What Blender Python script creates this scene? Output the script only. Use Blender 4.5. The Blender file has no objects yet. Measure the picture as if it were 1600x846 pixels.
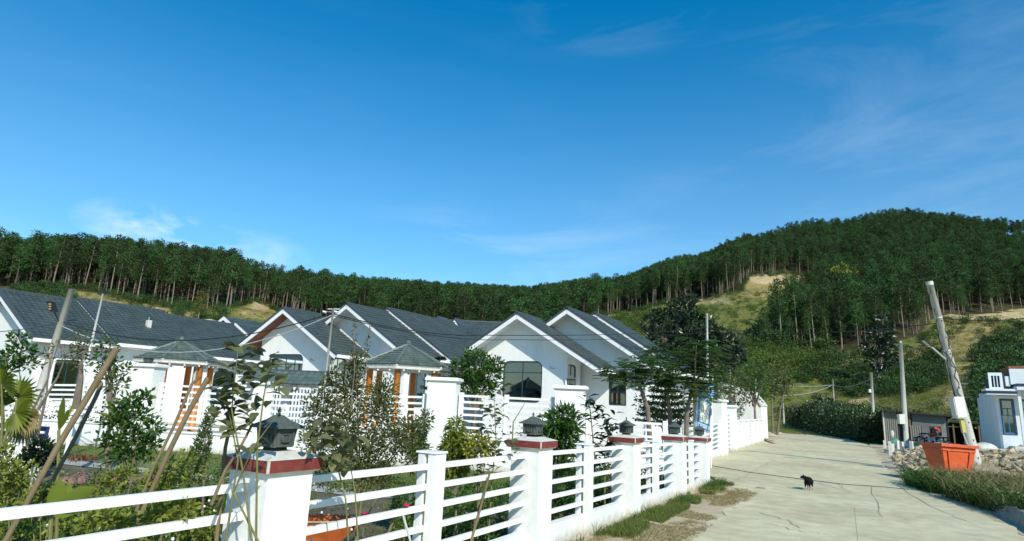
import bpy, math, random
import numpy as np
from math import sin, cos, pi, radians, atan2, sqrt, degrees
from mathutils import Vector, Matrix
from mathutils.geometry import tessellate_polygon
rnd = random.Random(7)
rs = np.random.RandomState(11)
scene = bpy.context.scene
COL = scene.collection

# ---------------------------------------------------------------- camera
FPX, EYE = 950.0, 2.2
ROLL, PITCH, YAW = radians(2.5), radians(12.1), radians(30.06)
R0 = Vector((cos(YAW), sin(YAW), 0)); FH = Vector((-sin(YAW), cos(YAW), 0))
FW = FH * cos(PITCH) + Vector((0, 0, sin(PITCH))); U0 = R0.cross(FW)
CR = R0 * cos(ROLL) + U0 * sin(ROLL); CU = -R0 * sin(ROLL) + U0 * cos(ROLL)
CAM = Vector((0, 0, EYE))
cd = bpy.data.cameras.new('camera'); cam = bpy.data.objects.new('camera', cd); COL.objects.link(cam)
cd.sensor_width = 36; cd.lens = FPX / 1600 * 36; cd.clip_start = .05; cd.clip_end = 12000
m = Matrix((CR, CU, -FW)).transposed().to_4x4(); m.translation = CAM; cam.matrix_world = m
scene.camera = cam
# survey helpers: where a sight line of the photograph meets a real plane
def ray(x, y): return FW + CR * ((x - 800) / FPX) - CU * ((y - 423) / FPX)
def pZ(x, y, z): d = ray(x, y); return CAM + d * ((z - EYE) / d.z)
def pX(x, y, v): d = ray(x, y); return CAM + d * (v / d.x)
def pY(x, y, v): d = ray(x, y); return CAM + d * (v / d.y)
def pD(x, y, D): d = ray(x, y); return CAM + d * (D / d.dot(FH))
def proj(p):
    q = Vector(p) - CAM; k = q.dot(FW); return 800 + FPX * q.dot(CR) / k, 423 - FPX * q.dot(CU) / k

# ---------------------------------------------------------------- world, sun
SUN_AZ = Vector((0.80, -0.60, 0)).normalized(); SUN_EL = radians(36)
w = bpy.data.worlds.new('World'); scene.world = w; w.use_nodes = True
nt = w.node_tree; N = nt.nodes; L = nt.links; N.clear()
out = N.new('ShaderNodeOutputWorld'); bg = N.new('ShaderNodeBackground'); bg.inputs[1].default_value = .135
sky = N.new('ShaderNodeTexSky'); sky.sky_type = 'NISHITA'; sky.sun_disc = False
sky.sun_elevation = SUN_EL; sky.sun_rotation = atan2(SUN_AZ.x, SUN_AZ.y); sky.altitude = 900
sky.air_density = 1.0; sky.dust_density = 0.5; sky.ozone_density = 2.4
hsv = N.new('ShaderNodeHueSaturation'); hsv.inputs['Saturation'].default_value = 1.62; hsv.inputs['Hue'].default_value = .489
hsv.inputs['Value'].default_value = 1.10; L.new(sky.outputs[0], hsv.inputs['Color'])
tc = N.new('ShaderNodeTexCoord')
def wmath(op, a, b=None, clamp=False):
    n = N.new('ShaderNodeMath'); n.operation = op; n.use_clamp = clamp
    for i, v in enumerate((a, b)):
        if v is None: continue
        if isinstance(v, (int, float)): n.inputs[i].default_value = v
        else: L.new(v, n.inputs[i])
    return n.outputs[0]
def wnoise(scale, mapscale, detail=6, rough=.6, dist=.6, rot=(0, 0, 0)):
    mp = N.new('ShaderNodeMapping'); mp.inputs['Scale'].default_value = mapscale; mp.inputs['Rotation'].default_value = rot
    L.new(tc.outputs['Generated'], mp.inputs[0])
    n = N.new('ShaderNodeTexNoise'); n.inputs['Scale'].default_value = scale; n.inputs['Detail'].default_value = detail
    n.inputs['Roughness'].default_value = rough; n.inputs['Distortion'].default_value = dist
    L.new(mp.outputs[0], n.inputs['Vector']); return n.outputs[0]
def patch(x, y, rad_deg, soft=1.0, flat=1.0):
    d = ray(x, y).normalized(); v = N.new('ShaderNodeVectorMath'); v.operation = 'SUBTRACT'
    L.new(tc.outputs['Generated'], v.inputs[0]); v.inputs[1].default_value = d
    mp = N.new('ShaderNodeMapping'); mp.inputs['Scale'].default_value = (1, 1, flat); L.new(v.outputs[0], mp.inputs[0])
    ln = N.new('ShaderNodeVectorMath'); ln.operation = 'LENGTH'; L.new(mp.outputs[0], ln.inputs[0])
    t = wmath('DIVIDE', ln.outputs['Value'], radians(rad_deg))
    return wmath('POWER', wmath('SUBTRACT', 1.0, t, True), soft)
def remap(v, a, b):
    return wmath('DIVIDE', wmath('SUBTRACT', v, a), b - a, True)
wisp = remap(wnoise(2.2, (1, 1, 4.5), 8, .62, 1.0, (.25, .1, 0)), .48, .80)
puff = remap(wnoise(9, (1, 1, 1.6), 8, .6, .5), .40, .62)
c1 = wmath('MULTIPLY', puff, patch(225, 352, 5.2, .8, 2.6))
c1b = wmath('MULTIPLY', puff, patch(330, 385, 8.5, .8, 3.6))
c2 = wmath('MULTIPLY', wisp, patch(1480, 235, 26, .8, 1.8))
c3 = wmath('MULTIPLY', wisp, patch(800, 395, 17, .9, 3.0))
c4 = wmath('MULTIPLY', wisp, patch(970, -10, 10, .7, 2.2))
c5 = wmath('MULTIPLY', wisp, .015)
tot = wmath('ADD', wmath('MULTIPLY', c1, .55), wmath('MULTIPLY', c1b, .45))
tot = wmath('ADD', tot, wmath('MULTIPLY', c2, .17)); tot = wmath('ADD', tot, wmath('MULTIPLY', c3, .28))
tot = wmath('ADD', tot, wmath('MULTIPLY', c4, .2)); tot = wmath('ADD', tot, c5, True)
mix = N.new('ShaderNodeMixRGB'); mix.inputs[2].default_value = (6.2, 6.9, 7.4, 1)
sepz = N.new('ShaderNodeSeparateXYZ'); L.new(tc.outputs['Generated'], sepz.inputs[0])
hz_ = wmath('MULTIPLY', wmath('POWER', wmath('SUBTRACT', 1.0, wmath('DIVIDE', wmath('ABSOLUTE', sepz.outputs['Z']), .62), True), 2.0), .56)
mh = N.new('ShaderNodeMixRGB'); mh.inputs[2].default_value = (5.0, 4.7, 3.9, 1); L.new(hz_, mh.inputs[0]); L.new(hsv.outputs[0], mh.inputs[1])
L.new(tot, mix.inputs[0]); L.new(mh.outputs[0], mix.inputs[1]); L.new(mix.outputs[0], bg.inputs[0]); L.new(bg.outputs[0], out.inputs[0])
sl = bpy.data.lights.new('sun', 'SUN'); sl.energy = 3.9; sl.angle = radians(.5); sl.color = (1, .94, .82)
so = bpy.data.objects.new('sun', sl); COL.objects.link(so)
sd = Vector((SUN_AZ.x * cos(SUN_EL), SUN_AZ.y * cos(SUN_EL), sin(SUN_EL)))
so.rotation_euler = sd.to_track_quat('Z', 'Y').to_euler()
vs = scene.view_settings; vs.view_transform = 'Standard'; vs.look = 'None'; vs.exposure = 0.34; vs.gamma = 1
vs.use_curve_mapping = False

# ---------------------------------------------------------------- materials
MATS = {}
def mat(name, c, rough=.75, var=.12, scale=3.0, bump=.0, bscale=40, metal=0, dirt=None, damt=.3, coat=0, spec=.4, rand=0, grain=0, gscale=30, splash=0, stretch=(1, 1, 1)):
    if name in MATS: return MATS[name]
    m = bpy.data.materials.new(name); m.use_nodes = True; t = m.node_tree; n = t.nodes; l = t.links
    b = n['Principled BSDF']; b.inputs['Roughness'].default_value = rough; b.inputs['Metallic'].default_value = metal
    b.inputs['Specular IOR Level'].default_value = spec
    co = n.new('ShaderNodeTexCoord'); mp = n.new('ShaderNodeMapping'); mp.inputs['Scale'].default_value = stretch; l.new(co.outputs['Object'], mp.inputs[0])
    nz = n.new('ShaderNodeTexNoise'); nz.inputs['Scale'].default_value = scale; nz.inputs['Detail'].default_value = 7; nz.inputs['Roughness'].default_value = .65
    l.new(mp.outputs[0], nz.inputs['Vector'])
    r = n.new('ShaderNodeValToRGB'); r.color_ramp.elements[0].position = .3; r.color_ramp.elements[1].position = .7
    r.color_ramp.elements[0].color = [x * (1 - var) for x in c] + [1]; r.color_ramp.elements[1].color = [min(1, x * (1 + var)) for x in c] + [1]
    l.new(nz.outputs[0], r.inputs[0]); src = r.outputs[0]
    if dirt:
        n2 = n.new('ShaderNodeTexNoise'); n2.inputs['Scale'].default_value = scale * .45; n2.inputs['Detail'].default_value = 9; n2.inputs['Roughness'].default_value = .7
        l.new(mp.outputs[0], n2.inputs['Vector'])
        r2 = n.new('ShaderNodeMapRange'); r2.inputs[1].default_value = .48; r2.inputs[2].default_value = .72; r2.inputs[4].default_value = damt
        l.new(n2.outputs[0], r2.inputs[0]); mx = n.new('ShaderNodeMixRGB'); mx.inputs[2].default_value = list(dirt) + [1]
        l.new(r2.outputs[0], mx.inputs[0]); l.new(src, mx.inputs[1]); src = mx.outputs[0]
    if rand:
        g = n.new('ShaderNodeNewGeometry'); mr = n.new('ShaderNodeMapRange'); mr.inputs[3].default_value = 1 - rand; mr.inputs[4].default_value = 1 + rand
        l.new(g.outputs['Random Per Island'], mr.inputs[0]); hs = n.new('ShaderNodeHueSaturation'); l.new(mr.outputs[0], hs.inputs['Value']); l.new(src, hs.inputs['Color']); src = hs.outputs[0]
    if grain:
        n4 = n.new('ShaderNodeTexNoise'); n4.inputs['Scale'].default_value = gscale; n4.inputs['Detail'].default_value = 4; l.new(co.outputs['Object'], n4.inputs['Vector'])
        r4 = n.new('ShaderNodeMapRange'); r4.inputs[1].default_value = .3; r4.inputs[2].default_value = .7; r4.inputs[3].default_value = 1 - grain; r4.inputs[4].default_value = 1 + grain; l.new(n4.outputs[0], r4.inputs[0])
        h4 = n.new('ShaderNodeHueSaturation'); l.new(r4.outputs[0], h4.inputs['Value']); l.new(src, h4.inputs['Color']); src = h4.outputs[0]
    if splash:
        sz = n.new('ShaderNodeSeparateXYZ'); l.new(co.outputs['Object'], sz.inputs[0]); n5 = n.new('ShaderNodeTexNoise'); n5.inputs['Scale'].default_value = 5; n5.inputs['Detail'].default_value = 7; n5.inputs['Roughness'].default_value = .7; l.new(co.outputs['Object'], n5.inputs['Vector'])
        m5 = n.new('ShaderNodeMapRange'); m5.inputs[1].default_value = splash; m5.inputs[2].default_value = -.05; m5.inputs[3].default_value = -.42; m5.inputs[4].default_value = .35; m5.clamp = False; l.new(sz.outputs['Z'], m5.inputs[0])
        a5 = n.new('ShaderNodeMath'); a5.operation = 'ADD'; l.new(m5.outputs[0], a5.inputs[0]); l.new(n5.outputs[0], a5.inputs[1]); r5 = n.new('ShaderNodeMapRange'); r5.inputs[1].default_value = .25; r5.inputs[2].default_value = .75; r5.inputs[4].default_value = .8; l.new(a5.outputs[0], r5.inputs[0])
        x5 = n.new('ShaderNodeMixRGB'); x5.inputs[2].default_value = (.36, .31, .21, 1); l.new(r5.outputs[0], x5.inputs[0]); l.new(src, x5.inputs[1]); src = x5.outputs[0]
    l.new(src, b.inputs['Base Color'])
    if bump:
        n3 = n.new('ShaderNodeTexNoise'); n3.inputs['Scale'].default_value = bscale; n3.inputs['Detail'].default_value = 6; l.new(mp.outputs[0], n3.inputs['Vector'])
        bp = n.new('ShaderNodeBump'); bp.inputs['Strength'].default_value = bump; bp.inputs['Distance'].default_value = .02
        l.new(n3.outputs[0], bp.inputs['Height']); l.new(bp.outputs[0], b.inputs['Normal'])
    if coat: b.inputs['Coat Weight'].default_value = coat
    MATS[name] = m; return m
def leafmat(name, c1, c2, trans=.3, rough=.5, objrand=.0, spec=.3):
    if name in MATS: return MATS[name]
    m = bpy.data.materials.new(name); m.use_nodes = True; t = m.node_tree; n = t.nodes; l = t.links
    b = n['Principled BSDF']; b.inputs['Roughness'].default_value = rough; b.inputs['Specular IOR Level'].default_value = spec
    g = n.new('ShaderNodeNewGeometry'); r = n.new('ShaderNodeValToRGB')
    r.color_ramp.elements[0].color = list(c1) + [1]; r.color_ramp.elements[1].color = list(c2) + [1]
    l.new(g.outputs['Random Per Island'], r.inputs[0]); src = r.outputs[0]
    if objrand:
        oi = n.new('ShaderNodeObjectInfo'); hs = n.new('ShaderNodeHueSaturation')
        mr = n.new('ShaderNodeMapRange'); mr.inputs[3].default_value = 1 - objrand; mr.inputs[4].default_value = 1 + objrand; l.new(oi.outputs['Random'], mr.inputs[0])
        m2 = n.new('ShaderNodeMapRange'); m2.inputs[3].default_value = .5 - objrand * .05; m2.inputs[4].default_value = .5 + objrand * .04; l.new(oi.outputs['Random'], m2.inputs[0])
        l.new(mr.outputs[0], hs.inputs['Value']); l.new(m2.outputs[0], hs.inputs['Hue']); l.new(src, hs.inputs['Color']); src = hs.outputs[0]
    l.new(src, b.inputs['Base Color'])
    tr = n.new('ShaderNodeBsdfTranslucent'); l.new(src, tr.inputs[0]); mx = n.new('ShaderNodeMixShader'); mx.inputs[0].default_value = trans
    l.new(b.outputs[0], mx.inputs[1]); l.new(tr.outputs[0], mx.inputs[2]); l.new(mx.outputs[0], n['Material Output'].inputs[0])
    MATS[name] = m; return m
def glassmat(name, tint=(.45, .62, .62), refl=.35):
    if name in MATS: return MATS[name]
    m = bpy.data.materials.new(name); m.use_nodes = True; t = m.node_tree; n = t.nodes; l = t.links
    n.remove(n['Principled BSDF']); a = n.new('ShaderNodeBsdfTransparent'); a.inputs[0].default_value = list(tint) + [1]
    g = n.new('ShaderNodeBsdfGlossy'); g.inputs['Roughness'].default_value = .03; g.inputs[0].default_value = (.75, .85, .85, 1)
    mx = n.new('ShaderNodeMixShader'); fr = n.new('ShaderNodeFresnel'); fr.inputs[0].default_value = 1.6
    ad = n.new('ShaderNodeMath'); ad.operation = 'ADD'; ad.inputs[1].default_value = refl * .3; l.new(fr.outputs[0], ad.inputs[0])
    l.new(ad.outputs[0], mx.inputs[0]); l.new(a.outputs[0], mx.inputs[1]); l.new(g.outputs[0], mx.inputs[2]); l.new(mx.outputs[0], n['Material Output'].inputs[0])
    MATS[name] = m; return m
M_WHITE = mat('white_render', (.80, .82, .78), .75, .03, 1.6, .15, 25, dirt=(.58, .59, .52), damt=.38, grain=.03, gscale=9, splash=.3, stretch=(1.6, 1.6, .3))
M_WHITE2 = mat('white_fence_paint', (.80, .825, .79), .6, .03, 3.0, .12, 60, dirt=(.50, .49, .40), damt=.36, grain=.04, gscale=14, splash=.30, stretch=(1.5, 1.5, .35))
M_TRIM = mat('white_trim', (.82, .83, .82), .5, .02, 3)
M_TILE = mat('dark_slate_tile', (.052, .072, .066), .45, .18, 2.0, .1, 30, rand=.12, dirt=(.10, .13, .115), damt=.55, spec=.5)
M_TILEG = mat('gazebo_tile', (.095, .13, .112), .5, .18, 3.0, .15, 30, rand=.2, dirt=(.13, .16, .14), damt=.5, spec=.5)
M_RIDGE = mat('ridge_tile', (.055, .07, .078), .5, .1, 4)
M_SOFFIT = mat('brown_soffit', (.23, .09, .045), .7, .15, 5)
M_BAND = mat('oxblood_band', (.19, .035, .03), .6, .16, 9, .1, 60, dirt=(.45, .33, .28), damt=.25)
M_CEM = mat('cement_cap', (.60, .60, .54), .85, .1, 12, .25, 60, dirt=(.38, .37, .32), damt=.5)
M_LANT = mat('weathered_lantern', (.075, .095, .085), .75, .25, 14, .3, 60, dirt=(.16, .19, .17), damt=.6)
M_DARK = mat('black_metal', (.02, .022, .022), .5, .1, 5)
M_ORANGE = mat('varnished_orange_post', (.62, .22, .04), .45, .18, 6, .1, 30, spec=.5)
M_ORDARK = mat('brown_post', (.16, .05, .03), .5, .15, 6)
M_CONC = mat('pole_concrete', (.45, .45, .40), .85, .12, 5, .2, 60, dirt=(.29, .29, .25), damt=.4)
M_METAL = mat('galvanised', (.55, .57, .56), .45, .08, 6, metal=.3)
M_WOOD = mat('dry_stake', (.165, .125, .065), .85, .25, 9, .4, 50, dirt=(.12, .08, .04), damt=.5, stretch=(1, 1, .25))
M_BARK = mat('grey_bark', (.17, .14, .11), .9, .3, 6, .5, 30)
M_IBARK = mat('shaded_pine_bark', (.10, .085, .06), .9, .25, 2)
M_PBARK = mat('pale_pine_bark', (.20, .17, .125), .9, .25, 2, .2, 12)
M_STEM = mat('green_stem', (.16, .16, .06), .8, .2, 8)
M_ROAD = mat('worn_concrete', (.545, .505, .325), .9, .13, .5, .35, 14, dirt=(.42, .35, .21), damt=1, grain=.13, gscale=2.6)
M_JOINT = mat('joint_dirt', (.25, .23, .175), .95, .2, 9)
M_DIRT = mat('dry_dirt', (.46, .385, .25), .95, .2, 1.6, .6, 9, dirt=(.27, .22, .15), damt=.6)
M_SOIL = mat('dark_soil', (.12, .10, .06), .95, .3, 2.5, .6, 14, dirt=(.07, .10, .03), damt=.8)
M_LAWN = mat('lawn_base', (.13, .17, .05), .95, .3, 1.5, .6, 20, dirt=(.19, .17, .08), damt=.6)
M_RUBBLE = mat('broken_stone', (.43, .36, .235), .92, .25, 5, .4, 30, rand=.28, dirt=(.25, .21, .15), damt=.5)
M_ROCK = mat('garden_rock', (.22, .13, .10), .92, .3, 4, .5, 20, dirt=(.33, .32, .28), damt=.8)
M_PATH = mat('garden_path', (.36, .36, .33), .9, .15, 3, .3, 25, dirt=(.22, .22, .18), damt=.5)
M_BLUE = mat('sign_blue', (.05, .26, .54), .5, .12, 6, dirt=(.10, .33, .55), damt=.5)
M_SIGNW = mat('sign_white', (.66, .67, .62), .6, .06, 5)
M_LETTER = mat('sign_lettering', (.72, .78, .80), .6, .06, 8)
M_BIN = mat('bin_orange', (.60, .10, .022), .6, .22, 3, .1, 20, dirt=(.26, .09, .05), damt=.8, spec=.5)
M_CORR = mat('corrugated_zinc', (.19, .20, .17), .6, .15, 1.5, .1, 12, metal=.1, dirt=(.15, .13, .09), damt=.55)
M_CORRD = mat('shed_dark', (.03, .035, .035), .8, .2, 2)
M_RED = mat('red_panel', (.60, .07, .03), .5, .12, 6)
M_HOUSEBL = mat('pale_blue_render', (.68, .745, .76), .7, .04, 1.5, .1, 20, dirt=(.45, .49, .52), damt=.3)
M_NAVY = mat('navy_trim', (.035, .035, .09), .5, .1, 4)
M_BLUEFR = mat('blue_window_frame', (.05, .16, .32), .45, .1, 4)
M_FRAME = mat('dark_window_frame', (.03, .05, .06), .45, .1, 4)
M_CURT = mat('pale_curtain', (.45, .47, .45), .9, .1, 6)
M_TARP = mat('white_sacking', (.52, .53, .47), .85, .25, 4, .4, 12)
M_GREENSACK = mat('green_sack', (.08, .30, .20), .7, .2, 5, .4, 12)
M_GREYSACK = mat('grey_sheet', (.14, .17, .19), .6, .25, 5, .4, 10)
M_TYRE = mat('tyre_rubber', (.02, .02, .02), .8, .1, 6)
M_NAVYSH = mat('navy_sheet', (.02, .04, .13), .5, .2, 3)
M_FUR = mat('black_fur', (.005, .005, .005), .8, .4, 14, .2, 90, spec=.15)
M_FURW = mat('white_fur', (.42, .38, .32), .8, .2, 14)
M_BARROW = mat('rusty_orange_tray', (.48, .12, .03), .55, .25, 5, .2, 20, dirt=(.16, .06, .03), damt=.6)
M_RUST = mat('rusty_rim', (.40, .30, .18), .7, .25, 9)
M_FLOWER = mat('white_petals', (.8, .8, .76), .7, .02, 5)
M_PINK = mat('crimson_petals', (.45, .01, .07), .7, .1, 5)
M_GLASS = glassmat('window_glass')
L_PINE = leafmat('pine_needles', (.022, .058, .016), (.064, .128, .030), .25, .7, .5)
L_PINEY = leafmat('yellow_pine_needles', (.10, .12, .02), (.20, .20, .03), .25, .7, .1)
L_SHRUB = leafmat('hill_shrub_leaves', (.020, .052, .014), (.060, .115, .025), .2, .55, .4)
L_DARK = leafmat('dark_glossy_leaves', (.008, .020, .010), (.025, .048, .018), .12, .35, 0, .6)
L_MID = leafmat('mid_green_leaves', (.028, .075, .014), (.075, .16, .025), .3, .45)
L_FERN = leafmat('feathery_leaves', (.035, .09, .018), (.095, .175, .035), .35, .5)
L_OLIVE = leafmat('olive_small_leaves', (.050, .068, .018), (.15, .165, .05), .3, .7)
L_BROAD = leafmat('broad_dusty_leaves', (.10, .12, .05), (.22, .24, .11), .45, .5)
L_LIME = leafmat('lime_leaves', (.11, .16, .018), (.26, .31, .045), .4, .5)
L_YEL = leafmat('yellow_leaves', (.24, .26, .03), (.42, .42, .06), .35, .5)
L_COVER = leafmat('sunny_undergrowth', (.10, .15, .02), (.34, .38, .07), .4, .55)
L_COVER2 = leafmat('green_undergrowth', (.05, .10, .015), (.15, .24, .04), .35, .55)
L_GRASS = leafmat('grass_blades', (.07, .12, .02), (.18, .22, .05), .3, .6)
L_STRAW = leafmat('dry_grass_blades', (.20, .17, .07), (.38, .31, .14), .3, .7)
L_SHRUB2 = leafmat('bright_shrub_leaves', (.045, .095, .014), (.12, .18, .03), .25, .55, .25)
L_HEDGE = leafmat('hedge_leaves', (.018, .045, .014), (.060, .105, .022), .2, .4, .1, .5)

# ---------------------------------------------------------------- mesh tools
class MB:
    def __init__(s): s.v = []; s.f = []; s.smooth = False
    def add(s, vs, fs):
        o = len(s.v); s.v += [tuple(p) for p in vs]; s.f += [tuple(i + o for i in f) for f in fs]; return s
    def obox(s, c, ax, ay, az):
        c = Vector(c); ax = Vector(ax); ay = Vector(ay); az = Vector(az)
        vs = [c + ax * i + ay * j + az * k for k in (-1, 1) for j in (-1, 1) for i in (-1, 1)]
        return s.add(vs, [(0, 2, 3, 1), (4, 5, 7, 6), (0, 1, 5, 4), (2, 6, 7, 3), (0, 4, 6, 2), (1, 3, 7, 5)])
    def box(s, x0, x1, y0, y1, z0, z1):
        return s.obox(((x0 + x1) / 2, (y0 + y1) / 2, (z0 + z1) / 2), ((x1 - x0) / 2, 0, 0), (0, (y1 - y0) / 2, 0), (0, 0, (z1 - z0) / 2))
    def frust(s, cx, cy, z0, z1, a0, b0, a1, b1, rot=0):
        c, q = cos(rot), sin(rot); vs = []
        for z, a, b in ((z0, a0, b0), (z1, a1, b1)):
            for i, j in ((-1, -1), (1, -1), (1, 1), (-1, 1)): vs.append((cx + i * a * c - j * b * q, cy + i * a * q + j * b * c, z))
        return s.add(vs, [(3, 2, 1, 0), (4, 5, 6, 7), (0, 1, 5, 4), (1, 2, 6, 5), (2, 3, 7, 6), (3, 0, 4, 7)])
    def beam(s, a, b, wx, wz, up=(0, 0, 1)):
        a = Vector(a); b = Vector(b); d = (b - a); l = d.length; d.normalize(); side = d.cross(Vector(up)).normalized(); u = side.cross(d)
        return s.obox((a + b) / 2, d * l / 2, side * wx / 2, u * wz / 2)
    def tube(s, pts, rad, n=8, cap=True):
        pts = [Vector(p) for p in pts]; rad = rad if hasattr(rad, '__len__') else [rad] * len(pts)
        vs = []; fs = []; ref = Vector((.31, .17, .93))
        if abs((pts[-1] - pts[0]).normalized().dot(ref)) > .95: ref = Vector((1, 0, .1))
        for i, p in enumerate(pts):
            d = (pts[min(i + 1, len(pts) - 1)] - pts[max(i - 1, 0)]).normalized(); a = d.cross(ref).normalized(); b = d.cross(a)
            for k in range(n): t = 2 * pi * k / n; vs.append(p + (a * cos(t) + b * sin(t)) * rad[i])
        for i in range(len(pts) - 1):
            for k in range(n): k2 = (k + 1) % n; fs.append((i * n + k, i * n + k2, (i + 1) * n + k2, (i + 1) * n + k))
        if cap: fs.append(tuple(range(n))); fs.append(tuple((len(pts) - 1) * n + k for k in reversed(range(n))))
        return s.add(vs, fs)
    def prism(s, poly, ext):   # poly: 3d points, ext: vector
        e = Vector(ext); k = len(poly); vs = [Vector(p) for p in poly] + [Vector(p) + e for p in poly]
        return s.add(vs, [tuple(range(k)), tuple(reversed(range(k, 2 * k)))] + [(i, i + k, (i + 1) % k + k, (i + 1) % k) for i in range(k)])
    def wall(s, O, u, v, outer, holes, thick):  # sheet with openings, thickness towards -u x v
        O = Vector(O); u = Vector(u); v = Vector(v); n = u.cross(v).normalized()
        loops = [outer] + holes; P = [[Vector((a, b, 0)) for a, b in lp] for lp in loops]; tris = tessellate_polygon(P)
        flat = [p for lp in P for p in lp]; W = [O + u * p.x + v * p.y for p in flat]; K = len(W)
        fs = [tuple(t) for t in tris] + [tuple(i + K for i in reversed(t)) for t in tris]; o = 0
        for lp in loops:
            k = len(lp); fs += [(o + i, o + (i + 1) % k, o + (i + 1) % k + K, o + i + K) for i in range(k)]; o += k
        return s.add(W + [p - n * thick for p in W], fs)
    def ring(s, O, u, v, lo, li, d0, d1):  # frame between two loops of equal length
        O = Vector(O); u = Vector(u); v = Vector(v); n = u.cross(v).normalized(); k = len(lo)
        vs = [O + u * a + v * b + n * d for d in (d0, d1) for lp in (lo, li) for a, b in lp]; fs = []
        for i in range(k):
            j = (i + 1) % k
            fs += [(i, j, k + j, k + i), (2 * k + i, 3 * k + i, 3 * k + j, 2 * k + j), (i, 2 * k + i, 2 * k + j, j), (k + i, k + j, 3 * k + j, 3 * k + i)]
        return s.add(vs, fs)
    def sphere(s, c, r, nu=12, nv=8, sc=(1, 1, 1)):
        vs = [(c[0], c[1], c[2] - r * sc[2])]; fs = []
        for j in range(1, nv):
            a = pi * j / nv
            for i in range(nu): b = 2 * pi * i / nu; vs.append((c[0] + r * sc[0] * sin(a) * cos(b), c[1] + r * sc[1] * sin(a) * sin(b), c[2] - r * sc[2] * cos(a)))
        vs.append((c[0], c[1], c[2] + r * sc[2])); K = len(vs) - 1
        for i in range(nu): fs.append((0, 1 + (i + 1) % nu, 1 + i)); fs.append((K, K - nu + i, K - nu + (i + 1) % nu))
        for j in range(nv - 2):
            for i in range(nu): a = 1 + j * nu; fs.append((a + i, a + (i + 1) % nu, a + nu + (i + 1) % nu, a + nu + i))
        return s.add(vs, fs)
    def torus(s, c, ax, R, r, n=20, k=8):
        ax = Vector(ax).normalized(); a = ax.orthogonal().normalized(); b = ax.cross(a); c = Vector(c); vs = []; fs = []
        for i in range(n):
            t = 2 * pi * i / n; d = a * cos(t) + b * sin(t)
            for j in range(k): q = 2 * pi * j / k; vs.append(c + d * (R + r * cos(q)) + ax * r * sin(q))
        for i in range(n):
            for j in range(k): fs.append((i * k + j, ((i + 1) % n) * k + j, ((i + 1) % n) * k + (j + 1) % k, i * k + (j + 1) % k))
        return s.add(vs, fs)
    def build(s, name, mt, parent=None, smooth=False, kind=None, label=None, local=False):
        me = bpy.data.meshes.new(name); off = Vector((0, 0, 0))
        if parent is not None and not local:
            p = parent
            while p: off += p.location; p = p.parent
        me.from_pydata([(x - off.x, y - off.y, z - off.z) for x, y, z in s.v], [], s.f); me.materials.append(mt)
        if smooth: me.polygons.foreach_set('use_smooth', [True] * len(me.polygons))
        me.update()
        return link(name, me, parent, kind, label)
def link(name, me, parent=None, kind=None, label=None):
    o = bpy.data.objects.new(name, me); COL.objects.link(o)
    if parent is not None: o.parent = parent
    if kind: o['kind'] = kind
    if label: o['label'] = label
    return o
def tag(o, label=None, cat=None, group=None, kind=None):
    if label: o['label'] = label
    if cat: o['category'] = cat
    if group: o['group'] = group
    if kind: o['kind'] = kind
    return o
def thing(name, label, cat, loc=(0, 0, 0), group=None, rz=0):
    o = bpy.data.objects.new(name, None); o.empty_display_size = .2; COL.objects.link(o); o.location = loc; o.rotation_euler.z = rz
    return tag(o, label, cat, group)
CH = {}
def copy_tree(o, parent=None):
    c = o.copy(); COL.objects.link(c); c.parent = parent
    for k in list(o.children): copy_tree(k, c)
    return c
def npmesh(name, V, F, mt, parent=None, kind=None, local=False):
    me = bpy.data.meshes.new(name); V = np.asarray(V, dtype=np.float32).reshape(-1, 3).copy(); F = np.asarray(F, dtype=np.int32)
    if parent is not None and not local:
        p = parent
        while p: V -= np.array(p.location[:], dtype=np.float32); p = p.parent
    me.vertices.add(len(V)); me.vertices.foreach_set('co', V.ravel()); k = F.shape[1]
    me.loops.add(F.size); me.loops.foreach_set('vertex_index', F.ravel()); me.polygons.add(len(F))
    me.polygons.foreach_set('loop_start', np.arange(len(F), dtype=np.int32) * k); me.update(calc_edges=True); me.validate(); me.materials.append(mt)
    return link(name, me, parent, kind)
def nrm(a): return a / np.maximum(np.linalg.norm(a, axis=-1, keepdims=True), 1e-9)
def leaves(P, D, length, width, fold=.25, up=None):
    """one leaf per point: base, left, tip, right (+ mid rib), 2 tris each side -> folded kite"""
    P = np.asarray(P, float); n = len(P); D = nrm(np.asarray(D, float)); Ln = np.broadcast_to(np.asarray(length, float), (n,)).reshape(n, 1); Wd = np.broadcast_to(np.asarray(width, float), (n,)).reshape(n, 1)
    ref = rs.normal(size=(n, 3)) if up is None else np.broadcast_to(up, (n, 3)) + rs.normal(size=(n, 3)) * .35
    S = nrm(np.cross(D, ref)); Nn = nrm(np.cross(S, D)); droop = np.array([0, 0, -1.]) * Ln * .12
    b = P; t = P + D * Ln + droop; mid = P + D * Ln * .45; l = mid + S * Wd * .5 + Nn * Wd * fold; r = mid - S * Wd * .5 + Nn * Wd * fold
    V = np.stack([b, l, t, r], 1).reshape(-1, 3); i = np.arange(n)[:, None] * 4
    F = np.concatenate([i + [0, 1, 2], i + [0, 2, 3]], 0); return V, F
def ball(n, c=(0, 0, 0), r=(1, 1, 1), hollow=.5):
    d = nrm(rs.normal(size=(n, 3))); q = (hollow + (1 - hollow) * rs.rand(n, 1)) ; return np.array(c) + d * q * np.array(r), d
def blobs(specs, dens, hollow=.45):
    P = []; D = []
    for (x, y, z, rx, ry, rz) in specs:
        p, d = ball(int(dens * (rx * ry * rz) ** (2 / 3.) * 4), (x, y, z), (rx, ry, rz), hollow); P.append(p); D.append(d)
    return np.concatenate(P), np.concatenate(D)
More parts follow.
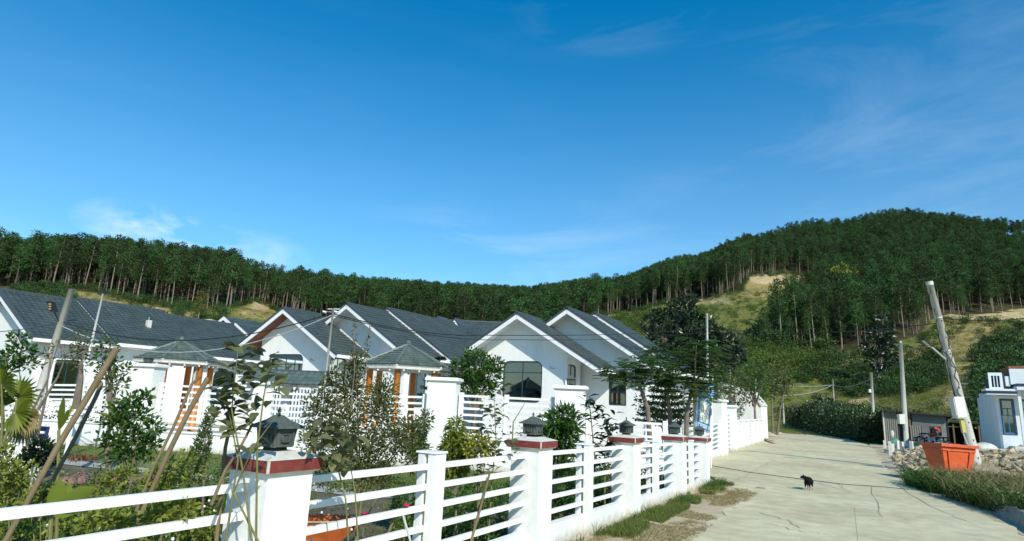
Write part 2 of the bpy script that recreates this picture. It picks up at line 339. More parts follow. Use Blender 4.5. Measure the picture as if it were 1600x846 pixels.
def sheet(name, pts, z, mt, kind='structure', parent=None, sub=0):
    P = [Vector((p[0], p[1], 0)) for p in pts]; tr = tessellate_polygon([P]); mb = MB(); mb.add([(p.x, p.y, z) for p in P], tr)
    o = mb.build(name, mt, parent)
    me = o.data
    if me.polygons and me.polygons[0].normal.z < 0: me.flip_normals()
    if kind: o['kind'] = kind
    return o
# ---------------------------------------------------------------- terrain (heights surveyed from the photograph's skyline)
DL = [0, 60, 90, 130, 170, 220, 280, 350, 450, 620, 1400, 9000]
def hor(x): return 651 - .0437 * (1353 - x)
TB = {  # image column: ground level (image row) at depths 90,130,170,220,280,350,450
 -420: (615, 525, 470, 447, 420, 425, 440), 0: (610, 505, 452, 440, 424, 426, 430), 150: (610, 512, 458, 438, 424, 428, 436),
 300: (614, 530, 481, 452, 440, 440, 446), 450: (620, 545, 496, 490, 478, 466, 464), 600: (625, 560, 530, 510, 490, 476, 466),
 800: (635, 580, 545, 525, 503, 488, 475), 950: (645, 580, 530, 505, 486, 474, 464), 1080: (663, 580, 515, 490, 462, 440, 424),
 1180: (667, 580, 530, 478, 432, 412, 391), 1290: (671, 592, 545, 500, 455, 405, 367), 1450: (650, 585, 520, 478, 430, 390, 352),
 1600: (628, 570, 520, 480, 440, 400, 368), 2000: (632, 580, 535, 500, 470, 430, 400)}
AZ = []; ZT = []
for x in sorted(TB):
    d = ray(x, hor(x) - 130); AZ.append(atan2(d.dot(R0), d.dot(FH))); zs = [0, 0]
    for y, D in zip(TB[x], DL[2:9]): zs.append(max(0, pD(x, y, D).z))
    zs += [zs[-1] * .72, 0, 0]; ZT.append(zs)
AZ = np.array(AZ); ZT = np.array(ZT); DA = np.array(DL, float)
def vnoise(x, y, seed=0):
    def h(i, j): v = np.sin(i * 127.1 + j * 311.7 + seed * 74.7) * 43758.5453; return v - np.floor(v)
    i = np.floor(x); j = np.floor(y); f = x - i; g = y - j; f = f * f * (3 - 2 * f); g = g * g * (3 - 2 * g)
    return (h(i, j) * (1 - f) + h(i + 1, j) * f) * (1 - g) + (h(i, j + 1) * (1 - f) + h(i + 1, j + 1) * f) * g
def fbm(x, y, seed=0, o=4):
    s = 0; a = .5
    for k in range(o): s = s + a * vnoise(x * 2 ** k, y * 2 ** k, seed + k); a *= .5
    return s
def terr(az, D):   # az relative to view axis, D depth along the horizontal view axis (for |az|<70deg) else radial
    ia = np.clip(np.interp(az, AZ, np.arange(len(AZ))), 0, len(AZ) - 1.001); i0 = ia.astype(int); f = ia - i0; f = f * f * (3 - 2 * f)
    idd = np.clip(np.interp(D, DA, np.arange(len(DA))), 0, len(DA) - 1.001); j0 = idd.astype(int); g = idd - j0
    z = (ZT[i0, j0] * (1 - f) + ZT[i0 + 1, j0] * f) * (1 - g) + (ZT[i0, j0 + 1] * (1 - f) + ZT[i0 + 1, j0 + 1] * f) * g
    return z * np.clip((radians(105) - np.abs(az)) / radians(40), 0, 1)
def ax2xy(az, D):
    r = D / np.maximum(np.cos(az), .34); return r * (np.sin(az) * R0.x + np.cos(az) * FH.x), r * (np.sin(az) * R0.y + np.cos(az) * FH.y)
def tz(x, y):
    rr = x * R0.x + y * R0.y; ff = x * FH.x + y * FH.y; az = np.arctan2(rr, ff); r = np.hypot(x, y); D = r * np.maximum(np.cos(az), .34)
    z = terr(az, D); bump = (fbm(x / 14., y / 14., 3) - .47) * 3.2 + (fbm(x / 3.5, y / 3.5, 9) - .47) * .7
    return z + bump * np.clip((D - 100) / 35, 0, 1) * np.clip((1500 - D) / 500, 0, 1)
azs = np.concatenate([np.radians(np.arange(-180, -62, 3)), np.radians(np.arange(-60, 60.01, .3)), np.radians(np.arange(62, 181, 3))]); azs[0] = -pi; azs[-1] = pi
Ds = np.concatenate([[.3, 4, 10, 20, 30, 40, 50, 60, 66, 72], np.arange(78, 240, 1.6), np.arange(240, 470, 3.2), np.arange(480, 1000, 25), [1200, 1500, 2200, 3500, 6000, 9000]])
A2, D2 = np.meshgrid(azs, Ds, indexing='ij'); X2, Y2 = ax2xy(A2, D2); Z2 = tz(X2, Y2)
Q = np.stack([X2, Y2, Z2 - EYE], -1)
def npproj(Q):
    fw, cr, cu = (np.array(v[:]) for v in (FW, CR, CU)); k = Q @ fw; k = np.where(k < .05, .05, k); return 800 + FPX * (Q @ cr) / k, 423 - FPX * (Q @ cu) / k
PX, PY = npproj(Q)
def inpoly(x, y, poly):
    r = np.zeros(np.shape(x), bool); n = len(poly); j = n - 1
    for i in range(n):
        xi, yi = poly[i]; xj, yj = poly[j]
        if yi != yj: r ^= ((yi > y) != (yj > y)) & (x < (xj - xi) * (y - yi) / (yj - yi) + xi)
        j = i
    return r
soil_p = [[(1030, 482), (1060, 478), (1100, 462), (1130, 462), (1150, 475), (1100, 474), (1050, 486)], [(1160, 430), (1255, 429), (1262, 437), (1200, 444), (1160, 438)],
 [(1455, 468), (1480, 480), (1540, 470), (1600, 462), (1640, 500), (1600, 504), (1540, 498), (1480, 500)], [(1290, 640), (1330, 626), (1420, 600), (1425, 604), (1340, 634), (1300, 648)],
 [(1470, 640), (1482, 612), (1500, 594), (1530, 596), (1505, 608), (1492, 640)], [(1540, 380), (1600, 370), (1640, 372), (1600, 384)], [(940, 496), (1010, 485), (1010, 489), (945, 500)],
 [(1300, 592), (1340, 580), (1400, 575), (1402, 580), (1340, 586)], [(225, 480), (240, 462), (262, 482), (300, 500), (250, 498)], [(380, 490), (400, 470), (440, 476), (400, 486)],
 [(1420, 548), (1440, 540), (1470, 545), (1440, 556)]]
straw_p = [[(90, 470), (110, 450), (220, 468), (300, 484), (300, 510), (200, 500), (120, 480)], [(1470, 500), (1560, 495), (1560, 560), (1490, 600), (1460, 560)],
 [(1160, 430), (1260, 430), (1230, 470), (1150, 470)], [(1190, 620), (1210, 590), (1240, 555), (1250, 560), (1225, 600)], [(360, 492), (400, 465), (470, 485), (440, 500)],
 [(1290, 555), (1400, 545), (1450, 550), (1440, 575), (1300, 590)]]
soil = np.zeros(PX.shape); straw = np.zeros(PX.shape); wob = (fbm(X2 / 6., Y2 / 6., 21) - .5) * 16
front = (np.abs(A2) < 1.2) & (D2 < 520)
for p in soil_p: soil += inpoly(PX, PY + wob, p) & front
for p in straw_p: straw += inpoly(PX, PY + wob * 1.4, p) & front
soil = np.clip(soil, 0, 1) * (.65 + .35 * (fbm(X2 / 2., Y2 / 2., 5) > .45)); straw = np.clip(straw, 0, 1)
na, nd = A2.shape; V = np.stack([X2, Y2, Z2], -1).reshape(-1, 3); ii, jj = np.meshgrid(np.arange(na - 1), np.arange(nd - 1), indexing='ij'); b0 = (ii * nd + jj).ravel()
F = np.stack([b0, b0 + 1, b0 + nd + 1, b0 + nd], 1)
M_TERR = bpy.data.materials.new('hill_grass'); M_TERR.use_nodes = True; t = M_TERR.node_tree; n = t.nodes; l = t.links; bs = n['Principled BSDF']; bs.inputs['Roughness'].default_value = .95; bs.inputs['Specular IOR Level'].default_value = .15
co = n.new('ShaderNodeTexCoord')
def nse(s, st=(1, 1, 1), d=8, r=.7):
    mp = n.new('ShaderNodeMapping'); mp.inputs['Scale'].default_value = st; l.new(co.outputs['Object'], mp.inputs[0]); z = n.new('ShaderNodeTexNoise'); z.inputs['Scale'].default_value = s; z.inputs['Detail'].default_value = d; z.inputs['Roughness'].default_value = r; l.new(mp.outputs[0], z.inputs[0]); return z.outputs[0]
def rmp(v, stops):
    r = n.new('ShaderNodeValToRGB'); e = r.color_ramp.elements
    while len(e) < len(stops): e.new(.5)
    for k, (p, c) in enumerate(stops): e[k].position = p; e[k].color = list(c) + [1]
    l.new(v, r.inputs[0]); return r.outputs[0]
def mxc(f, a, b):
    x = n.new('ShaderNodeMixRGB'); l.new(f, x.inputs[0]); l.new(a, x.inputs[1]); l.new(b, x.inputs[2]); return x.outputs[0]
base = rmp(nse(.09, (1, 1, 3)), [(.32, (.09, .13, .022)), (.5, (.17, .19, .045)), (.68, (.27, .24, .08))])
fine = rmp(nse(1.4, (1, 1, 2.5)), [(.35, (.045, .075, .018)), (.55, (.14, .16, .04)), (.7, (.25, .22, .09))])
m1 = n.new('ShaderNodeMixRGB'); m1.inputs[0].default_value = .5; l.new(base, m1.inputs[1]); l.new(fine, m1.inputs[2])
stc = rmp(nse(1.0), [(.35, (.20, .17, .05)), (.6, (.34, .28, .11))]); soc = rmp(nse(.8, (1, 1, 4)), [(.35, (.30, .22, .10)), (.6, (.58, .48, .27))])
at1 = n.new('ShaderNodeAttribute'); at1.attribute_name = 'straw'; at2 = n.new('ShaderNodeAttribute'); at2.attribute_name = 'bare_soil'
l.new(mxc(at2.outputs['Fac'], mxc(at1.outputs['Fac'], m1.outputs[0], stc), soc), bs.inputs['Base Color'])
at3 = n.new('ShaderNodeAttribute'); at3.attribute_name = 'forest_floor'; lk = bs.inputs['Base Color'].links[0].from_socket; l.new(mxc(at3.outputs['Fac'], lk, rmp(nse(1.2), [(.4, (.035, .035, .014)), (.65, (.09, .075, .035))])), bs.inputs['Base Color'])
bp = n.new('ShaderNodeBump'); bp.inputs['Strength'].default_value = .9; bp.inputs['Distance'].default_value = .35; l.new(nse(1.8), bp.inputs['Height']); l.new(bp.outputs[0], bs.inputs['Normal'])
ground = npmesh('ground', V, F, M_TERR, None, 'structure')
for nm, arr in (('straw', straw), ('bare_soil', soil)):
    a = ground.data.attributes.new(nm, 'FLOAT', 'POINT'); a.data.foreach_set('value', arr.astype(np.float32).ravel())
ground.data.polygons.foreach_set('use_smooth', [True] * len(ground.data.polygons))
if ground.data.polygons[len(F) // 2].normal.z < 0: ground.data.flip_normals()

# ---------------------------------------------------------------- plant prototypes (meshes only)
def pine_meshes(k, inner=False):
    r = random.Random(100 + k); h = 15.0; lean = (r.uniform(-.5, .5), r.uniform(-.5, .5)); mb = MB()
    pts = [(lean[0] * t * t + .15 * sin(4 * t + k), lean[1] * t * t, h * t * .93 - 1.0 * (t == 0)) for t in (0, .2, .4, .6, .8, 1)]
    mb.tube(pts, [.19, .165, .14, .11, .08, .04], 6)
    sp = []; low = (.50, .44, .55, .38, .48)[k] - (.10 if inner else 0)
    for i in range(24):
        t = low + (1 - low) * (i + .5) / 24; rr = 2.75 * (1 - .62 * ((t - low) / (1 - low)) ** 2.4) * r.uniform(.55, 1.15); a = r.uniform(0, 2 * pi); q = rr * r.uniform(.3, .8)
        cx = lean[0] * t * t + cos(a) * q; cy = lean[1] * t * t + sin(a) * q; z = h * t
        mb.tube([(lean[0] * t * t, lean[1] * t * t, z - .5), (cx, cy, z)], [.05, .02], 4, False)
        s = r.uniform(.55, 1.0) * (1.0 if t < .9 else .75); sp.append((cx, cy, z, s * 1.15, s * 1.15, s * .7))
    sp.append((lean[0], lean[1], h * .97, .6, .6, .9)); P, D = blobs(sp, 19, .35)
    V, F = leaves(P, D + np.array([0, 0, .5]), rs.uniform(.38, .75, len(P)), rs.uniform(.14, .27, len(P)), .15); return mb, V, F
def shrub_mesh(seed, n=520, sz=.20, lumps=7):
    r = random.Random(seed); sp = [(0, 0, .5, .7, .7, .55)]
    for i in range(lumps): a = r.uniform(0, 6.28); q = r.uniform(.35, .75); sp.append((cos(a) * q, sin(a) * q, r.uniform(.25, .85), .42, .42, .38))
    P, D = blobs(sp, n / 10., .55); P[:, 2] = np.maximum(P[:, 2], .02); return leaves(P, D + np.array([0, 0, .4]), rs.uniform(.7, 1.3, len(P)) * sz, rs.uniform(.5, 1, len(P)) * sz * .6, .2)
def raw(name, V, F, mt):
    o = npmesh(name, V, F, mt); COL.objects.unlink(o); return o
PINES = []
for k in range(5):
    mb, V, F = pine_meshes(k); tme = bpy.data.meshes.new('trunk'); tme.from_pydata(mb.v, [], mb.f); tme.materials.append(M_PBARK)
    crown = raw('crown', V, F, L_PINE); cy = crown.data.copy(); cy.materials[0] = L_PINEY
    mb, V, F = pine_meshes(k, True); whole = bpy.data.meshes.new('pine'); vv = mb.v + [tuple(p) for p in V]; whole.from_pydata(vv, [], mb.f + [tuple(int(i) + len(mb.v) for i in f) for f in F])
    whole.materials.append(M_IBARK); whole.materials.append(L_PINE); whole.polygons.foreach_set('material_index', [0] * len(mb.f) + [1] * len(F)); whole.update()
    PINES.append((tme, crown.data, cy, bpy.data.objects.new('pine_source', whole)))
SHRUBS = [raw('shrub_source', *shrub_mesh(30 + k), L_SHRUB) for k in range(4)]
SHRUBS2 = [raw('bright_shrub_source', *shrub_mesh(30 + k), L_SHRUB2) for k in range(3)]
def scatter(name, P, rot, scl, protos, mt):
    me = bpy.data.meshes.new(name); me.vertices.add(len(P)); me.vertices.foreach_set('co', np.asarray(P, np.float32).ravel())
    a = me.attributes.new('turn', 'FLOAT_VECTOR', 'POINT'); a.data.foreach_set('vector', np.asarray(rot, np.float32).ravel())
    a = me.attributes.new('size', 'FLOAT_VECTOR', 'POINT'); a.data.foreach_set('vector', np.asarray(scl, np.float32).ravel())
    me.materials.append(mt); o = link(name, me, None, 'stuff'); g = bpy.data.node_groups.new(name, 'GeometryNodeTree')
    g.interface.new_socket('Geometry', in_out='INPUT', socket_type='NodeSocketGeometry'); g.interface.new_socket('Geometry', in_out='OUTPUT', socket_type='NodeSocketGeometry')
    gi = g.nodes.new('NodeGroupInput'); go = g.nodes.new('NodeGroupOutput'); ip = g.nodes.new('GeometryNodeInstanceOnPoints'); jn = g.nodes.new('GeometryNodeJoinGeometry')
    for p in protos:
        oi = g.nodes.new('GeometryNodeObjectInfo'); oi.inputs['Object'].default_value = p; oi.inputs['As Instance'].default_value = True; g.links.new(oi.outputs['Geometry'], jn.inputs[0])
    def att(nm):
        x = g.nodes.new('GeometryNodeInputNamedAttribute'); x.data_type = 'FLOAT_VECTOR'; x.inputs[0].default_value = nm; return x.outputs[0]
    ip.inputs['Pick Instance'].default_value = True; g.links.new(gi.outputs[0], ip.inputs['Points']); g.links.new(jn.outputs[0], ip.inputs['Instance'])
    g.links.new(att('turn'), ip.inputs['Rotation']); g.links.new(att('size'), ip.inputs['Scale']); g.links.new(ip.outputs[0], go.inputs[0])
    md = o.modifiers.new('scatter', 'NODES'); md.node_group = g; return o

# ---------------------------------------------------------------- the pine forests
lowL = [(-400, 450), (60, 449), (110, 452), (150, 457), (200, 468), (240, 477), (300, 484), (345, 484), (400, 470), (450, 492), (500, 506), (700, 560), (900, 560), (935, 500), (950, 492), (1000, 485), (1030, 477), (1060, 473), (1100, 468), (1160, 455), (1172, 430), (1262, 428), (1268, 432)]
forest_poly = [(x, y) for x, y in lowL] + [(1276, 470), (1240, 498), (1208, 526), (1188, 546), (1292, 552), (1350, 544), (1440, 522), (1462, 492), (1548, 490), (1600, 482), (2100, 500), (2100, -200), (-400, -200)]
forest_floor = (inpoly(PX, PY + wob * .5, forest_poly) & front & (D2 > 115)).astype(np.float32)  # ground inside the forest outline is coloured dark brown
a = ground.data.attributes.new('forest_floor', 'FLOAT', 'POINT'); a.data.foreach_set('value', forest_floor.ravel())
clear_poly = [(1535, 376), (1700, 366), (1700, 392), (1545, 392)]
sp = 4.0; gx = np.arange(-520, 420, sp); GX, GY = np.meshgrid(gx, np.arange(-60, 620, sp)); GX = (GX + rs.uniform(-1.9, 1.9, GX.shape)).ravel(); GY = (GY + rs.uniform(-1.9, 1.9, GY.shape)).ravel()
ff = GX * FH.x + GY * FH.y; rr = GX * R0.x + GY * R0.y; azz = np.arctan2(rr, ff); keep = (ff > 118) & (ff < 475) & (np.abs(azz) < radians(51)); GX, GY, ff = GX[keep], GY[keep], ff[keep]
GZ = tz(GX, GY); px, py = npproj(np.stack([GX, GY, GZ - EYE], -1))
ok = inpoly(px, py, forest_poly) & ~inpoly(px, py, clear_poly); GX, GY, GZ, ff, px, py = (a[ok] for a in (GX, GY, GZ, ff, px, py))
# how many pixels up the slope from the edge of the wood: edge trees are individuals
edge = np.zeros(len(px)); fx = np.array([p[0] for p in lowL + [(1269, 433)]], float)
def near_edge(x, y, d, poly):
    best = np.full(len(x), 1e9)
    for (ax_, ay_), (bx_, by_) in zip(poly[:-1], poly[1:]):
        if ax_ < -300 or bx_ > 2000: continue
        vx, vy = bx_ - ax_, by_ - ay_; t = np.clip(((x - ax_) * vx + (y - ay_) * vy) / (vx * vx + vy * vy), 0, 1); best = np.minimum(best, np.hypot(x - ax_ - t * vx, (y - ay_ - t * vy) * 1.6))
    return best
ne = near_edge(px, py, 0, forest_poly[:-3]); big = 972 * 15 / ff
vis = (px > -20) & (px < 1620) & ~((px > 480) & (px < 930)); score = np.where(vis, ne - big * .12, 1e6); order = np.argsort(score); ind = np.zeros(len(px), bool); ind[order[:250]] = True
sc = rs.uniform(.62, 1.15, len(px)) * np.where(ff < 160, .92, 1.0); sc = sc * (1 - .16 * np.clip((ff - 260) / 150, 0, 1))
def zone(x, y):
    if x < 500: return ('tall bare-trunked pine at the lower edge of the left hill wood', 'pines along the foot of the left wood')
    if x < 1165: return ('tall pine at the wood edge above the middle hillside track', 'pines above the middle track')
    if y < 445: return ('tall straight pine above the pale soil cut on the right hill', 'pines above the pale soil cut')
    if x < 1400: return ('dark pine at the lower edge of the wood in the middle of the right hill', 'pines at the lower edge of the right hill wood')
    return ('bare-trunked pine above the dry grass slope at the far right', 'pines above the right dry slope')
protos = {}
for i in np.where(ind)[0]:
    k = rnd.randrange(5); s = float(sc[i]) * rnd.uniform(.9, 1.1); lb, gr = zone(px[i], py[i])
    if k not in protos:
        t0 = bpy.data.objects.new('pine_tree', None); a = bpy.data.objects.new('trunk', PINES[k][0]); b = bpy.data.objects.new('crown', PINES[k][1])
        for o in (t0, a, b): COL.objects.link(o)
        a.parent = t0; b.parent = t0; protos[k] = t0; o = t0
    else: o = copy_tree(protos[k])
    o.location = (GX[i], GY[i], GZ[i] - .2); o.rotation_euler = (rnd.gauss(0, .02), rnd.gauss(0, .02), rnd.uniform(0, 6.28)); o.scale = (s * 1.02, s * 1.02, s); tag(o, lb, 'tree', gr)
rest = ~ind; nr_ = rest.sum()
for nm, lab, msk in (('left_hill_wood', 'dense pine wood covering the left hill and the saddle', px < 960), ('right_hill_wood', 'dense pine wood covering the big hill on the right', px >= 960)):
    q = rest & msk; c = q.sum(); s = sc[q]
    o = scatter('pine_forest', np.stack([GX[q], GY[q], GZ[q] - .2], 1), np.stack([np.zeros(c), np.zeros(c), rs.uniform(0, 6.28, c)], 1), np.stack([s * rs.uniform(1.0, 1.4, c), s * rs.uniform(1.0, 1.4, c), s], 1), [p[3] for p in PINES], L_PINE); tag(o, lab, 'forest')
def lone_pine(x, y, D, h, label, k=1, yellow=False, wide=1.0):
    p = pD(x, y, D); z = float(tz(np.array([p.x]), np.array([p.y]))[0]); t0 = thing('pine_tree', label, 'tree', (p.x, p.y, z - .1)); s = h / 15.
    for nm, me in (('trunk', PINES[k][0]), ('crown', PINES[k][2 if yellow else 1])):
        o = bpy.data.objects.new(nm, me); COL.objects.link(o); o.parent = t0
    t0.scale = (s * wide, s * wide, s); t0.rotation_euler.z = rnd.uniform(0, 6)
lone_pine(312, 484, 150, 7.5, 'small yellow-green pine standing in front of the dark left wood', 3, True, 1.5)
lone_pine(236, 478, 146, 6.5, 'low round dark pine on the straw bank left of the yellow-green pine', 3, False, 1.6)
lone_pine(282, 484, 148, 5, 'squat dark green pine touching the left side of the yellow-green pine', 3, False, 1.5)
lone_pine(1498, 492, 195, 11, 'lone layered pine in front of the pale soil scar at far right', 1, False, 1.2)
lone_pine(1508, 494, 190, 9, 'smaller lone pine just right of the layered pine at far right', 0, False, 1.0)
# shrubs on the open slopes
def patch_shrubs(label, poly, Dr, spc, size, dens=1.0, z=1.0, pr=None):
    P = []; xs = [p[0] for p in poly]; ys = [p[1] for p in poly]; A0, A1 = Dr; n_ = int(dens * 60000)
    az_ = rs.uniform(radians(-46), radians(48), n_); D_ = np.sqrt(rs.uniform(A0 ** 2, A1 ** 2, n_)); x_, y_ = ax2xy(az_, D_); z_ = tz(x_, y_); a, b = npproj(np.stack([x_, y_, z_ - EYE], -1))
    k = inpoly(a, b, poly); x_, y_, z_ = x_[k], y_[k], z_[k]; cell = {}; sel = []
    for i in range(len(x_)):
        c = (int(x_[i] / spc), int(y_[i] / spc))
        if c not in cell: cell[c] = 1; sel.append(i)
    if not sel: return
    x_, y_, z_ = x_[sel], y_[sel], z_[sel]; c = len(sel); s = size * rs.uniform(.65, 1.25, c)
    o = scatter('hillside_shrubs', np.stack([x_, y_, z_ - .15], 1), np.stack([np.zeros(c), np.zeros(c), rs.uniform(0, 6.28, c)], 1), np.stack([s, s, s * z * rs.uniform(.8, 1.2, c)], 1), pr or SHRUBS, L_SHRUB)
    tag(o, label, 'shrubs')
patch_shrubs('rows of dark coffee bushes in the middle of the right slope', [(1290, 600), (1350, 575), (1395, 578), (1470, 556), (1475, 596), (1440, 615), (1380, 622), (1330, 622)], (85, 175), 1.9, 1.9)
patch_shrubs('green bushes on the terrace below the dark gully', [(1120, 575), (1160, 545), (1240, 552), (1290, 560), (1260, 575), (1235, 600), (1200, 625), (1130, 625)], (85, 170), 2.3, 1.9, pr=SHRUBS2)
patch_shrubs('dark bushes on the terrace right of the yellow footpath', [(1255, 570), (1290, 556), (1380, 560), (1380, 575), (1330, 585), (1250, 600)], (90, 170), 2.6, 1.9)
patch_shrubs('dark bushes on the slope above the pale blue house', [(1530, 690), (1540, 640), (1530, 560), (1545, 535), (1640, 545), (1640, 690)], (60, 175), 2.1, 2.1)
patch_shrubs('scattered scrub on the sunny grass slope under the pine wood', [(1070, 500), (1140, 470), (1230, 450), (1200, 480), (1180, 540), (1120, 550), (1070, 540)], (110, 250), 6.5, 1.4, pr=SHRUBS2)
patch_shrubs('leafy scrub at the foot of the middle wood', [(930, 505), (1010, 490), (1100, 485), (1090, 560), (1000, 570)], (110, 250), 3.6, 1.9, pr=SHRUBS2)
patch_shrubs('scrub along the top of the dry right slope', [(1400, 556), (1480, 500), (1600, 505), (1600, 530), (1500, 520), (1440, 560)], (120, 220), 5.0, 1.6)
patch_shrubs('rounded broadleaf thicket filling the dark gully on the right hill', [(1180, 548), (1190, 522), (1225, 494), (1268, 468), (1330, 470), (1310, 520), (1290, 550)], (120, 330), 3.4, 3.4)
patch_shrubs('dark undergrowth along the lower edge of the woods', [(x, y + 3) for x, y in lowL[1:]] + [(x, y - 14) for x, y in lowL[:0:-1]], (115, 330), 4.0, 1.5)
patch_shrubs('green bushes on the straw bank behind the left roofs', [(20, 470), (20, 450), (90, 452), (110, 470), (120, 485)], (110, 185), 2.4, 2.0)
patch_shrubs('sparse scrub on the straw bank under the left wood', [(180, 470), (350, 485), (350, 510), (240, 505)], (110, 170), 4.2, 1.8)
SHRUBS3 = [raw('straw_tuft_source', *shrub_mesh(50 + k, 160, .26, 4), L_STRAW) for k in range(2)] + [raw('green_tuft_source', *shrub_mesh(60 + k, 160, .26, 4), L_SHRUB2) for k in range(3)]
for lb_, pl_, dr_, dn_ in (('rough grass tufts on the sunny slope under the pale soil cut', [(1040, 500), (1100, 465), (1240, 440), (1250, 470), (1190, 540), (1040, 560)], (105, 260), 1.6), ('rough dry grass tufts on the slope behind the leaning pole', [(1380, 640), (1400, 545), (1470, 500), (1640, 500), (1640, 560), (1530, 660)], (75, 220), 1.6),
    ('rough grass tufts on the field between hedge and terraces', [(1200, 660), (1240, 590), (1400, 580), (1480, 600), (1480, 650), (1370, 645)], (72, 160), 1.3), ('dry grass tufts on the bank under the left wood', [(60, 480), (60, 450), (200, 462), (350, 482), (450, 480), (450, 505), (200, 500)], (110, 185), 1.3)):
    patch_shrubs(lb_, pl_, dr_, 1.7, .75, dn_, .8, SHRUBS3)
patch_shrubs('low scrub across the lower right field', [(1235, 640), (1300, 610), (1480, 600), (1530, 600), (1530, 650), (1370, 640)], (75, 150), 5.5, .9)

# ---------------------------------------------------------------- near ground
def wobble(pts, amp, n=6, seed=0):
    n = n * 3; amp = amp * .5; r = random.Random(seed); out_ = []
    for (a, b) in zip(pts, pts[1:] + pts[:1]):
        for i in range(n): t = i / n; out_.append((a[0] + (b[0] - a[0]) * t + r.uniform(-amp, amp) * (i > 0), a[1] + (b[1] - a[1]) * t + r.uniform(-amp, amp) * (i > 0)))
    return out_
sheet('garden_ground', [(-4.45, -6), (-4.45, 19.8), (-6, 20), (-13, 15.8), (-26, 10.8), (-40, 6), (-40, -6)], .004, M_SOIL)
sheet('lawn', wobble([(-26, 10.9), (-12, 16), (-7, 18), (-6, 15), (-9, 12), (-14, 11), (-20, 9.2), (-30, 8)], .25, 6, 3), .012, M_LAWN)
sheet('garden_path', wobble([(-24, 8.8), (-15, 10.4), (-10, 11.4), (-7, 13), (-6.6, 12.2), (-9.8, 10.6), (-15, 9.7), (-24, 8.0)], .1, 4, 5), .02, M_PATH)
sheet('estate_yard', [(-62, 5), (-26, 11.3), (-6.3, 19.3), (-6.3, 70), (-62, 70)], .005, M_PATH)
sheet('dirt_lot', wobble([(2.4, 4), (2.4, 17), (.9, 24), (.2, 30), (.1, 60), (2, 66), (30, 66), (30, 5)], .15, 8, 8), .008, M_DIRT)
sheet('verge_dirt', wobble([(-4.3, 1), (-4.3, 20), (-4.5, 21), (-2.2, 20.2), (-2.45, 18), (-2.5, 14), (-2.5, 10), (-2.5, 1)], .12, 8, 2), .016, M_DIRT)
sheet('shoulder_dirt', wobble([(-5.6, 20.6), (-6.3, 24), (-6.3, 30), (-7.2, 52), (-8.3, 60), (-10, 60), (-6.4, 56), (-5.2, 42), (-4.6, 30), (-4.9, 24)], .2, 6, 4), .022, M_DIRT)
# the road: concrete slabs cast in two lanes on a dirt bed
LE = [(-2.75, 0), (-2.75, 11), (-2.9, 18), (-4.9, 22.5), (-6.15, 26), (-6.3, 32), (-6.55, 42), (-6.9, 52), (-9, 64), (-13.5, 78), (-21, 96), (-34, 118)]
RE = [(2.75, 0), (2.75, 11), (2.55, 17.5), (1.2, 24), (.75, 28), (.55, 34), (.4, 45), (.1, 56), (-1.6, 68), (-6.2, 82), (-13.5, 100), (-27, 124)]
sheet('road_bed', LE + RE[::-1], .010, M_JOINT)
road = thing('road', None, None); road['kind'] = 'structure'; road['label'] = 'pale concrete lane curving away between fence and hedge'
def along(P, t): i = min(int(t), len(P) - 2); f = t - i; return (P[i][0] * (1 - f) + P[i + 1][0] * f, P[i][1] * (1 - f) + P[i + 1][1] * f)
cuts = [0, .55, 1.0, 1.45, 1.9, 2.45, 2.95, 3.7, 4.6, 5.3, 6, 6.5, 7, 7.5, 8, 8.5, 9, 9.5, 10, 10.5, 11]
for a, b in zip(cuts[:-1], cuts[1:]):
    if b <= .6: continue
    for s0, s1 in ((0, .46), (.46, 1)):
        n_ = 6; rim = []
        for side, seq in ((s0, range(n_ + 1)), (s1, range(n_, -1, -1))):
            for i in seq:
                t = a + (b - a) * i / n_; p = along(LE, t); q = along(RE, t); gap = .010 / 4; tt = t + (gap if i == 0 else -gap if i == n_ else 0); p = along(LE, tt); q = along(RE, tt)
                e = side + (  .0005 if side == .46 and s0 == .46 else -.0005 if side == .46 else 0); wv = .10 * sin(t * 23) * (side in (0, 1)) + .03 * sin(t * 41) * (side in (0, 1))
                rim.append((p[0] + (q[0] - p[0]) * e + wv, p[1] + (q[1] - p[1]) * e))
        tt_ = rnd.uniform(0, .006); mb = MB(); mb.prism([(x, y, .01) for x, y in rim], (0, 0, .016 + tt_)); o = mb.build('concrete_slab', M_ROAD, road)
        if o.data.polygons[1].normal.z < 0: o.data.flip_normals()
# cracks: thin filled strips of dirt lying in the slabs
def crack(pts, wd, seed):
    r = random.Random(seed); P = []
    for a, b in zip(pts[:-1], pts[1:]):
        for i in range(8): t = i / 8; P.append((a[0] + (b[0] - a[0]) * t + r.gauss(0, .035), a[1] + (b[1] - a[1]) * t + r.gauss(0, .05)))
    P.append(pts[-1]); mb = MB(); vs = []
    for i, p in enumerate(P): ww = wd * .6 * r.uniform(.3, 1) * (.3 if i in (0, len(P) - 1) else 1); vs += [(p[0] - ww, p[1], .0345), (p[0] + ww, p[1] + .01, .0345)]
    mb.add(vs, [(2 * i, 2 * i + 1, 2 * i + 3, 2 * i + 2) for i in range(len(P) - 1)]); return mb
crk = MB()
for k, seg in enumerate([[(1130, 762), (1160, 745), (1205, 722)], [(1360, 760), (1380, 810)], [(1180, 800), (1230, 812), (1250, 826)], [(1330, 770), (1250, 748)], [(1390, 752), (1450, 790), (1530, 822)], [(1310, 756), (1318, 764), (1330, 768)], [(1200, 818), (1245, 830), (1300, 836)], ]):
    c = crack([tuple(pZ(x, y, .03)[:2]) for x, y in seg], .018, k); crk.add(c.v, c.f)
o = crk.build('road_cracks', M_JOINT, None); tag(o, 'thin dark cracks running across the concrete lane', 'cracks', None, 'stuff')
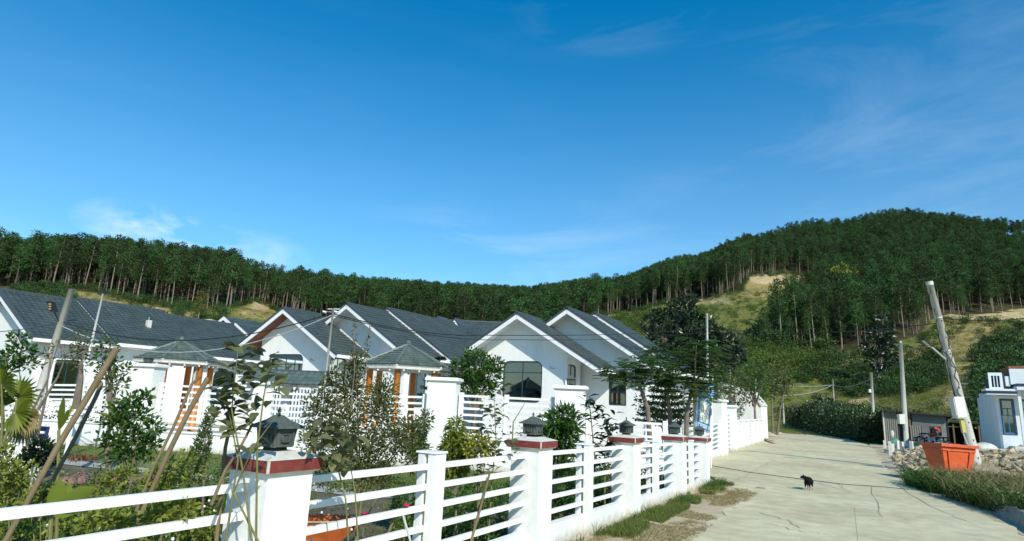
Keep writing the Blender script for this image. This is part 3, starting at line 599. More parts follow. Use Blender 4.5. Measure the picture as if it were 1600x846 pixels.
# concrete kerb wall at the right of the road
kb = thing('kerb_wall', 'worn concrete channel wall along the right edge of the lane below the weeds', 'kerb', (2.9, 12, 0))
ky = [4, 6.5, 9, 11.2, 13.4, 15.6, 17.6, 19.4, 21]
for a, b in zip(ky[:-1], ky[1:]):
    xa = 3.02 - .10 * max(0, a - 16) ** 1.15 * .6; xb = 3.02 - .10 * max(0, b - 16) ** 1.15 * .6; h = .34 - .008 * max(0, a - 12)
    mb = MB(); mb.prism([(xa - .16, a + .03, -.05), (xa + .26, a + .03, -.05), (xa + .20, a + .03, h), (xa - .02, a + .03, h)], (xb - xa, b - a - .06, -.01)); mb.build('kerb_block', mat('kerb_concrete', (.30, .30, .25), .9, .2, 4, .5, 25, dirt=(.13, .13, .10), damt=.8), kb)
# shadow of an overhead wire on the lane, modelled as a thin black tube
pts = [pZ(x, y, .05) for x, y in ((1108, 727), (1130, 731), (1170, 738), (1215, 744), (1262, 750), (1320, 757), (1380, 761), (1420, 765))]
mb = MB(); mb.tube(pts, .010, 6); tag(mb.build('wire_shadow', M_DARK), 'thin black cable lying across the concrete lane behind the dog', 'wire_shadow')
# ---------------------------------------------------------------- street fence: pillars, lanterns, rail bays
def pillar(x, y, w_, ztop, label, group):
    t = thing('fence_pillar', label, 'pillar', (x, y, 0), group); h = w_ / 2
    MB().frust(x, y, -.05, ztop - .03, h, h, h, h).build('shaft', M_WHITE2, t)
    b = MB(); b.frust(x, y, ztop - .03, ztop + .065, h + .05, h + .05, h + .055, h + .055); b.build('band', M_BAND, t)
    m2 = MB(); m2.frust(x, y, ztop - .045, ztop - .03, h + .03, h + .03, h + .045, h + .045)
    m2.box(x + h + .047, x + h + .060, y - h - .060, y - h - .040, ztop - .03, ztop + .063); m2.build('mortar_joint', M_CEM, t)
    c = MB(); c.frust(x, y, ztop + .065, ztop + .115, h + .06, h + .06, .13, .13); c.build('cap', M_CEM, t)
    return t
def lantern(x, y, z, s, label, group=None, rz=0):
    t = thing('pillar_lantern', label, 'lantern', (x, y, z), group, rz); B = lambda m_, n_, mt, **k: m_.build(n_, mt, t, local=True, **k)
    B(MB().frust(0, 0, 0, .045 * s, .085 * s, .085 * s, .075 * s, .075 * s), 'base', M_DARK)
    B(MB().frust(0, 0, .045 * s, .225 * s, .115 * s, .115 * s, .135 * s, .135 * s), 'body', M_LANT)
    for k in range(4):
        a = k * pi / 2; u = Vector((cos(a), sin(a), 0)); v = Vector((-sin(a), cos(a), 0)); m_ = MB()
        for (p, q, r_, e) in ((-.085, .085, .205, .218), (-.085, .085, .055, .068), (-.10, -.085, .055, .218), (.085, .10, .055, .218), (-.045, .045, .165, .175), (-.045, -.035, .10, .17), (.035, .045, .10, .17), (-.045, .045, .095, .105)):
            c = u * (.136 * s) + v * ((p + q) / 2 * s) + Vector((0, 0, (r_ + e) / 2 * s)); m_.obox(c, u * .006 * s, v * ((q - p) / 2 * s), (0, 0, (e - r_) / 2 * s))
        B(m_, 'side_panel', M_LANT)
    r = MB(); r.frust(0, 0, .225 * s, .245 * s, .185 * s, .185 * s, .18 * s, .18 * s); r.frust(0, 0, .245 * s, .30 * s, .18 * s, .18 * s, .085 * s, .085 * s); r.frust(0, 0, .30 * s, .345 * s, .085 * s, .085 * s, .035 * s, .035 * s); B(r, 'roof', M_LANT)
    B(MB().tube([(0, 0, .345 * s), (0, 0, .37 * s), (0, 0, .385 * s), (0, 0, .43 * s)], [.022 * s, .012 * s, .022 * s, .004 * s], 8), 'finial', M_LANT); return t
PX_ = -4.35
PIL = [(3.66, .46, 1.595, 'nearest and largest white fence pillar with dark red band, beside the left rails'), (8.35, .46, 1.58, 'second white fence pillar from the left with dark red band'),
       (12.55, .46, 1.505, 'third white fence pillar from the left with dark red band'), (16.35, .46, 1.42, 'fourth white fence pillar from the left with dark red band'), (19.1, .46, 1.31, 'last and farthest red-banded white fence pillar where the fence ends at the side lane')]
LL = ['large weathered grey lantern on the nearest red-banded pillar', 'green-grey house-shaped lantern on the second red-banded pillar', 'dark lantern on the third red-banded pillar', 'dark lantern on the fourth red-banded pillar', 'small dark lantern on the last red-banded pillar by the blue sign']
for (y, w_, z, lb), ll in zip(PIL, LL):
    pillar(PX_, y, w_, z, lb, 'red-banded pillars of the street fence'); lantern(PX_, y, z + .105, .86, ll, 'lanterns on the street fence pillars', 0)
def bay(y0, y1, z0, z1, post, label, nr=5, xx=PX_, group='rail bays of the street fence', wall_h=None):
    t = thing('fence_bay', label, 'fence', (xx, (y0 + y1) / 2, 0), group); wb = .40 if wall_h is None else wall_h
    for k in range(nr):
        a = z0 - .03 - k * .218; b = z1 - .03 - k * .218; m_ = MB(); m_.prism([(xx - .022, y0 - .02, a - .032), (xx + .022, y0 - .02, a - .032), (xx + .022, y0 - .02, a + .032), (xx - .022, y0 - .02, a + .032)], (0, y1 - y0 + .04, b - a)); m_.build('rail', M_WHITE2, t)
    m_ = MB(); m_.prism([(xx - .07, y0, -.1), (xx + .07, y0, -.1), (xx + .07, y0, wb + z0 - 1.47), (xx - .07, y0, wb + z0 - 1.47)], (0, y1 - y0, z1 - z0)); m_.build('base_wall', M_WHITE2, t)
    for py_, zt in post:
        m_ = MB(); m_.box(xx - .115, xx - .028, py_ - .10, py_ + .10, -.05, zt + .0); m_.build('rear_post', M_WHITE2, t)
        m_ = MB(); m_.box(xx + .026, xx + .13, py_ - .10, py_ + .10, -.05, zt); m_.frust(xx, py_, zt + .002, zt + .022, .145, .115, .14, .11); m_.build('front_post', M_WHITE2, t)
bay(-2.4, 3.45, 1.47, 1.47, [(-.6, 1.56)], 'white rail fence bay left of the nearest red-banded pillar', 5)
bay(3.87, 8.14, 1.47, 1.46, [(5.87, 1.58)], 'white rail fence bay between the first and second red-banded pillars')
bay(8.56, 12.34, 1.46, 1.41, [(10.35, 1.50)], 'white rail fence bay between the second and third red-banded pillars')
bay(12.76, 16.14, 1.40, 1.33, [(14.35, 1.42)], 'white rail fence bay between the third and fourth red-banded pillars')
bay(16.56, 18.9, 1.31, 1.22, [(17.7, 1.33)], 'short white rail fence bay between the fourth and last red-banded pillars')

# ---------------------------------------------------------------- gate pillars and rail fence farther up the lane
def plain_pillar(x, y, w_, h, label, group, lan=None, rz=0, d=None):
    t = thing('wall_pillar', label, 'pillar', (x, y, 0), group); d = d or w_
    MB().frust(x, y, -.1, h - .16, w_ / 2, d / 2, w_ / 2, d / 2, rz).build('shaft', M_WHITE, t)
    c = MB(); c.frust(x, y, h - .16, h - .11, w_ / 2 + .02, d / 2 + .02, w_ / 2 + .07, d / 2 + .07, rz); c.frust(x, y, h - .11, h - .03, w_ / 2 + .08, d / 2 + .08, w_ / 2 + .08, d / 2 + .08, rz); c.frust(x, y, h - .03, h, w_ / 2 + .06, d / 2 + .06, w_ / 2, d / 2, rz); c.build('cap', M_WHITE, t)
    if lan: lantern(x, y, h, .9, lan, 'lanterns on the gate pillars', rz)
    return t
plain_pillar(-6.35, 31.6, .75, 2.72, 'tall white gate pillar just behind the blue sign', 'tall gate pillars on the lane', 'dark lantern on the tall white gate pillar behind the blue sign', 0, 1.3)
plain_pillar(-6.55, 36.2, .6, 2.5, 'second tall white gate pillar behind the blue sign, farther up the lane', 'tall gate pillars on the lane', 'dark lantern on the second tall gate pillar')
fb = thing('fence_bay', 'white rail panel under the tall gate pillar beside the blue sign pole', 'fence', (-6.2, 27, 0))
for k in range(6): MB().beam((-6.05, 24.3, 1.52 - .2 * k), (-6.15, 30.9, 1.56 - .2 * k), .05, .07).build('rail', M_WHITE, fb)
MB().beam((-6.05, 24.3, .18), (-6.2, 30.9, .18), .14, .42).build('base_wall', M_WHITE, fb); MB().box(-6.13, -5.95, 27.1, 27.3, -.05, 1.66).build('post', M_WHITE, fb); MB().box(-6.15, -5.93, 24.1, 24.32, -.05, 1.72).build('post', M_WHITE, fb)
gt = thing('lattice_gate', 'narrow white lattice gate between the two tall gate pillars', 'gate', (-6.4, 34, 0))
for k in range(9): MB().beam((-6.4, 32.3, .25 + .22 * k), (-6.5, 35.85, .25 + .22 * k), .04, .05).build('rail', M_WHITE, gt)
for k in range(4): MB().box(-6.47 - .0, -6.40, 32.5 + k * 1.03, 32.58 + k * 1.03, .1, 2.2).build('upright', M_WHITE, gt)
fy = [37.6, 39.9, 42.2, 44.9, 47.6, 50.2]; ordn = ['first', 'second', 'third', 'fourth', 'fifth', 'last']
for i, y in enumerate(fy):
    x = -6.55 - (y - 37) * .028; t = thing('fence_post', '%s stout white post of the low rail fence beyond the gate' % ordn[i], 'fence post', (x, y, 0), 'posts of the low fence up the lane')
    MB().frust(x, y, -.1, 1.6, .17, .3, .17, .3).build('shaft', M_WHITE, t); MB().frust(x, y, 1.6, 1.68, .21, .34, .19, .32).build('cap', M_WHITE, t)
    if i < 5:
        y1 = fy[i + 1]; x1 = -6.55 - (y1 - 37) * .028; t = thing('fence_bay', 'low white rail bay after the %s stout post beyond the gate' % ordn[i], 'fence', (x, (y + y1) / 2, 0), 'bays of the low fence up the lane')
        for k in range(6): MB().beam((x, y + .3, 1.45 - .19 * k), (x1, y1 - .3, 1.45 - .19 * k), .05, .07).build('rail', M_WHITE, t)
        MB().beam((x, y + .3, .15), (x1, y1 - .3, .15), .14, .45).build('base_wall', M_WHITE, t)
ew = thing('boundary_wall', 'tall plain white wall closing the low fence at the bend of the lane', 'wall', (-8, 53, 0))
m_ = MB(); m_.prism([(-10.8, 51.6, -.1), (-7.0, 51.6, -.1), (-7.0, 51.6, 2.6), (-7.7, 51.6, 3.7), (-10.8, 51.6, 4.6)], (0, 3.2, 0)); m_.build('wall_panel', M_WHITE, ew); MB().prism([(-7.0, 51.5, 2.6), (-7.7, 51.5, 3.7), (-7.7, 51.5, 3.78), (-6.93, 51.5, 2.68)], (0, 3.4, 0)).build('coping', M_CEM, ew)

# ---------------------------------------------------------------- inner garden wall with rails
IA, IB = Vector((-30.0, 9.9, 0)), Vector((-5.2, 19.15, 0)); IU = (IB - IA).normalized(); IL = (IB - IA).length; IN = Vector((IU.y, -IU.x, 0)); IROT = atan2(IU.y, IU.x)
def ip_(s, off=0): return IA + IU * s + IN * off
def sx(X): return (X - IA.x) / IU.x
def inner_bay(X0, X1, z0, z1, nr, label, base, tops, gap=.20, posts=1.6):
    s0, s1 = sx(X0), sx(X1); a = ip_(s0); t = thing('garden_wall_bay', label, 'fence', (a.x, a.y, 0), 'rail bays of the inner garden wall')
    c = ip_((s0 + s1) / 2); MB().obox((c.x, c.y, base / 2 - .05), IU * (s1 - s0) / 2, IN * .09, (0, 0, base / 2 + .05)).build('base_wall', M_WHITE, t)
    MB().obox((c.x, c.y, base + .03), IU * (s1 - s0) / 2, IN * .13, (0, 0, .03)).build('coping', M_WHITE, t)
    for k in range(nr):
        p = ip_(s0); q = ip_(s1); MB().beam((p.x, p.y, z0 - k * gap), (q.x, q.y, z1 - k * gap), .05, .07).build('rail', M_WHITE, t)
    n_ = max(1, int((s1 - s0) / posts))
    for k in range(n_ + 1):
        p = ip_(s0 + .08 + (s1 - s0 - .16) * k / n_); f = k / n_; MB().obox((p.x, p.y, (base + z0 + (z1 - z0) * f) / 2 + .06), IU * .07, IN * .075, (0, 0, (z0 + (z1 - z0) * f - base) / 2 + .04)).build('post', M_WHITE, t)
inner_bay(-29.6, -22.95, 1.93, 2.15, 7, 'white rail bay left of the gate pillar in front of the long dark roof', .78, 0, .17)
inner_bay(-21.75, -18.2, 2.22, 2.2, 8, 'white rail bay in front of the left gazebo', .62, 0, .2, 1.3)
inner_bay(-17.8, -12.5, 2.1, 2.2, 6, 'white rail bay behind the big olive shrub', 1.0, 0, .2)
inner_bay(-11.5, -8.55, 2.3, 2.28, 7, 'white rail bay under the large rounded window', .95, 0, .2, 1.2)
inner_bay(-7.65, -5.3, 1.72, 1.7, 5, 'lower white rail bay under the feathery trees', .7, 0, .2, 1.4)
for (X, h, wd, lb, ll) in ((-22.35, 2.95, 1.05, 'broad white gate pillar left of the left gazebo', 'lantern on the broad white pillar left of the left gazebo'), (-18.0, 2.5, .4, 'slim white pillar right of the left gazebo', None),
    (-12.0, 2.86, .95, 'broad white gate pillar right of the central gazebo', 'lantern on the broad white pillar right of the central gazebo'), (-8.1, 2.76, .95, 'broad white gate pillar bearing a number plate in front of the right house', 'lantern on the pillar with the number plate')):
    p = ip_(sx(X)); t = plain_pillar(p.x, p.y, wd, h, lb, 'broad pillars of the inner garden wall', ll, IROT, .6)
    if 'plate' in lb:
        q = ip_(sx(X) - .05, .31); m_ = MB(); m_.obox((q.x, q.y, h - .75), IU * .19, IN * .02, (0, 0, .12)); m_.build('number_plate', M_FRAME, t)
        m_ = MB(); [m_.obox((q.x + IU.x * dx + IN.x * .023, q.y + IU.y * dx + IN.y * .023, h - .75 + dz), IU * .022, IN * .003, (0, 0, .028)) for dx in (-.12, -.04, .04, .12) for dz in (-.05, .05)]; m_.build('plate_marks', M_SIGNW, t)

# ---------------------------------------------------------------- houses
def tiles(mb, O, a, d, n_, rows, course, tw, lim, wave=.03, lift=.035):
    O = Vector(O); a = Vector(a); d = Vector(d); n_ = Vector(n_); vs = []; fs = []
    prof = ((0, 0), (.42, wave), (.86, .004), (1, 0))
    for r in range(rows):
        s0 = r * course; s1 = s0 + course + .03; lo, hi = lim(s0 + course / 2); c = lo + (-(lo) % tw if False else 0)
        k0 = math.floor(lo / tw); k1 = math.ceil(hi / tw)
        for k in range(k0, k1):
            x0 = max(k * tw, lo); x1 = min((k + 1) * tw, hi)
            if x1 - x0 < .04: continue
            o = len(vs); j = rnd.uniform(-.004, .004)
            for s_, up in ((s0, .004), (s1, lift + j)):
                for t_, hh in prof: vs.append(O + a * (x0 + (x1 - x0) * t_) + d * s_ + n_ * (up + hh))
            for t_, hh in prof: vs.append(O + a * (x0 + (x1 - x0) * t_) + d * s1 + n_ * (.0 + j))
            for q in range(3): fs.append((o + q, o + q + 1, o + 5 + q, o + 4 + q)); fs.append((o + 4 + q, o + 5 + q, o + 9 + q, o + 8 + q))
    mb.add(vs, fs)
def rrect(x0, x1, z0, z1, r, n_=5, bot=True):
    P = []
    for (cx, cz, a0, rr) in ((x1 - r, z1 - r, 0, r), (x0 + r, z1 - r, 90, r), (x0 + (r if bot else .01), z0 + (r if bot else .01), 180, r if bot else .01), (x1 - (r if bot else .01), z0 + (r if bot else .01), 270, r if bot else .01)):
        for k in range(n_ + 1): a = radians(a0 + 90 * k / n_); P.append((cx + rr * cos(a), cz + rr * sin(a)))
    return P
def window(parent, O, u, n_out, x0, x1, z0, z1, r=.3, bars=(1, 0), frame=M_FRAME, curtain=0, bot=True):
    """O: wall origin; u: unit along wall; window set .1 into the wall opening"""
    O = Vector(O); u = Vector(u); v = Vector((0, 0, 1)); n_ = Vector(n_out); P = O - n_ * .10
    lo = rrect(x0 + .004, x1 - .004, z0 + .004, z1 - .004, r, 5, bot); li = rrect(x0 + .075, x1 - .075, z0 + .075, z1 - .075, max(r - .07, .02), 5, bot)
    if u.cross(v).dot(n_) < 0: fl = -1
    else: fl = 1
    wi = MB(); wi.ring(P, u, v, lo, li, .0 * fl, .05 * fl); wo = wi.build('window', frame, parent); g = MB(); g.prism([P + u * a + v * b + n_ * .015 for a, b in li], n_ * .008); g.build('pane', M_GLASS, wo)
    mm = MB()
    for k in range(bars[0]): xx = x0 + (x1 - x0) * (k + 1) / (bars[0] + 1); mm.obox(P + u * xx + v * (z0 + z1) / 2 + n_ * .026, u * .018, n_ * .02, v * ((z1 - z0) / 2 - .07))
    for k in range(bars[1]): zz = z1 - (z1 - z0) * .28 * (k + 1); mm.obox(P + u * (x0 + x1) / 2 + v * zz + n_ * .026, u * ((x1 - x0) / 2 - .07), n_ * .019, v * .025)
    if mm.v: mm.build('glazing_bar', frame, wo)
    if curtain:
        c = MB(); w_ = (x1 - x0) * curtain; vs = []; 
        for i in range(13): xx = x0 + .08 + w_ * i / 12; vs += [P + u * xx + v * (z0 + .08) - n_ * (.12 + .03 * (i % 2)), P + u * xx + v * (z1 - .1) - n_ * (.12 + .03 * (i % 2))]
        c.add(vs, [(2 * i, 2 * i + 2, 2 * i + 3, 2 * i + 1) for i in range(12)]); c.build('curtain', M_CURT, wo)
def gable_block(t, xr, yf, yb, zr, s, xl, xR, wl, wr, yw, front_holes=(), side_holes=(), soffit=M_WHITE, wallname='wall', tilem=M_TILE, course=.33, tw=.30):
    """ridge along Y at xr; roof from yf to yb; walls wl..wr from yw"""
    Lr = yb - yf; k = sqrt(1 + s * s)
    for sg, xe in ((-1, xl), (1, xR)):
        d = Vector((sg / k, 0, -s / k)); n_ = Vector((sg * s / k, 0, 1 / k)); Ls = abs(xe - xr) * k; tm = MB(); O = Vector((xr, yf, zr)) if sg > 0 else Vector((xr, yf, zr)); rows = int(Ls / course)
        tiles(tm, O + n_ * .012, (0, 1, 0), d, n_, rows, Ls / rows, tw, lambda q: (0, Lr))
        o = tm.build('roof_tiles', tilem, t); o['kind'] = 'stuff'
        db = MB(); p0 = Vector((xr, yf + .02, zr)); db.prism([p0 - n_ * .002 - d * 0, p0 + d * Ls - n_ * .002, p0 + d * Ls - n_ * .12, p0 - Vector((0, 0, .12 * k))], (0, Lr - .04, 0)); db.build('roof_deck', soffit, t)
        rb = MB(); p1 = Vector((xr, yf - .03, zr)); rb.prism([p1 - n_ * .03, p1 + d * (Ls + .02) - n_ * .03, p1 + d * (Ls + .02) - n_ * .25, p1 - Vector((0, 0, .25 * k))], (0, .045, 0)); rb.build('rake_board', M_TRIM, t)
        vg = MB(); vg.prism([p1 + n_ * .085 + Vector((0, -.03, 0)), p1 + d * (Ls + .03) + n_ * .085 + Vector((0, -.03, 0)), p1 + d * (Ls + .03) - n_ * .026 + Vector((0, -.03, 0)), p1 - Vector((0, 0, .026 * k)) + Vector((0, -.03, 0))], (0, .16, 0)); vg.build('verge_tiles', M_RIDGE, t)
        ev = MB(); e0 = Vector((xr, yf, zr)) + d * (Ls + .01); ev.obox(e0 + Vector((sg * .03, Lr / 2, -.07)), (.035, 0, 0), (0, Lr / 2 - .03, 0), (0, 0, .085)); ev.build('eave_gutter', M_TRIM, t)
    rc = MB(); rc.tube([(xr, yf - .06, zr + .035), (xr, yb, zr + .035)], .085, 8); rc.build('ridge_cap', M_RIDGE, t)
    zt = lambda X: zr - .13 - s * abs(X - xr); outer = [(wl, 0), (wr, 0), (wr, zt(wr)), (xr, zt(xr)), (wl, zt(wl))]; 
    MB().wall((0, yw, 0), (1, 0, 0), (0, 0, 1), outer, [rrect(*h[:5], 5, h[8] if len(h) > 8 else True) for h in front_holes], .22).build('front_wall', M_WHITE, t)
    for h in front_holes: window(t, (0, yw, 0), (1, 0, 0), (0, -1, 0), h[0], h[1], h[2], h[3], h[4], h[5], h[6] if len(h) > 6 else M_FRAME, h[7] if len(h) > 7 else 0, h[8] if len(h) > 8 else True)
    hs = [rrect(*h[:5]) for h in side_holes]; MB().wall((wr, 0, 0), (0, 1, 0), (0, 0, 1), [(yw + .22, 0), (yb, 0), (yb, zt(wr)), (yw + .22, zt(wr))], hs, .2).build('side_wall', M_WHITE, t)
    for h in side_holes: window(t, (wr, 0, 0), (0, 1, 0), (1, 0, 0), h[0], h[1], h[2], h[3], h[4], h[5])
    MB().wall((wl + .2, 0, 0), (0, 1, 0), (0, 0, 1), [(yw + .22, 0), (yb, 0), (yb, zt(wl)), (yw + .22, zt(wl))], [], .2).build('side_wall', M_WHITE, t)
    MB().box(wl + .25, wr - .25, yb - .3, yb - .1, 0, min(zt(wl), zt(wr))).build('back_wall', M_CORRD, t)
# right (C) house
hc = thing('gabled_house', 'white house with three stepped gables and a large rounded window, right of the central gazebo', 'house', (-14, 31, 0))
gable_block(hc, -16.11, 28.6, 31.45, 6.87, .60, -19.25, -11.26, -18.5, -13.55, 29.45, [(-17.35, -14.9, 2.15, 4.36, .38, (1, 1), M_FRAME, .28)], [(29.75, 30.9, 2.3, 4.25, .25, (1, 0))])
gable_block(hc, -14.2, 30.9, 35.6, 7.42, .64, -18.3, -9.3, -17.6, -10.0, 31.75, [(-12.02, -11.02, 2.2, 3.75, .04, (1, 0), M_FRAME, .2)])
gable_block(hc, -14.35, 35.4, 40.5, 7.78, .64, -18.4, -8.7, -17.6, -9.6, 36.0)
# middle (B) house
hb = thing('gabled_house', 'white house with three stepped gables and dark barred window, behind the central gazebo', 'house', (-26.5, 27, 0))
gable_block(hb, -29.23, 24.0, 26.9, 6.93, .58, -32.9, -24.6, -31.8, -26.15, 24.85, [(-31.05, -28.05, 2.2, 4.34, .4, (3, 1), M_FRAME, 0)], [(25.1, 26.4, 2.2, 4.2, .25, (1, 0))], soffit=M_SOFFIT)
gable_block(hb, -26.5, 26.3, 30.2, 7.45, .62, -30.2, -21.6, -29.9, -22.4, 27.15, [], [(27.6, 29.2, 1.6, 4.0, .25, (1, 0))])
gable_block(hb, -26.55, 30.0, 37.5, 7.72, .62, -30.2, -20.9, -29.9, -21.9, 30.6)
for t_, x_, y_, z_ in ((hc, -13.48, 29.4, 4.9), (hb, -26.08, 24.8, 4.75), (hc, -9.93, 31.7, 4.5)):
    m_ = MB(); m_.tube([(x_, y_, .1), (x_, y_, z_ - .35), (x_ + .35, y_ - .1, z_ - .12)], .045, 8); m_.build('downpipe', M_TRIM, t_)
    m_ = MB(); [m_.box(x_ - .06, x_ + .06, y_ - .06, y_ + .06, q, q + .04) for q in (1.2, 2.4, 3.4)]; m_.build('pipe_clip', M_METAL, t_)
for t_, x_, z_ in ((hc, -14.25, 3.95), (hb, -27.3, 3.95), (hb, -31.5, 3.95)):
    y_ = 29.45 if t_ is hc else 24.85; m_ = MB(); m_.box(x_ - .18, x_ + .12, y_ - .06, y_ - .003, z_, z_ + .05); m_.box(x_ - .18, x_ - .12, y_ - .07, y_ - .004, z_ + .052, z_ + .14); m_.build('wall_bracket', M_METAL, t_)
# left (A) house: long dark roof seen from its side
ha = thing('long_house', 'long white house with one continuous dark slate roof at the left edge', 'house', (-38, 20, 0))
gable_block(ha, -40, 14.2, 18.3, 6.86, .53, -44.5, -35.0, -44, -35.7, 14.8, [(-42, -38.5, 1.2, 3.4, .35, (2, 1))], [(15.7, 16.9, 1.2, 3.3, .3, (1, 0))], tilem=M_TILE, soffit=M_SOFFIT)
gable_block(ha, -40, 18.1, 23.2, 7.0, .53, -44.5, -35.0, -44, -35.7, 18.6, [], [(20.0, 21.6, 1.0, 3.4, .5, (2, 0))])
gable_block(ha, -40, 23.1, 28.6, 6.78, .53, -44.5, -34.9, -44, -35.7, 23.6, [], [(24.6, 26.2, 1.0, 3.3, .4, (1, 0))])
# small vents on the long roof
for k, (x, y) in enumerate(((232, 508), (222, 535), (311, 540))):
    p = pX(x, y, -37.4); t = thing('vent_pipe', ['taller grey pipe stub on the long dark roof behind the left gazebo', 'short grey pipe stub on the long dark roof left of the gazebo peak', 'grey pipe stub on the long dark roof right of the gazebo peak'][k], 'roof vent', p)
    MB().box(p.x - .12, p.x + .12, p.y - .12, p.y + .12, p.z - .9, p.z + .28).build('pipe', M_CEM, t); MB().tube([(p.x - .05, p.y, p.z + .28), (p.x - .05, p.y, p.z + .48)], .02, 5).build('rod', M_METAL, t)
# low tiled canopy and barred gate in front of the middle house
cn = thing('tiled_canopy', 'low dark tiled canopy in front of the middle house under its barred window', 'canopy', (-21.5, 18.8, 0))
p = pD(392, 583, 27); q = pD(512, 590, 27); a = Vector((q.x - p.x, q.y - p.y, 0)).normalized(); nn = Vector((a.y, -a.x, 0)); Lc = (q - p).length; tm = MB(); zc = 3.05; O = Vector((p.x, p.y, zc)); d = (nn - Vector((0, 0, .45))).normalized(); n_ = a.cross(d); n_ = n_ if n_.z > 0 else -n_
tiles(tm, O, a, d, n_, 4, .33, .28, lambda s_: (0, Lc)); o = tm.build('roof_tiles', M_TILEG, cn); o['kind'] = 'stuff'
d2 = (-nn - Vector((0, 0, .45))).normalized(); n2 = a.cross(d2); n2 = n2 if n2.z > 0 else -n2; tm = MB(); tiles(tm, O, a, d2, n2, 4, .33, .28, lambda s_: (0, Lc)); o = tm.build('roof_tiles', M_TILEG, cn); o['kind'] = 'stuff'
MB().beam(O + Vector((0, 0, .03)), O + a * Lc + Vector((0, 0, .03)), .14, .08).build('ridge_cap', M_RIDGE, cn); MB().beam(O + Vector((0, 0, -.62)), O + a * Lc + Vector((0, 0, -.62)), 1.5, .08).build('soffit', M_TRIM, cn)
for f in (.04, .5, .96): c = O + a * Lc * f; MB().box(c.x - .16, c.x + .16, c.y - .16, c.y + .16, 0, zc - .6).build('post', M_WHITE, cn)
for k in range(22): c = O + a * (Lc * (.06 + .88 * k / 21)); MB().box(c.x - .018, c.x + .018, c.y - .018, c.y + .018, .15, 2.3).build('bar', M_BLUEFR, cn)
# farther houses
def far_house(x, y, D, wd, dp, h, label, rot=0, wins=True, dormer=False):
    p = pD(x, y, D); t = thing('far_house', label, 'house', (p.x, p.y, 0)); zr = p.z; s = .55
    xl, xR = p.x - wd / 2, p.x + wd / 2; k = sqrt(1 + s * s); yf, yb = p.y, p.y + dp
    for sg, xe in ((-1, xl), (1, xR)):
        d = Vector((sg / k, 0, -s / k)); n_ = Vector((sg * s / k, 0, 1 / k)); Ls = abs(xe - p.x) * k; tm = MB(); rows = int(Ls / .4); tiles(tm, Vector((p.x, yf, zr)) + n_ * .01, (0, 1, 0), d, n_, rows, Ls / rows, .5, lambda q: (0, dp)); o = tm.build('roof_tiles', M_TILE, t); o['kind'] = 'stuff'
        rb = MB(); p1 = Vector((p.x, yf - .05, zr)); rb.prism([p1 - n_ * .0, p1 + d * Ls, p1 + d * Ls - n_ * .26, p1 - Vector((0, 0, .28 * k))], (0, .06, 0)); rb.build('rake_board', M_TRIM, t)
        db = MB(); p1 = Vector((p.x, yf + .02, zr)); db.prism([p1, p1 + d * Ls, p1 + d * Ls - n_ * .12, p1 - Vector((0, 0, .12 * k))], (0, dp, 0)); db.build('roof_deck', M_SOFFIT, t)
    zt = lambda X: zr - .13 - s * abs(X - p.x); a_, b_ = xl + .6, xR - .6; h0 = [rrect(p.x - .5, p.x + .5, zr - 2.9, zr - 1.8, .1)] if wins else []
    MB().wall((0, yf + .5, 0), (1, 0, 0), (0, 0, 1), [(a_, 0), (b_, 0), (b_, zt(b_)), (p.x, zt(p.x)), (a_, zt(a_))], h0, .2).build('front_wall', M_WHITE, t)
    if wins: window(t, (0, yf + .5, 0), (1, 0, 0), (0, -1, 0), p.x - .5, p.x + .5, zr - 2.9, zr - 1.8, .1, (1, 0))
    MB().box(b_ - .2, b_, yf + .7, yb - .3, 0, zt(b_)).build('side_wall', M_WHITE, t); MB().box(a_, a_ + .2, yf + .7, yb - .3, 0, zt(a_)).build('side_wall', M_WHITE, t)
far_house(350, 495, 58, 7.5, 9, 5, 'small white gabled house with dark roof beyond the long left roof')
far_house(368, 505, 50, 4.6, 8, 5, 'smaller gabled roof nested in front of the small white house beyond the long left roof', wins=False)
far_house(696, 505, 52, 2.2, 6, 5, 'tiny gable with brown soffit standing on the dark roofs between the two white houses', wins=False)
fr = thing('far_house', 'long dark tiled roof seen between the two gabled white houses', 'house', (-25, 52, 0)); p = pD(652, 499, 56); q = pD(775, 511, 56); a = Vector((q.x - p.x, q.y - p.y, 0)); La = a.length; a.normalize(); nn = Vector((a.y, -a.x, 0)); O = Vector((p.x, p.y, p.z)); O2 = O.copy(); 
d = (nn - Vector((0, 0, .5))).normalized(); n_ = a.cross(d); n_ = n_ if n_.z > 0 else -n_; tm = MB(); tiles(tm, O - a * 4, a, d, n_, 14, .38, .4, lambda s_: (0, La + 8)); o = tm.build('roof_tiles', M_TILE, fr); o['kind'] = 'stuff'
c = O + a * La / 2 + nn * 2.2; MB().obox((c.x, c.y, 1.6), a * (La / 2 + 3), nn * 1.8, (0, 0, 1.6)).build('wall', M_WHITE, fr)
MB().tube([O - a * 4, O + a * (La + 4)], .1, 8).build('ridge_cap', M_RIDGE, fr)
for k, (x, y) in enumerate(((683, 500), (710, 503))):
    p = pD(x, y, 54.5); t = thing('roof_dormer', ['left tiny white-edged dormer on the far dark roof', 'right tiny white-edged dormer on the far dark roof'][k], 'dormer', p); MB().prism([(p.x - .45, p.y, p.z - .35), (p.x + .45, p.y, p.z - .35), (p.x, p.y, p.z + .22)], (0, 1.5, 0)).build('front', M_TRIM, t)
    m_ = MB(); m_.prism([(p.x - .62, p.y - .06, p.z - .4), (p.x, p.y - .06, p.z + .28), (p.x, p.y - .06, p.z + .36), (p.x - .68, p.y - .06, p.z - .36)], (0, 1.6, 0)); m_.prism([(p.x + .62, p.y - .06, p.z - .4), (p.x, p.y - .06, p.z + .28), (p.x, p.y - .06, p.z + .36), (p.x + .68, p.y - .06, p.z - .36)], (0, 1.6, 0)); m_.build('roof', M_RIDGE, t)
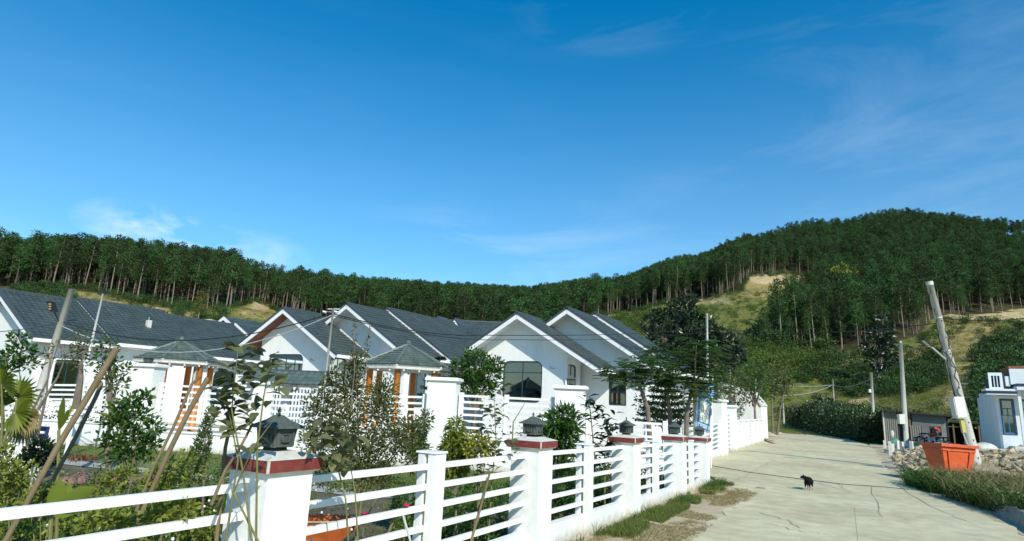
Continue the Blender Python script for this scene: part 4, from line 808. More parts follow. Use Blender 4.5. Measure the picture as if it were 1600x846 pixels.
wl_ = thing('low_building', 'flat-topped white wall beyond the long left roof', 'building', pD(320, 505, 60)); p = pD(297, 503, 60); q = pD(342, 507, 60); MB().beam((p.x, p.y, p.z / 2), (q.x, q.y, p.z / 2), 3, p.z).build('wall', M_WHITE, wl_); MB().beam((p.x, p.y, p.z + .08), (q.x, q.y, p.z + .08), 3.1, .14).build('coping', M_CEM, wl_)

# ---------------------------------------------------------------- gazebos
def gazebo(cx, cy, za, ze, R, label, rot):
    t = thing('gazebo', label, 'gazebo', (cx, cy, 0), 'hexagonal tiled gazebos')
    C_ = [Vector((cx + R * cos(rot + k * pi / 3), cy + R * sin(rot + k * pi / 3), ze)) for k in range(6)]; A_ = Vector((cx, cy, za))
    for k in range(6):
        a0, a1 = C_[k], C_[(k + 1) % 6]; mid = (a0 + a1) / 2; a = (a1 - a0).normalized(); d = (mid - A_); Ls = d.length; d.normalize(); n_ = a.cross(d); n_ = n_ if n_.z > 0 else -n_; half = (a1 - a0).length / 2; tm = MB(); rows = 9
        tiles(tm, A_ + n_ * .01, a, d, n_, rows, Ls / rows, .2, lambda s_: (-half * s_ / Ls, half * s_ / Ls), .028, .04); o = tm.build('roof_tiles', M_TILEG, t); o['kind'] = 'stuff'
        MB().prism([A_ - n_ * .01, a0 - n_ * .01, a1 - n_ * .01], -n_ * .04).build('roof_deck', M_TRIM, t)
        MB().tube([A_ + (a0 - A_) * .02 + Vector((0, 0, .05)), a0 + Vector((0, 0, .05))], [.05, .06], 6).build('hip_cap', M_TILEG, t)
        MB().beam(a0 - Vector((0, 0, .10)), a1 - Vector((0, 0, .10)), .05, .09).build('fascia', M_CEM, t)
        q = A_ + (a0 - A_) * .80; col = M_ORANGE; MB().tube([(q.x, q.y, 0), (q.x, q.y, ze + .1)], [.13, .115], 14).build('post', col, t, smooth=True)
        for f in (.17, .5, .83): b = a0 + (a1 - a0) * f - Vector((0, 0, .20)); MB().sphere(b, .04, 8, 6).build('bulb', M_SIGNW, t)
    MB().sphere((cx, cy, za + .1), .1, 8, 6).build('finial', M_TILEG, t)
    c = MB(); c.prism([(cx + (R * .93) * cos(rot + k * pi / 3), cy + (R * .93) * sin(rot + k * pi / 3), ze - .13) for k in range(6)], (0, 0, -.04)); c.build('ceiling', M_WHITE, t)
    f = MB(); f.prism([(cx + (R * .85) * cos(rot + k * pi / 3), cy + (R * .85) * sin(rot + k * pi / 3), .01) for k in range(6)], (0, 0, .3)); f.build('floor', M_CEM, t)
p = pD(284, 530, 24.6); gazebo(p.x, p.y, p.z - .1, 3.20, 1.54, 'hexagonal gazebo with grey-green tiles and orange posts in front of the long dark roof', radians(8))
p = pD(638, 540, 23.6); gazebo(p.x, p.y, p.z, 3.30, 1.74, 'hexagonal gazebo with grey-green tiles and orange posts in front of the middle white house', radians(-3))
# ---------------------------------------------------------------- planting
def gp(x, D): p = pD(x, hor(x) + 2.2 * 972 / D, D); return Vector((p.x, p.y, 0))
def plant(name, label, cat, xb, D, bl, mt, ll, lw, dens, stems=None, group=None, stemr=.03, bark=None, hollow=.45, up=.4, fold=.2, droop=0, sprays=0, basez=0, depth=1.0, minz=.05):
    b = gp(xb, D); b.z = basez; t = thing(name, label, cat, b, group); k = D / 972; sp = []; r = random.Random(hash(label) % 1000 if False else sum(map(ord, label)))
    for e in bl:
        x, y, rx, ry = e[:4]; dd = e[4] if len(e) > 4 else r.uniform(-.5, .5) * rx * k * depth; p = pD(x, y, D + dd); sp.append((p.x, p.y, p.z, rx * k, rx * k * depth, ry * k))
    vs = []; tr = MB()
    if stems is None: stems = [(xb, .5)]
    tops = [Vector(s[:3]) for s in sp]
    mid = sum(tops, Vector()) / len(tops); fork = b + (mid - b) * .55
    if isinstance(stems, list) and stems and len(stems[0]) == 2 and not hasattr(stems[0][0], '__len__'):
        tr.tube([b - Vector((0, 0, .1)), b + (fork - b) * .5 + Vector((r.uniform(-.1, .1), r.uniform(-.1, .1), 0)), fork], [stemr * 1.25, stemr, stemr * .8], 7, False)
        for q in tops: c = fork + (q - fork) * .5 + Vector((r.uniform(-.1, .1), r.uniform(-.1, .1), .1)) * stemr * 8; tr.tube([fork, c, q], [stemr * .7, stemr * .45, stemr * .15], 5, False)
    else:
        for st in stems:
            P = [pD(x, y, D) for x, y in st]; P[0].z = min(P[0].z, basez + .0) if P[0].z < .6 else P[0].z; n_ = len(P); tr.tube(P, [stemr * (1 - .75 * i / (n_ - 1)) for i in range(n_)], 7, False)
            tp = P[-1]; near = sorted(tops, key=lambda q: (q - tp).length)[:3]
            for q in near: tr.tube([tp, (tp + q) / 2 + Vector((0, 0, .02)), q], [stemr * .3, stemr * .2, stemr * .1], 5, False)
    for q, s in zip(tops, sp):   # twigs inside each clump
        for _ in range(5): e, dvec = ball(1, s[:3], s[3:], .8); tr.tube([q, Vector(e[0])], [stemr * .16 + .002, .0015 + stemr * .03], 4, False)
    tr.build('trunk' if stemr > .03 else 'stem', bark or M_BARK, t)
    P, Dv = blobs(sp, dens * (16 if D < 15 else 9) / (k * k) / 3000., hollow); P[:, 2] = np.maximum(P[:, 2], minz + basez); Dv = Dv + np.array([0, 0, up]) - np.array([0, 0, droop]) + rs.normal(size=Dv.shape) * .35
    V, F = leaves(P, Dv, rs.uniform(.65, 1.25, len(P)) * ll, rs.uniform(.7, 1.2, len(P)) * lw, fold); npmesh('foliage' if cat != 'tree' else 'crown', V, F, mt, t); return t
T_ = 'tree'; S_ = 'shrub'
plant('broadleaf_tree', 'large dark glossy-leaved tree rising behind the feathery trees', T_, 1080, 48, [(1066, 486, 26, 20), (1045, 505, 26, 22), (1085, 512, 32, 24), (1036, 530, 28, 24), (1108, 528, 28, 26), (1134, 540, 28, 24), (1064, 556, 40, 28), (1108, 566, 42, 26), (1012, 506, 12, 10), (1148, 560, 18, 18), (1082, 535, 34, 24), (1075, 470, 14, 12), (1025, 495, 14, 10)], L_DARK, .42, .22, 46, stemr=.22)
plant('broadleaf_tree', 'bright green round tree in front of the large rounded window', T_, 742, 22.5, [(745, 572, 32, 22), (722, 582, 24, 22), (765, 585, 22, 20), (732, 600, 26, 18), (752, 606, 24, 14), (775, 570, 14, 12), (712, 600, 14, 16), (740, 553, 16, 10)], L_MID, .15, .09, 60, stemr=.07)
def fern_tree(label, D, trunk, tiers, group='feathery trees by the gate'):
    b = gp(trunk[0][0], D); t = thing('feathery_tree', label, T_, b, group); k = D / 972; r = random.Random(sum(map(ord, label))); P = [pD(x, y, D) for x, y in trunk]; P[0].z = -.1; n_ = len(P); tr = MB(); tr.tube(P, [.10 * (1 - .5 * i / (n_ - 1)) for i in range(n_)], 8, False); VV = []; FF = []; o = 0; top = P[-1]
    for (x, y, rx, ry) in tiers:
        c = pD(x, y, D + r.uniform(-.8, .8)); tr.tube([top, (top + c) / 2 + Vector((0, 0, -.12)), c], [.045, .03, .012], 5, False)
        for _ in range(int(rx * 2.3)):
            a = r.uniform(0, 6.28); q = sqrt(r.random()) * rx * k; s = Vector((c.x + cos(a) * q, c.y + sin(a) * q, c.z + r.uniform(-1, 1) * ry * k * 1.5 - (q / (rx * k)) ** 2 * ry * k * .4)); dr = Vector((cos(a) + r.gauss(0, .4), sin(a) + r.gauss(0, .4), r.uniform(-.15, .25))).normalized(); L_ = r.uniform(.28, .48)
            n2 = 13; pts = np.array([(s + dr * L_ * i / n2 - Vector((0, 0, .10 * (i / n2) ** 2)))[:] for i in range(n2)]); side = np.array(dr.cross(Vector((0, 0, 1))).normalized()[:]); dd = np.array(dr[:])
            for sg in (-1, 1):
                V, F = leaves(pts, side[None] * sg + dd[None] * .45 + np.array([0, 0, -.12]), .15 * np.sin(np.linspace(.5, 2.9, n2)) + .02, .035, .05, up=np.array([0, 0, 1.])); VV.append(V); FF.append(F + o); o += len(V)
    tr.build('trunk', M_BARK, t); npmesh('crown', np.concatenate(VV), np.concatenate(FF), L_FERN, t)
fern_tree('feathery tree leaning left over the small window of the right house', 22.5, [(1019, 668), (1012, 640), (1003, 612), (996, 598)], [(975, 578, 28, 9), (1000, 568, 30, 9), (1012, 590, 26, 10), (955, 584, 16, 6), (1030, 575, 24, 10), (990, 594, 22, 8)])
fern_tree('feathery tree with slim dark trunk in the middle of the gate group', 24, [(1050, 668), (1046, 640), (1042, 612), (1048, 596)], [(1045, 560, 34, 10), (1030, 590, 28, 11), (1062, 580, 32, 12), (1020, 550, 22, 8), (1060, 605, 24, 10)])
fern_tree('feathery tree with thick yellowish trunk beside the blue sign', 23, [(1070, 670), (1073, 645), (1080, 615), (1084, 600)], [(1085, 560, 34, 12), (1105, 585, 26, 11), (1075, 592, 28, 12), (1110, 555, 24, 10), (1095, 610, 22, 10), (1088, 540, 26, 9), (1120, 600, 16, 8)])
def tier_fir(label, x0, ytop, ybase, D, rad, n_=9):
    b = gp(x0, D); t = thing('layered_fir', label, T_, b, 'black layered firs'); top = pD(x0, ytop, D); k = D / 972; h = top.z; tr = MB(); tr.tube([b, (b.x, b.y, h)], [.09, .02], 7, False); VV = []; FF = []; o = 0; r = random.Random(int(x0))
    zb = pD(x0, ybase, D).z
    for i in range(n_):
        f = i / (n_ - 1); z = zb + (h - zb) * f; R_ = rad * k * (1 - .8 * f); 
        for j in range(9):
            a = j * .7 + i * .5 + r.uniform(-.15, .15); dr = np.array([cos(a), sin(a), -.05]); m_ = int(16 * R_ / (rad * k)) + 4; pts = np.array([b.x, b.y, z]) + dr * np.linspace(.1, R_, m_)[:, None] + np.array([0, 0, 1]) * (np.linspace(0, 1, m_) ** 2)[:, None] * .15 * R_; tr.tube([(b.x, b.y, z), tuple(pts[-1])], [.02, .006], 4, False)
            for q in range(5): d2 = rs.normal(size=(m_, 3)) * [1, 1, .45] + dr * .8; V, F = leaves(pts, d2, .17, .055, .1); VV.append(V); FF.append(F + o); o += len(V)
    tr.build('trunk', M_BARK, t); npmesh('crown', np.concatenate(VV), np.concatenate(FF), L_DARK, t)
plant('green_tree', 'dense irregular green tree filling the space between the feathery tree trunks', T_, 1032, 25, [(1008, 628, 20, 16), (1032, 640, 24, 16), (1058, 626, 22, 18), (1040, 606, 22, 14), (1088, 640, 18, 16), (1018, 650, 22, 10), (1066, 650, 20, 10)], L_FERN, .17, .06, 30, stemr=.05, hollow=.2)
tier_fir('black layered fir standing between the feathery tree trunks', 1040, 592, 662, 27, 46, 8)
tier_fir('black layered fir behind the posts of the central gazebo', 678, 560, 632, 29, 34, 7)
plant('street_tree', 'dry brownish tree behind the second tall gate pillar', T_, 1146, 38, [(1132, 600, 18, 18), (1148, 592, 20, 18), (1152, 615, 18, 20), (1138, 622, 16, 16), (1150, 638, 12, 16)], L_OLIVE, .22, .10, 26, stemr=.08)
plant('street_tree', 'green tree over the low rail fence up the lane', T_, 1180, 46, [(1170, 590, 22, 18), (1188, 600, 22, 20), (1176, 615, 22, 18), (1160, 600, 16, 16), (1195, 585, 16, 14), (1180, 575, 18, 12)], L_FERN, .28, .12, 36, stemr=.09)
plant('street_tree', 'slim twin-trunked tree at the bend of the lane, left of the short pole', T_, 1212, 62, [(1212, 600, 22, 18), (1224, 585, 18, 16), (1204, 590, 18, 18), (1218, 618, 18, 16), (1230, 605, 14, 14), (1212, 575, 16, 12)], L_OLIVE, .34, .15, 34, stems=[[(1208, 690), (1207, 660), (1206, 620)], [(1213, 690), (1217, 660), (1222, 620)]], stemr=.16)
plant('street_tree', 'bushy green tree behind the blue sign and tall gate pillar', T_, 1118, 36, [(1112, 590, 20, 18), (1128, 600, 18, 16), (1118, 612, 18, 14), (1104, 605, 14, 14)], L_MID, .2, .1, 34, stemr=.09)
plant('broadleaf_tree', 'tall dark tree standing alone in the right field above the shed', T_, 1376, 118, [(1376, 520, 18, 16), (1368, 540, 20, 18), (1386, 545, 18, 18), (1376, 562, 22, 16), (1380, 500, 12, 12)], L_DARK, .9, .45, 60, stemr=.35, basez=6.0)
plant('yellow_bush', 'bright yellow-green bush at the wood edge on the right hill', S_, 1316, 225, [(1316, 420, 14, 8), (1330, 424, 12, 8), (1305, 428, 12, 7)], L_LIME, 1.1, .7, 40, stemr=.2, basez=48)
# ---- garden behind the street fence
plant('olive_shrub', 'big airy olive-green shrub right behind the fence bay, right of the nearest pillar', S_, 560, 7.6, [(505, 632, 32, 34), (548, 612, 34, 32), (592, 640, 36, 36), (540, 665, 44, 38), (610, 690, 40, 34), (560, 708, 46, 36), (495, 688, 30, 36), (640, 676, 26, 30), (555, 572, 20, 24), (600, 610, 24, 26), (520, 590, 18, 22), (650, 715, 22, 26), (505, 735, 30, 26), (590, 742, 36, 24), (665, 655, 12, 16)], L_OLIVE, .05, .022, 38, stemr=.018, bark=M_STEM, hollow=.2, depth=.9)
plant('climbing_twigs', 'two thin leafy shoots rising in front of the middle gable', S_, 552, 7.4, [(553, 515, 4, 12), (555, 535, 4, 12), (575, 530, 5, 14), (570, 552, 6, 12), (552, 556, 5, 10), (578, 512, 3, 8)], L_OLIVE, .04, .02, 30, stems=[[(548, 640), (554, 580), (553, 508)], [(560, 640), (572, 580), (577, 505)]], stemr=.008, hollow=.1, depth=.6)
def leafy_stems(name, label, D, stems, clusters, mt, ll, lw, per=6, r0=.014, bark=M_STEM, droop=.1, spread=.6):
    b = pD(stems[0][0][0], stems[0][0][1], D); b.z = 0; t = thing(name, label, S_, b); tr = MB(); r = random.Random(sum(map(ord, label)))
    for st in stems: P = [pD(x, y, D + r.uniform(-.1, .1)) for x, y in st]; P[0].z = min(P[0].z, 0.0) if P[0].z < .9 else P[0].z; tr.tube(P, [r0 * (1 - .65 * i / (len(P) - 1)) for i in range(len(P))], 7, False)
    tr.build('stem', bark, t); vs = []; fs = []
    for (x, y) in clusters:
        c = pD(x, y, D + r.uniform(-.2, .2))
        for i in range(per):
            a = r.uniform(0, 6.28); d = Vector((cos(a), sin(a), r.uniform(-.3, .9) - droop)).normalized(); L_ = ll * r.uniform(.65, 1.25); w_ = lw * r.uniform(.8, 1.2); s = d.cross(Vector((r.uniform(-.5, .5), r.uniform(-.5, .5), 1))).normalized(); n_ = s.cross(d); o = len(vs); prof = ((0, 0, 0), (.12, .1, 0), (.35, .46, .02), (.6, .48, .0), (.85, .25, -.08), (1, 0, -.16))
            c2 = c + Vector((r.gauss(0, 1), r.gauss(0, 1), r.gauss(0, 1))) * ll * .25
            for (q, ww, dz) in prof: m0 = c2 + d * L_ * q + n_ * dz * L_; vs += [m0 - s * w_ * ww + n_ * w_ * ww * .25, m0, m0 + s * w_ * ww + n_ * w_ * ww * .25]
            for i2 in range(5): k = o + 3 * i2; fs += [(k, k + 1, k + 4, k + 3), (k + 1, k + 2, k + 5, k + 4)]
    m_ = MB(); m_.add(vs, fs); m_.build('foliage', mt, t, smooth=True); return t
leafy_stems('broad_leaved_sapling', 'tall sapling with broad dusty leaves leaning against the nearest red-banded pillar', 4.6, [[(395, 860), (380, 740), (362, 640), (372, 545)], [(400, 860), (402, 700), (412, 620), (424, 560)], [(352, 850), (372, 720), (352, 610)], [(410, 860), (365, 770), (395, 700), (440, 640)]],
    [(373, 548), (378, 562), (368, 590), (376, 605), (350, 598), (345, 620), (362, 640), (395, 590), (410, 582), (425, 566), (440, 575), (402, 640), (388, 668), (355, 668), (412, 690), (398, 612), (430, 600), (350, 640), (380, 640), (365, 620), (395, 560), (378, 580)], L_BROAD, .145, .075, 6, .009)
leafy_stems('broad_leaved_sapling', 'drooping broad leaves right of the nearest pillar lantern, in front of the olive shrub', 5.4, [[(545, 860), (540, 780), (520, 700), (500, 660)], [(560, 860), (555, 770), (545, 715)]], [(495, 655), (508, 668), (520, 660), (535, 668), (528, 690), (515, 700), (540, 700), (505, 690), (548, 680), (488, 675), (520, 715), (545, 725)], L_BROAD, .13, .075, 7, .009, droop=.5)
leafy_stems('slim_sapling', 'slim sapling with sparse grey-green leaves left of the second red-banded pillar', 8.6, [[(762, 850), (768, 760), (775, 690), (772, 620)], [(745, 850), (752, 740), (748, 660)], [(800, 700), (802, 660), (820, 630)]], [(772, 618), (775, 632), (768, 645), (778, 655), (765, 672), (780, 690), (770, 710), (752, 700), (760, 725), (748, 735), (785, 720), (802, 700), (762, 640), (785, 605)], L_BROAD, .14, .08, 7, .012, droop=.2)
plant('columnar_shrub', 'bright green upright shrub left of the slim sapling', S_, 712, 9.2, [(712, 672, 14, 22), (706, 698, 18, 22), (724, 700, 16, 22), (712, 725, 22, 22), (700, 712, 14, 20)], L_LIME, .09, .026, 70, stemr=.02, droop=.9, hollow=.3)
plant('columnar_shrub', 'green upright shrub between the olive shrub and the first slim fence post', S_, 652, 9.6, [(656, 672, 12, 20), (650, 695, 15, 22), (660, 712, 14, 20)], L_MID, .09, .026, 60, stemr=.02, droop=.9, hollow=.3)
plant('yellow_shrub', 'pale yellow-leaved shrub behind the rails left of the second red-banded pillar', S_, 748, 8.8, [(745, 690, 20, 14), (735, 702, 14, 12), (762, 698, 14, 14), (752, 712, 18, 12)], L_YEL, .07, .03, 34, stemr=.012, hollow=.2)
plant('mango_shrub', 'long-leaved green shrub between the second and third red-banded pillars', S_, 872, 12.2, [(868, 662, 24, 18), (885, 650, 18, 14), (858, 685, 24, 22), (880, 690, 26, 24), (868, 718, 24, 22), (892, 668, 16, 14), (850, 705, 14, 18)], L_MID, .20, .05, 22, stemr=.035, droop=.35, hollow=.3)
leafy_stems('dark_sapling', 'dark open sapling just left of the third red-banded pillar', 13, [[(925, 790), (930, 720), (922, 640), (918, 625)], [(945, 780), (945, 710), (955, 660)]], [(918, 625), (924, 634), (930, 648), (922, 655), (940, 660), (953, 655), (945, 675), (935, 690), (950, 695), (928, 705), (940, 715), (955, 680), (962, 668), (930, 730)], L_DARK, .22, .09, 11, .02)
plant('green_shrub', 'leafy dark green shrub in front of the left white rail wall', S_, 205, 8.4, [(205, 628, 16, 14), (188, 640, 16, 16), (226, 622, 14, 12), (215, 652, 22, 18), (180, 662, 20, 18), (240, 668, 16, 18), (205, 684, 24, 22), (170, 690, 18, 20), (232, 696, 20, 20), (195, 712, 24, 18)], L_MID, .085, .045, 17, stemr=.011, hollow=.1)
plant('garden_tree', 'slender tree with sparse crown at the left edge above the fan palm', T_, 48, 13, [(14, 560, 16, 14), (34, 548, 18, 12), (8, 582, 12, 12), (45, 568, 12, 10), (28, 530, 14, 8)], L_MID, .13, .06, 22, stems=[[(28, 690), (35, 640), (30, 575)], [(56, 690), (72, 620), (78, 560)]], stemr=.035)
plant('garden_tree', 'twiggy slender tree beside the left utility pole with few leaves', T_, 78, 12, [(95, 560, 10, 8), (72, 552, 10, 8), (108, 545, 8, 6), (62, 570, 8, 6), (86, 540, 8, 6)], L_OLIVE, .10, .04, 10, stems=[[(42, 700), (52, 640), (76, 590), (80, 560)], [(60, 640), (90, 590), (104, 555)]], stemr=.03, hollow=.1)
plant('garden_tree', 'tree with feathery brownish crown between the two left poles', T_, 132, 15, [(128, 530, 14, 14), (122, 550, 14, 14), (136, 545, 12, 14), (128, 568, 14, 12), (112, 556, 8, 8)], L_OLIVE, .12, .04, 30, stems=[[(118, 640), (126, 590), (128, 560)]], stemr=.10)
plant('garden_tree', 'bushy green tree right of the thin lamp pole in front of the long roof', T_, 172, 16, [(170, 545, 14, 16), (160, 562, 16, 16), (178, 568, 14, 14), (164, 585, 14, 12), (192, 580, 14, 12), (186, 598, 14, 14), (172, 600, 12, 14)], L_MID, .14, .06, 30, stemr=.06)
plant('dark_bush', 'dark rounded bush on the lawn at the left edge', S_, 62, 10, [(62, 704, 18, 18), (50, 718, 16, 16), (76, 716, 14, 14)], L_DARK, .08, .04, 60, stemr=.02)
plant('conifer_bush', 'small blue-green conifer bush left of the nearest red-banded pillar', S_, 318, 9, [(318, 690, 12, 18), (322, 668, 8, 16), (312, 710, 16, 16), (330, 650, 8, 18)], L_FERN, .06, .02, 80, stemr=.02, up=1.2)
plant('red_leaf_bush', 'low rust-coloured bush on the lawn between the leaning stakes', S_, 132, 13.5, [(120, 716, 16, 4), (140, 716, 12, 4)], leafmat('rust_leaves', (.13, .03, .02), (.25, .08, .04), .2), .06, .03, 60, stemr=.01)
for (x_, D_, bl_, lb_) in ((22, 6.0, [(10, 735, 22, 22), (35, 742, 20, 20), (20, 760, 26, 20), (5, 710, 16, 16)], 'sunlit yellow-green shrub at the left edge above the top rail'), (70, 5.4, [(62, 775, 20, 14), (85, 768, 16, 14), (45, 785, 18, 14)], 'low loose yellow-green shrub just above the top left rail'),
    (255, 5.9, [(245, 742, 20, 16), (268, 735, 18, 16), (255, 760, 24, 16), (232, 758, 16, 12)], 'loose lime-green shrub between the two pairs of leaning stakes'), (300, 6.6, [(292, 720, 14, 16), (310, 728, 14, 16), (300, 745, 18, 14)], 'narrow yellow-green shrub left of the nearest red-banded pillar'), (185, 6.6, [(180, 745, 18, 14), (200, 738, 18, 14), (165, 757, 18, 12)], 'bright scruffy shrub in front of the garden path'),
    (150, 4.6, [(140, 815, 22, 14), (170, 808, 20, 14), (195, 820, 20, 12)], 'yellow-green shrub between the two nearest left rails'), (265, 4.7, [(255, 800, 22, 14), (285, 795, 20, 16), (235, 812, 18, 12)], 'yellow-leaved bush between the nearest left rails beside the pillar')):
    plant('yellow_green_shrub', lb_, S_, x_, D_, bl_, L_COVER, .055, .034, 15, stemr=.009, hollow=.1, bark=M_STEM)
# fan palm and strap-leaved plants
fp = thing('fan_palm', 'young fan palm at the left edge above the rails', 'palm', gp(8, 6.6)); vs = []; fs = []; pm = MB(); dv = []; df = []
base = pD(2, 705, 6.6)
for i, (x, y, R_, a0, dry) in enumerate(((2, 600, 46, 70, 0), (28, 622, 44, 40, 0), (6, 636, 40, 150, 0), (24, 645, 40, -10, 0), (-18, 615, 46, 110, 0), (34, 662, 30, -50, 1), (46, 650, 26, -20, 1), (-10, 655, 36, 200, 0))):
    c = pD(x, y, 6.6 + .12 * (i % 3)); pm.tube([base, (base + c) / 2 + Vector((0, 0, .05)), c], [.014, .011, .008], 6, False); k = 6.6 / 972
    u_ = (CR * cos(radians(a0)) + CU * sin(radians(a0)) + FW * (.35 * ((i % 3) - 1))).normalized(); n0 = (FW * -1 + CU * .3).normalized(); s_ = u_.cross(n0).normalized(); n0 = s_.cross(u_)
    V_, F_ = (dv, df) if dry else (vs, fs)
    for j in range(22):
        a = radians(-115 + 230 * j / 21); d = (u_ * cos(a) + s_ * sin(a)); w_ = s_ * cos(a) - u_ * sin(a); L_ = R_ * k * (.78 + .22 * cos(a)) * rnd.uniform(.92, 1.05); o = len(V_); z_ = n0 * .008
        V_ += [c, c + d * L_ * .6 + w_ * .021 + z_, c + d * L_ * .6 - n0 * .012, c + d * L_ * .6 - w_ * .021 + z_, c + d * L_ - Vector((0, 0, .03 + .05 * dry))]; F_ += [(o, o + 1, o + 2), (o, o + 2, o + 3), (o + 1, o + 4, o + 2), (o + 2, o + 4, o + 3)]
m_ = MB(); m_.add(vs, fs); m_.build('fronds', L_LIME, fp); m_ = MB(); m_.add(dv, df); m_.build('dry_fronds', L_STRAW, fp); pm.build('stalks', M_STEM, fp)
def strap_plant(label, x, D, ybase, lv, mt, w_=.06):
    b = gp(x, D); t = thing('strap_leaved_plant', label, 'plant', b); m_ = MB(); c0 = pD(x, ybase, D); MB().tube([b, c0], [.018, .014], 8).build('stem', M_STEM, t)
    for (xt, yt, bow) in lv:
        tp = pD(xt, yt, D + rnd.uniform(-.2, .2)); d = tp - c0; s = d.cross(FW).normalized() * .75 + FW * rnd.uniform(-.5, .5); s.normalize(); vs = []; n_ = 8
        for i in range(n_ + 1): f = i / n_; p = c0 + d * f + Vector((0, 0, bow * f * (1 - f) * 2)); ww = w_ * .62 * (sin(pi * min(1, f * .93 + .07)) ** .9 if f < 1 else .02); q = s.cross(d).normalized(); vs += [p - s * ww + q * ww * .35, p, p + s * ww + q * ww * .35]
        m_.add(vs, [(3 * i + a, 3 * i + a + 1, 3 * i + a + 4, 3 * i + a + 3) for i in range(n_) for a in (0, 1)])
    m_.build('leaves', mt, t, smooth=True)
strap_plant('upright strap-leaved plant with pale stem left of the thick leaning stake', 92, 6.4, 672, [(100, 618, 0), (88, 640, .05), (118, 626, .02), (108, 640, .03)], L_LIME, .045)
strap_plant('broad strap-leaved plant right of the thick leaning stake', 190, 9.2, 665, [(165, 622, .03), (205, 612, .03), (178, 634, .05), (220, 640, .05), (192, 630, 0), (150, 645, .06)], L_LIME, .05)
strap_plant('low banana plant with wide leaves just above the lower left rail', 80, 4.7, 800, [(110, 755, .02), (150, 762, .03), (60, 805, .05), (120, 800, .04), (95, 750, 0)], L_LIME, .10)
# leaning stakes
def stake(label, pts, D0, D1, r0, r1, group='wooden stakes propping the garden plants'):
    n_ = len(pts); P = [pD(x, y, D0 + (D1 - D0) * i / (n_ - 1)) for i, (x, y) in enumerate(pts)]; m_ = MB(); m_.tube(P, [r0 + (r1 - r0) * i / (n_ - 1) for i in range(n_)], 9); c = P[0]; t = m_.build('wooden_stake', M_WOOD, None, smooth=False); tag(t, label, 'stake', group)
stake('thick wooden stake leaning right at the far left of the garden', [(-5, 870), (48, 775), (92, 695), (137, 620), (182, 545)], 4.9, 5.8, .020, .029)
stake('thinner wooden stake crossing behind the thick left one', [(60, 815), (85, 745), (120, 680), (150, 620), (158, 600)], 5.4, 5.9, .016, .020)
stake('wooden stake nearest the pillar, leaning right above the nearest rails', [(190, 880), (222, 800), (262, 710), (294, 645), (324, 592)], 4.8, 5.6, .016, .023)
stake('slender wooden stake just left of the one nearest the pillar', [(212, 800), (240, 730), (270, 670), (300, 600), (312, 590)], 5.2, 5.8, .011, .014)
stake('crooked dark stake leaning against the left face of the nearest pillar', [(330, 790), (352, 735), (375, 700), (395, 662)], 4.5, 4.8, .012, .009)
stake('bundle-like upright stake left of the nearest pillar', [(335, 870), (345, 780), (352, 700), (365, 640)], 4.9, 5.1, .016, .013)
stake('short cut stake poking up behind the rails right of the nearest pillar', [(600, 850), (612, 820), (622, 795)], 6.8, 6.9, .016, .014)
stake('thin pale stake leaning left behind the rails right of the nearest pillar', [(575, 805), (590, 775), (600, 755)], 6.8, 6.9, .008, .008)
stake('pair-like thin stake behind the rails left of the second red-banded pillar', [(735, 850), (752, 790), (765, 740)], 8.0, 8.2, .016, .014)
pp = MB(); pp.tube([pD(630, 806, 6.3), pD(648, 870, 6.1)], .011, 8); tag(pp.build('white_pipe', M_METAL), 'thin white pipe leaning behind the rails beside the first slim fence post', 'pipe')
pp = MB(); pp.tube([pD(46, 765, 6.0), pD(55, 730, 6.0)], .008, 8); tag(pp.build('marker_stake', M_METAL), 'thin white marker stake among the left ground cover', 'stake')
# low ground cover, grass blades, flowers
def cover(name, label, rect, n_, hz, ll, lw, mt, lumps=60, dens=1):
    P = []; x0, x1, y0, y1 = rect
    for _ in range(lumps): cx = rs.uniform(x0, x1); cy = rs.uniform(y0, y1); r_ = rs.uniform(.18, .5); h = hz * rs.uniform(.4, 1.15); p, d = ball(n_ // lumps, (cx, cy, h * .5), (r_, r_, h * .55), .4); P.append(p)
    P = np.concatenate(P); P[:, 2] = np.maximum(P[:, 2], .02); qx, qy = npproj(P - np.array([0, 0, EYE])); P = P[~((qx > 470) & (qx < 612) & (qy > 770))]; V, F = leaves(P, rs.normal(size=P.shape) * [1, 1, .6] + [0, 0, .7], rs.uniform(.6, 1.3, len(P)) * ll, rs.uniform(.7, 1.2, len(P)) * lw, .2); tag(npmesh(name, V, F, mt, None, 'stuff'), label, 'plants')
cover('ground_cover', 'yellow-green leafy ground cover behind the left rails', (-9.5, -4.9, .2, 6.0), 52000, 1.0, .055, .034, L_COVER, 90)
cover('ground_cover', 'mid green leafy undergrowth behind the left rails', (-12.5, -5.2, 1.0, 8.8), 46000, .8, .06, .035, L_COVER2, 100)
cover('ground_cover', 'weedy olive undergrowth behind the street fence', (-9.5, -4.75, 4.0, 12), 30000, .5, .06, .03, L_COVER2, 100)
cover('ground_cover', 'low dark plants along the inside of the far street fence', (-7.5, -4.7, 11, 18), 18000, .6, .08, .04, L_MID, 60)
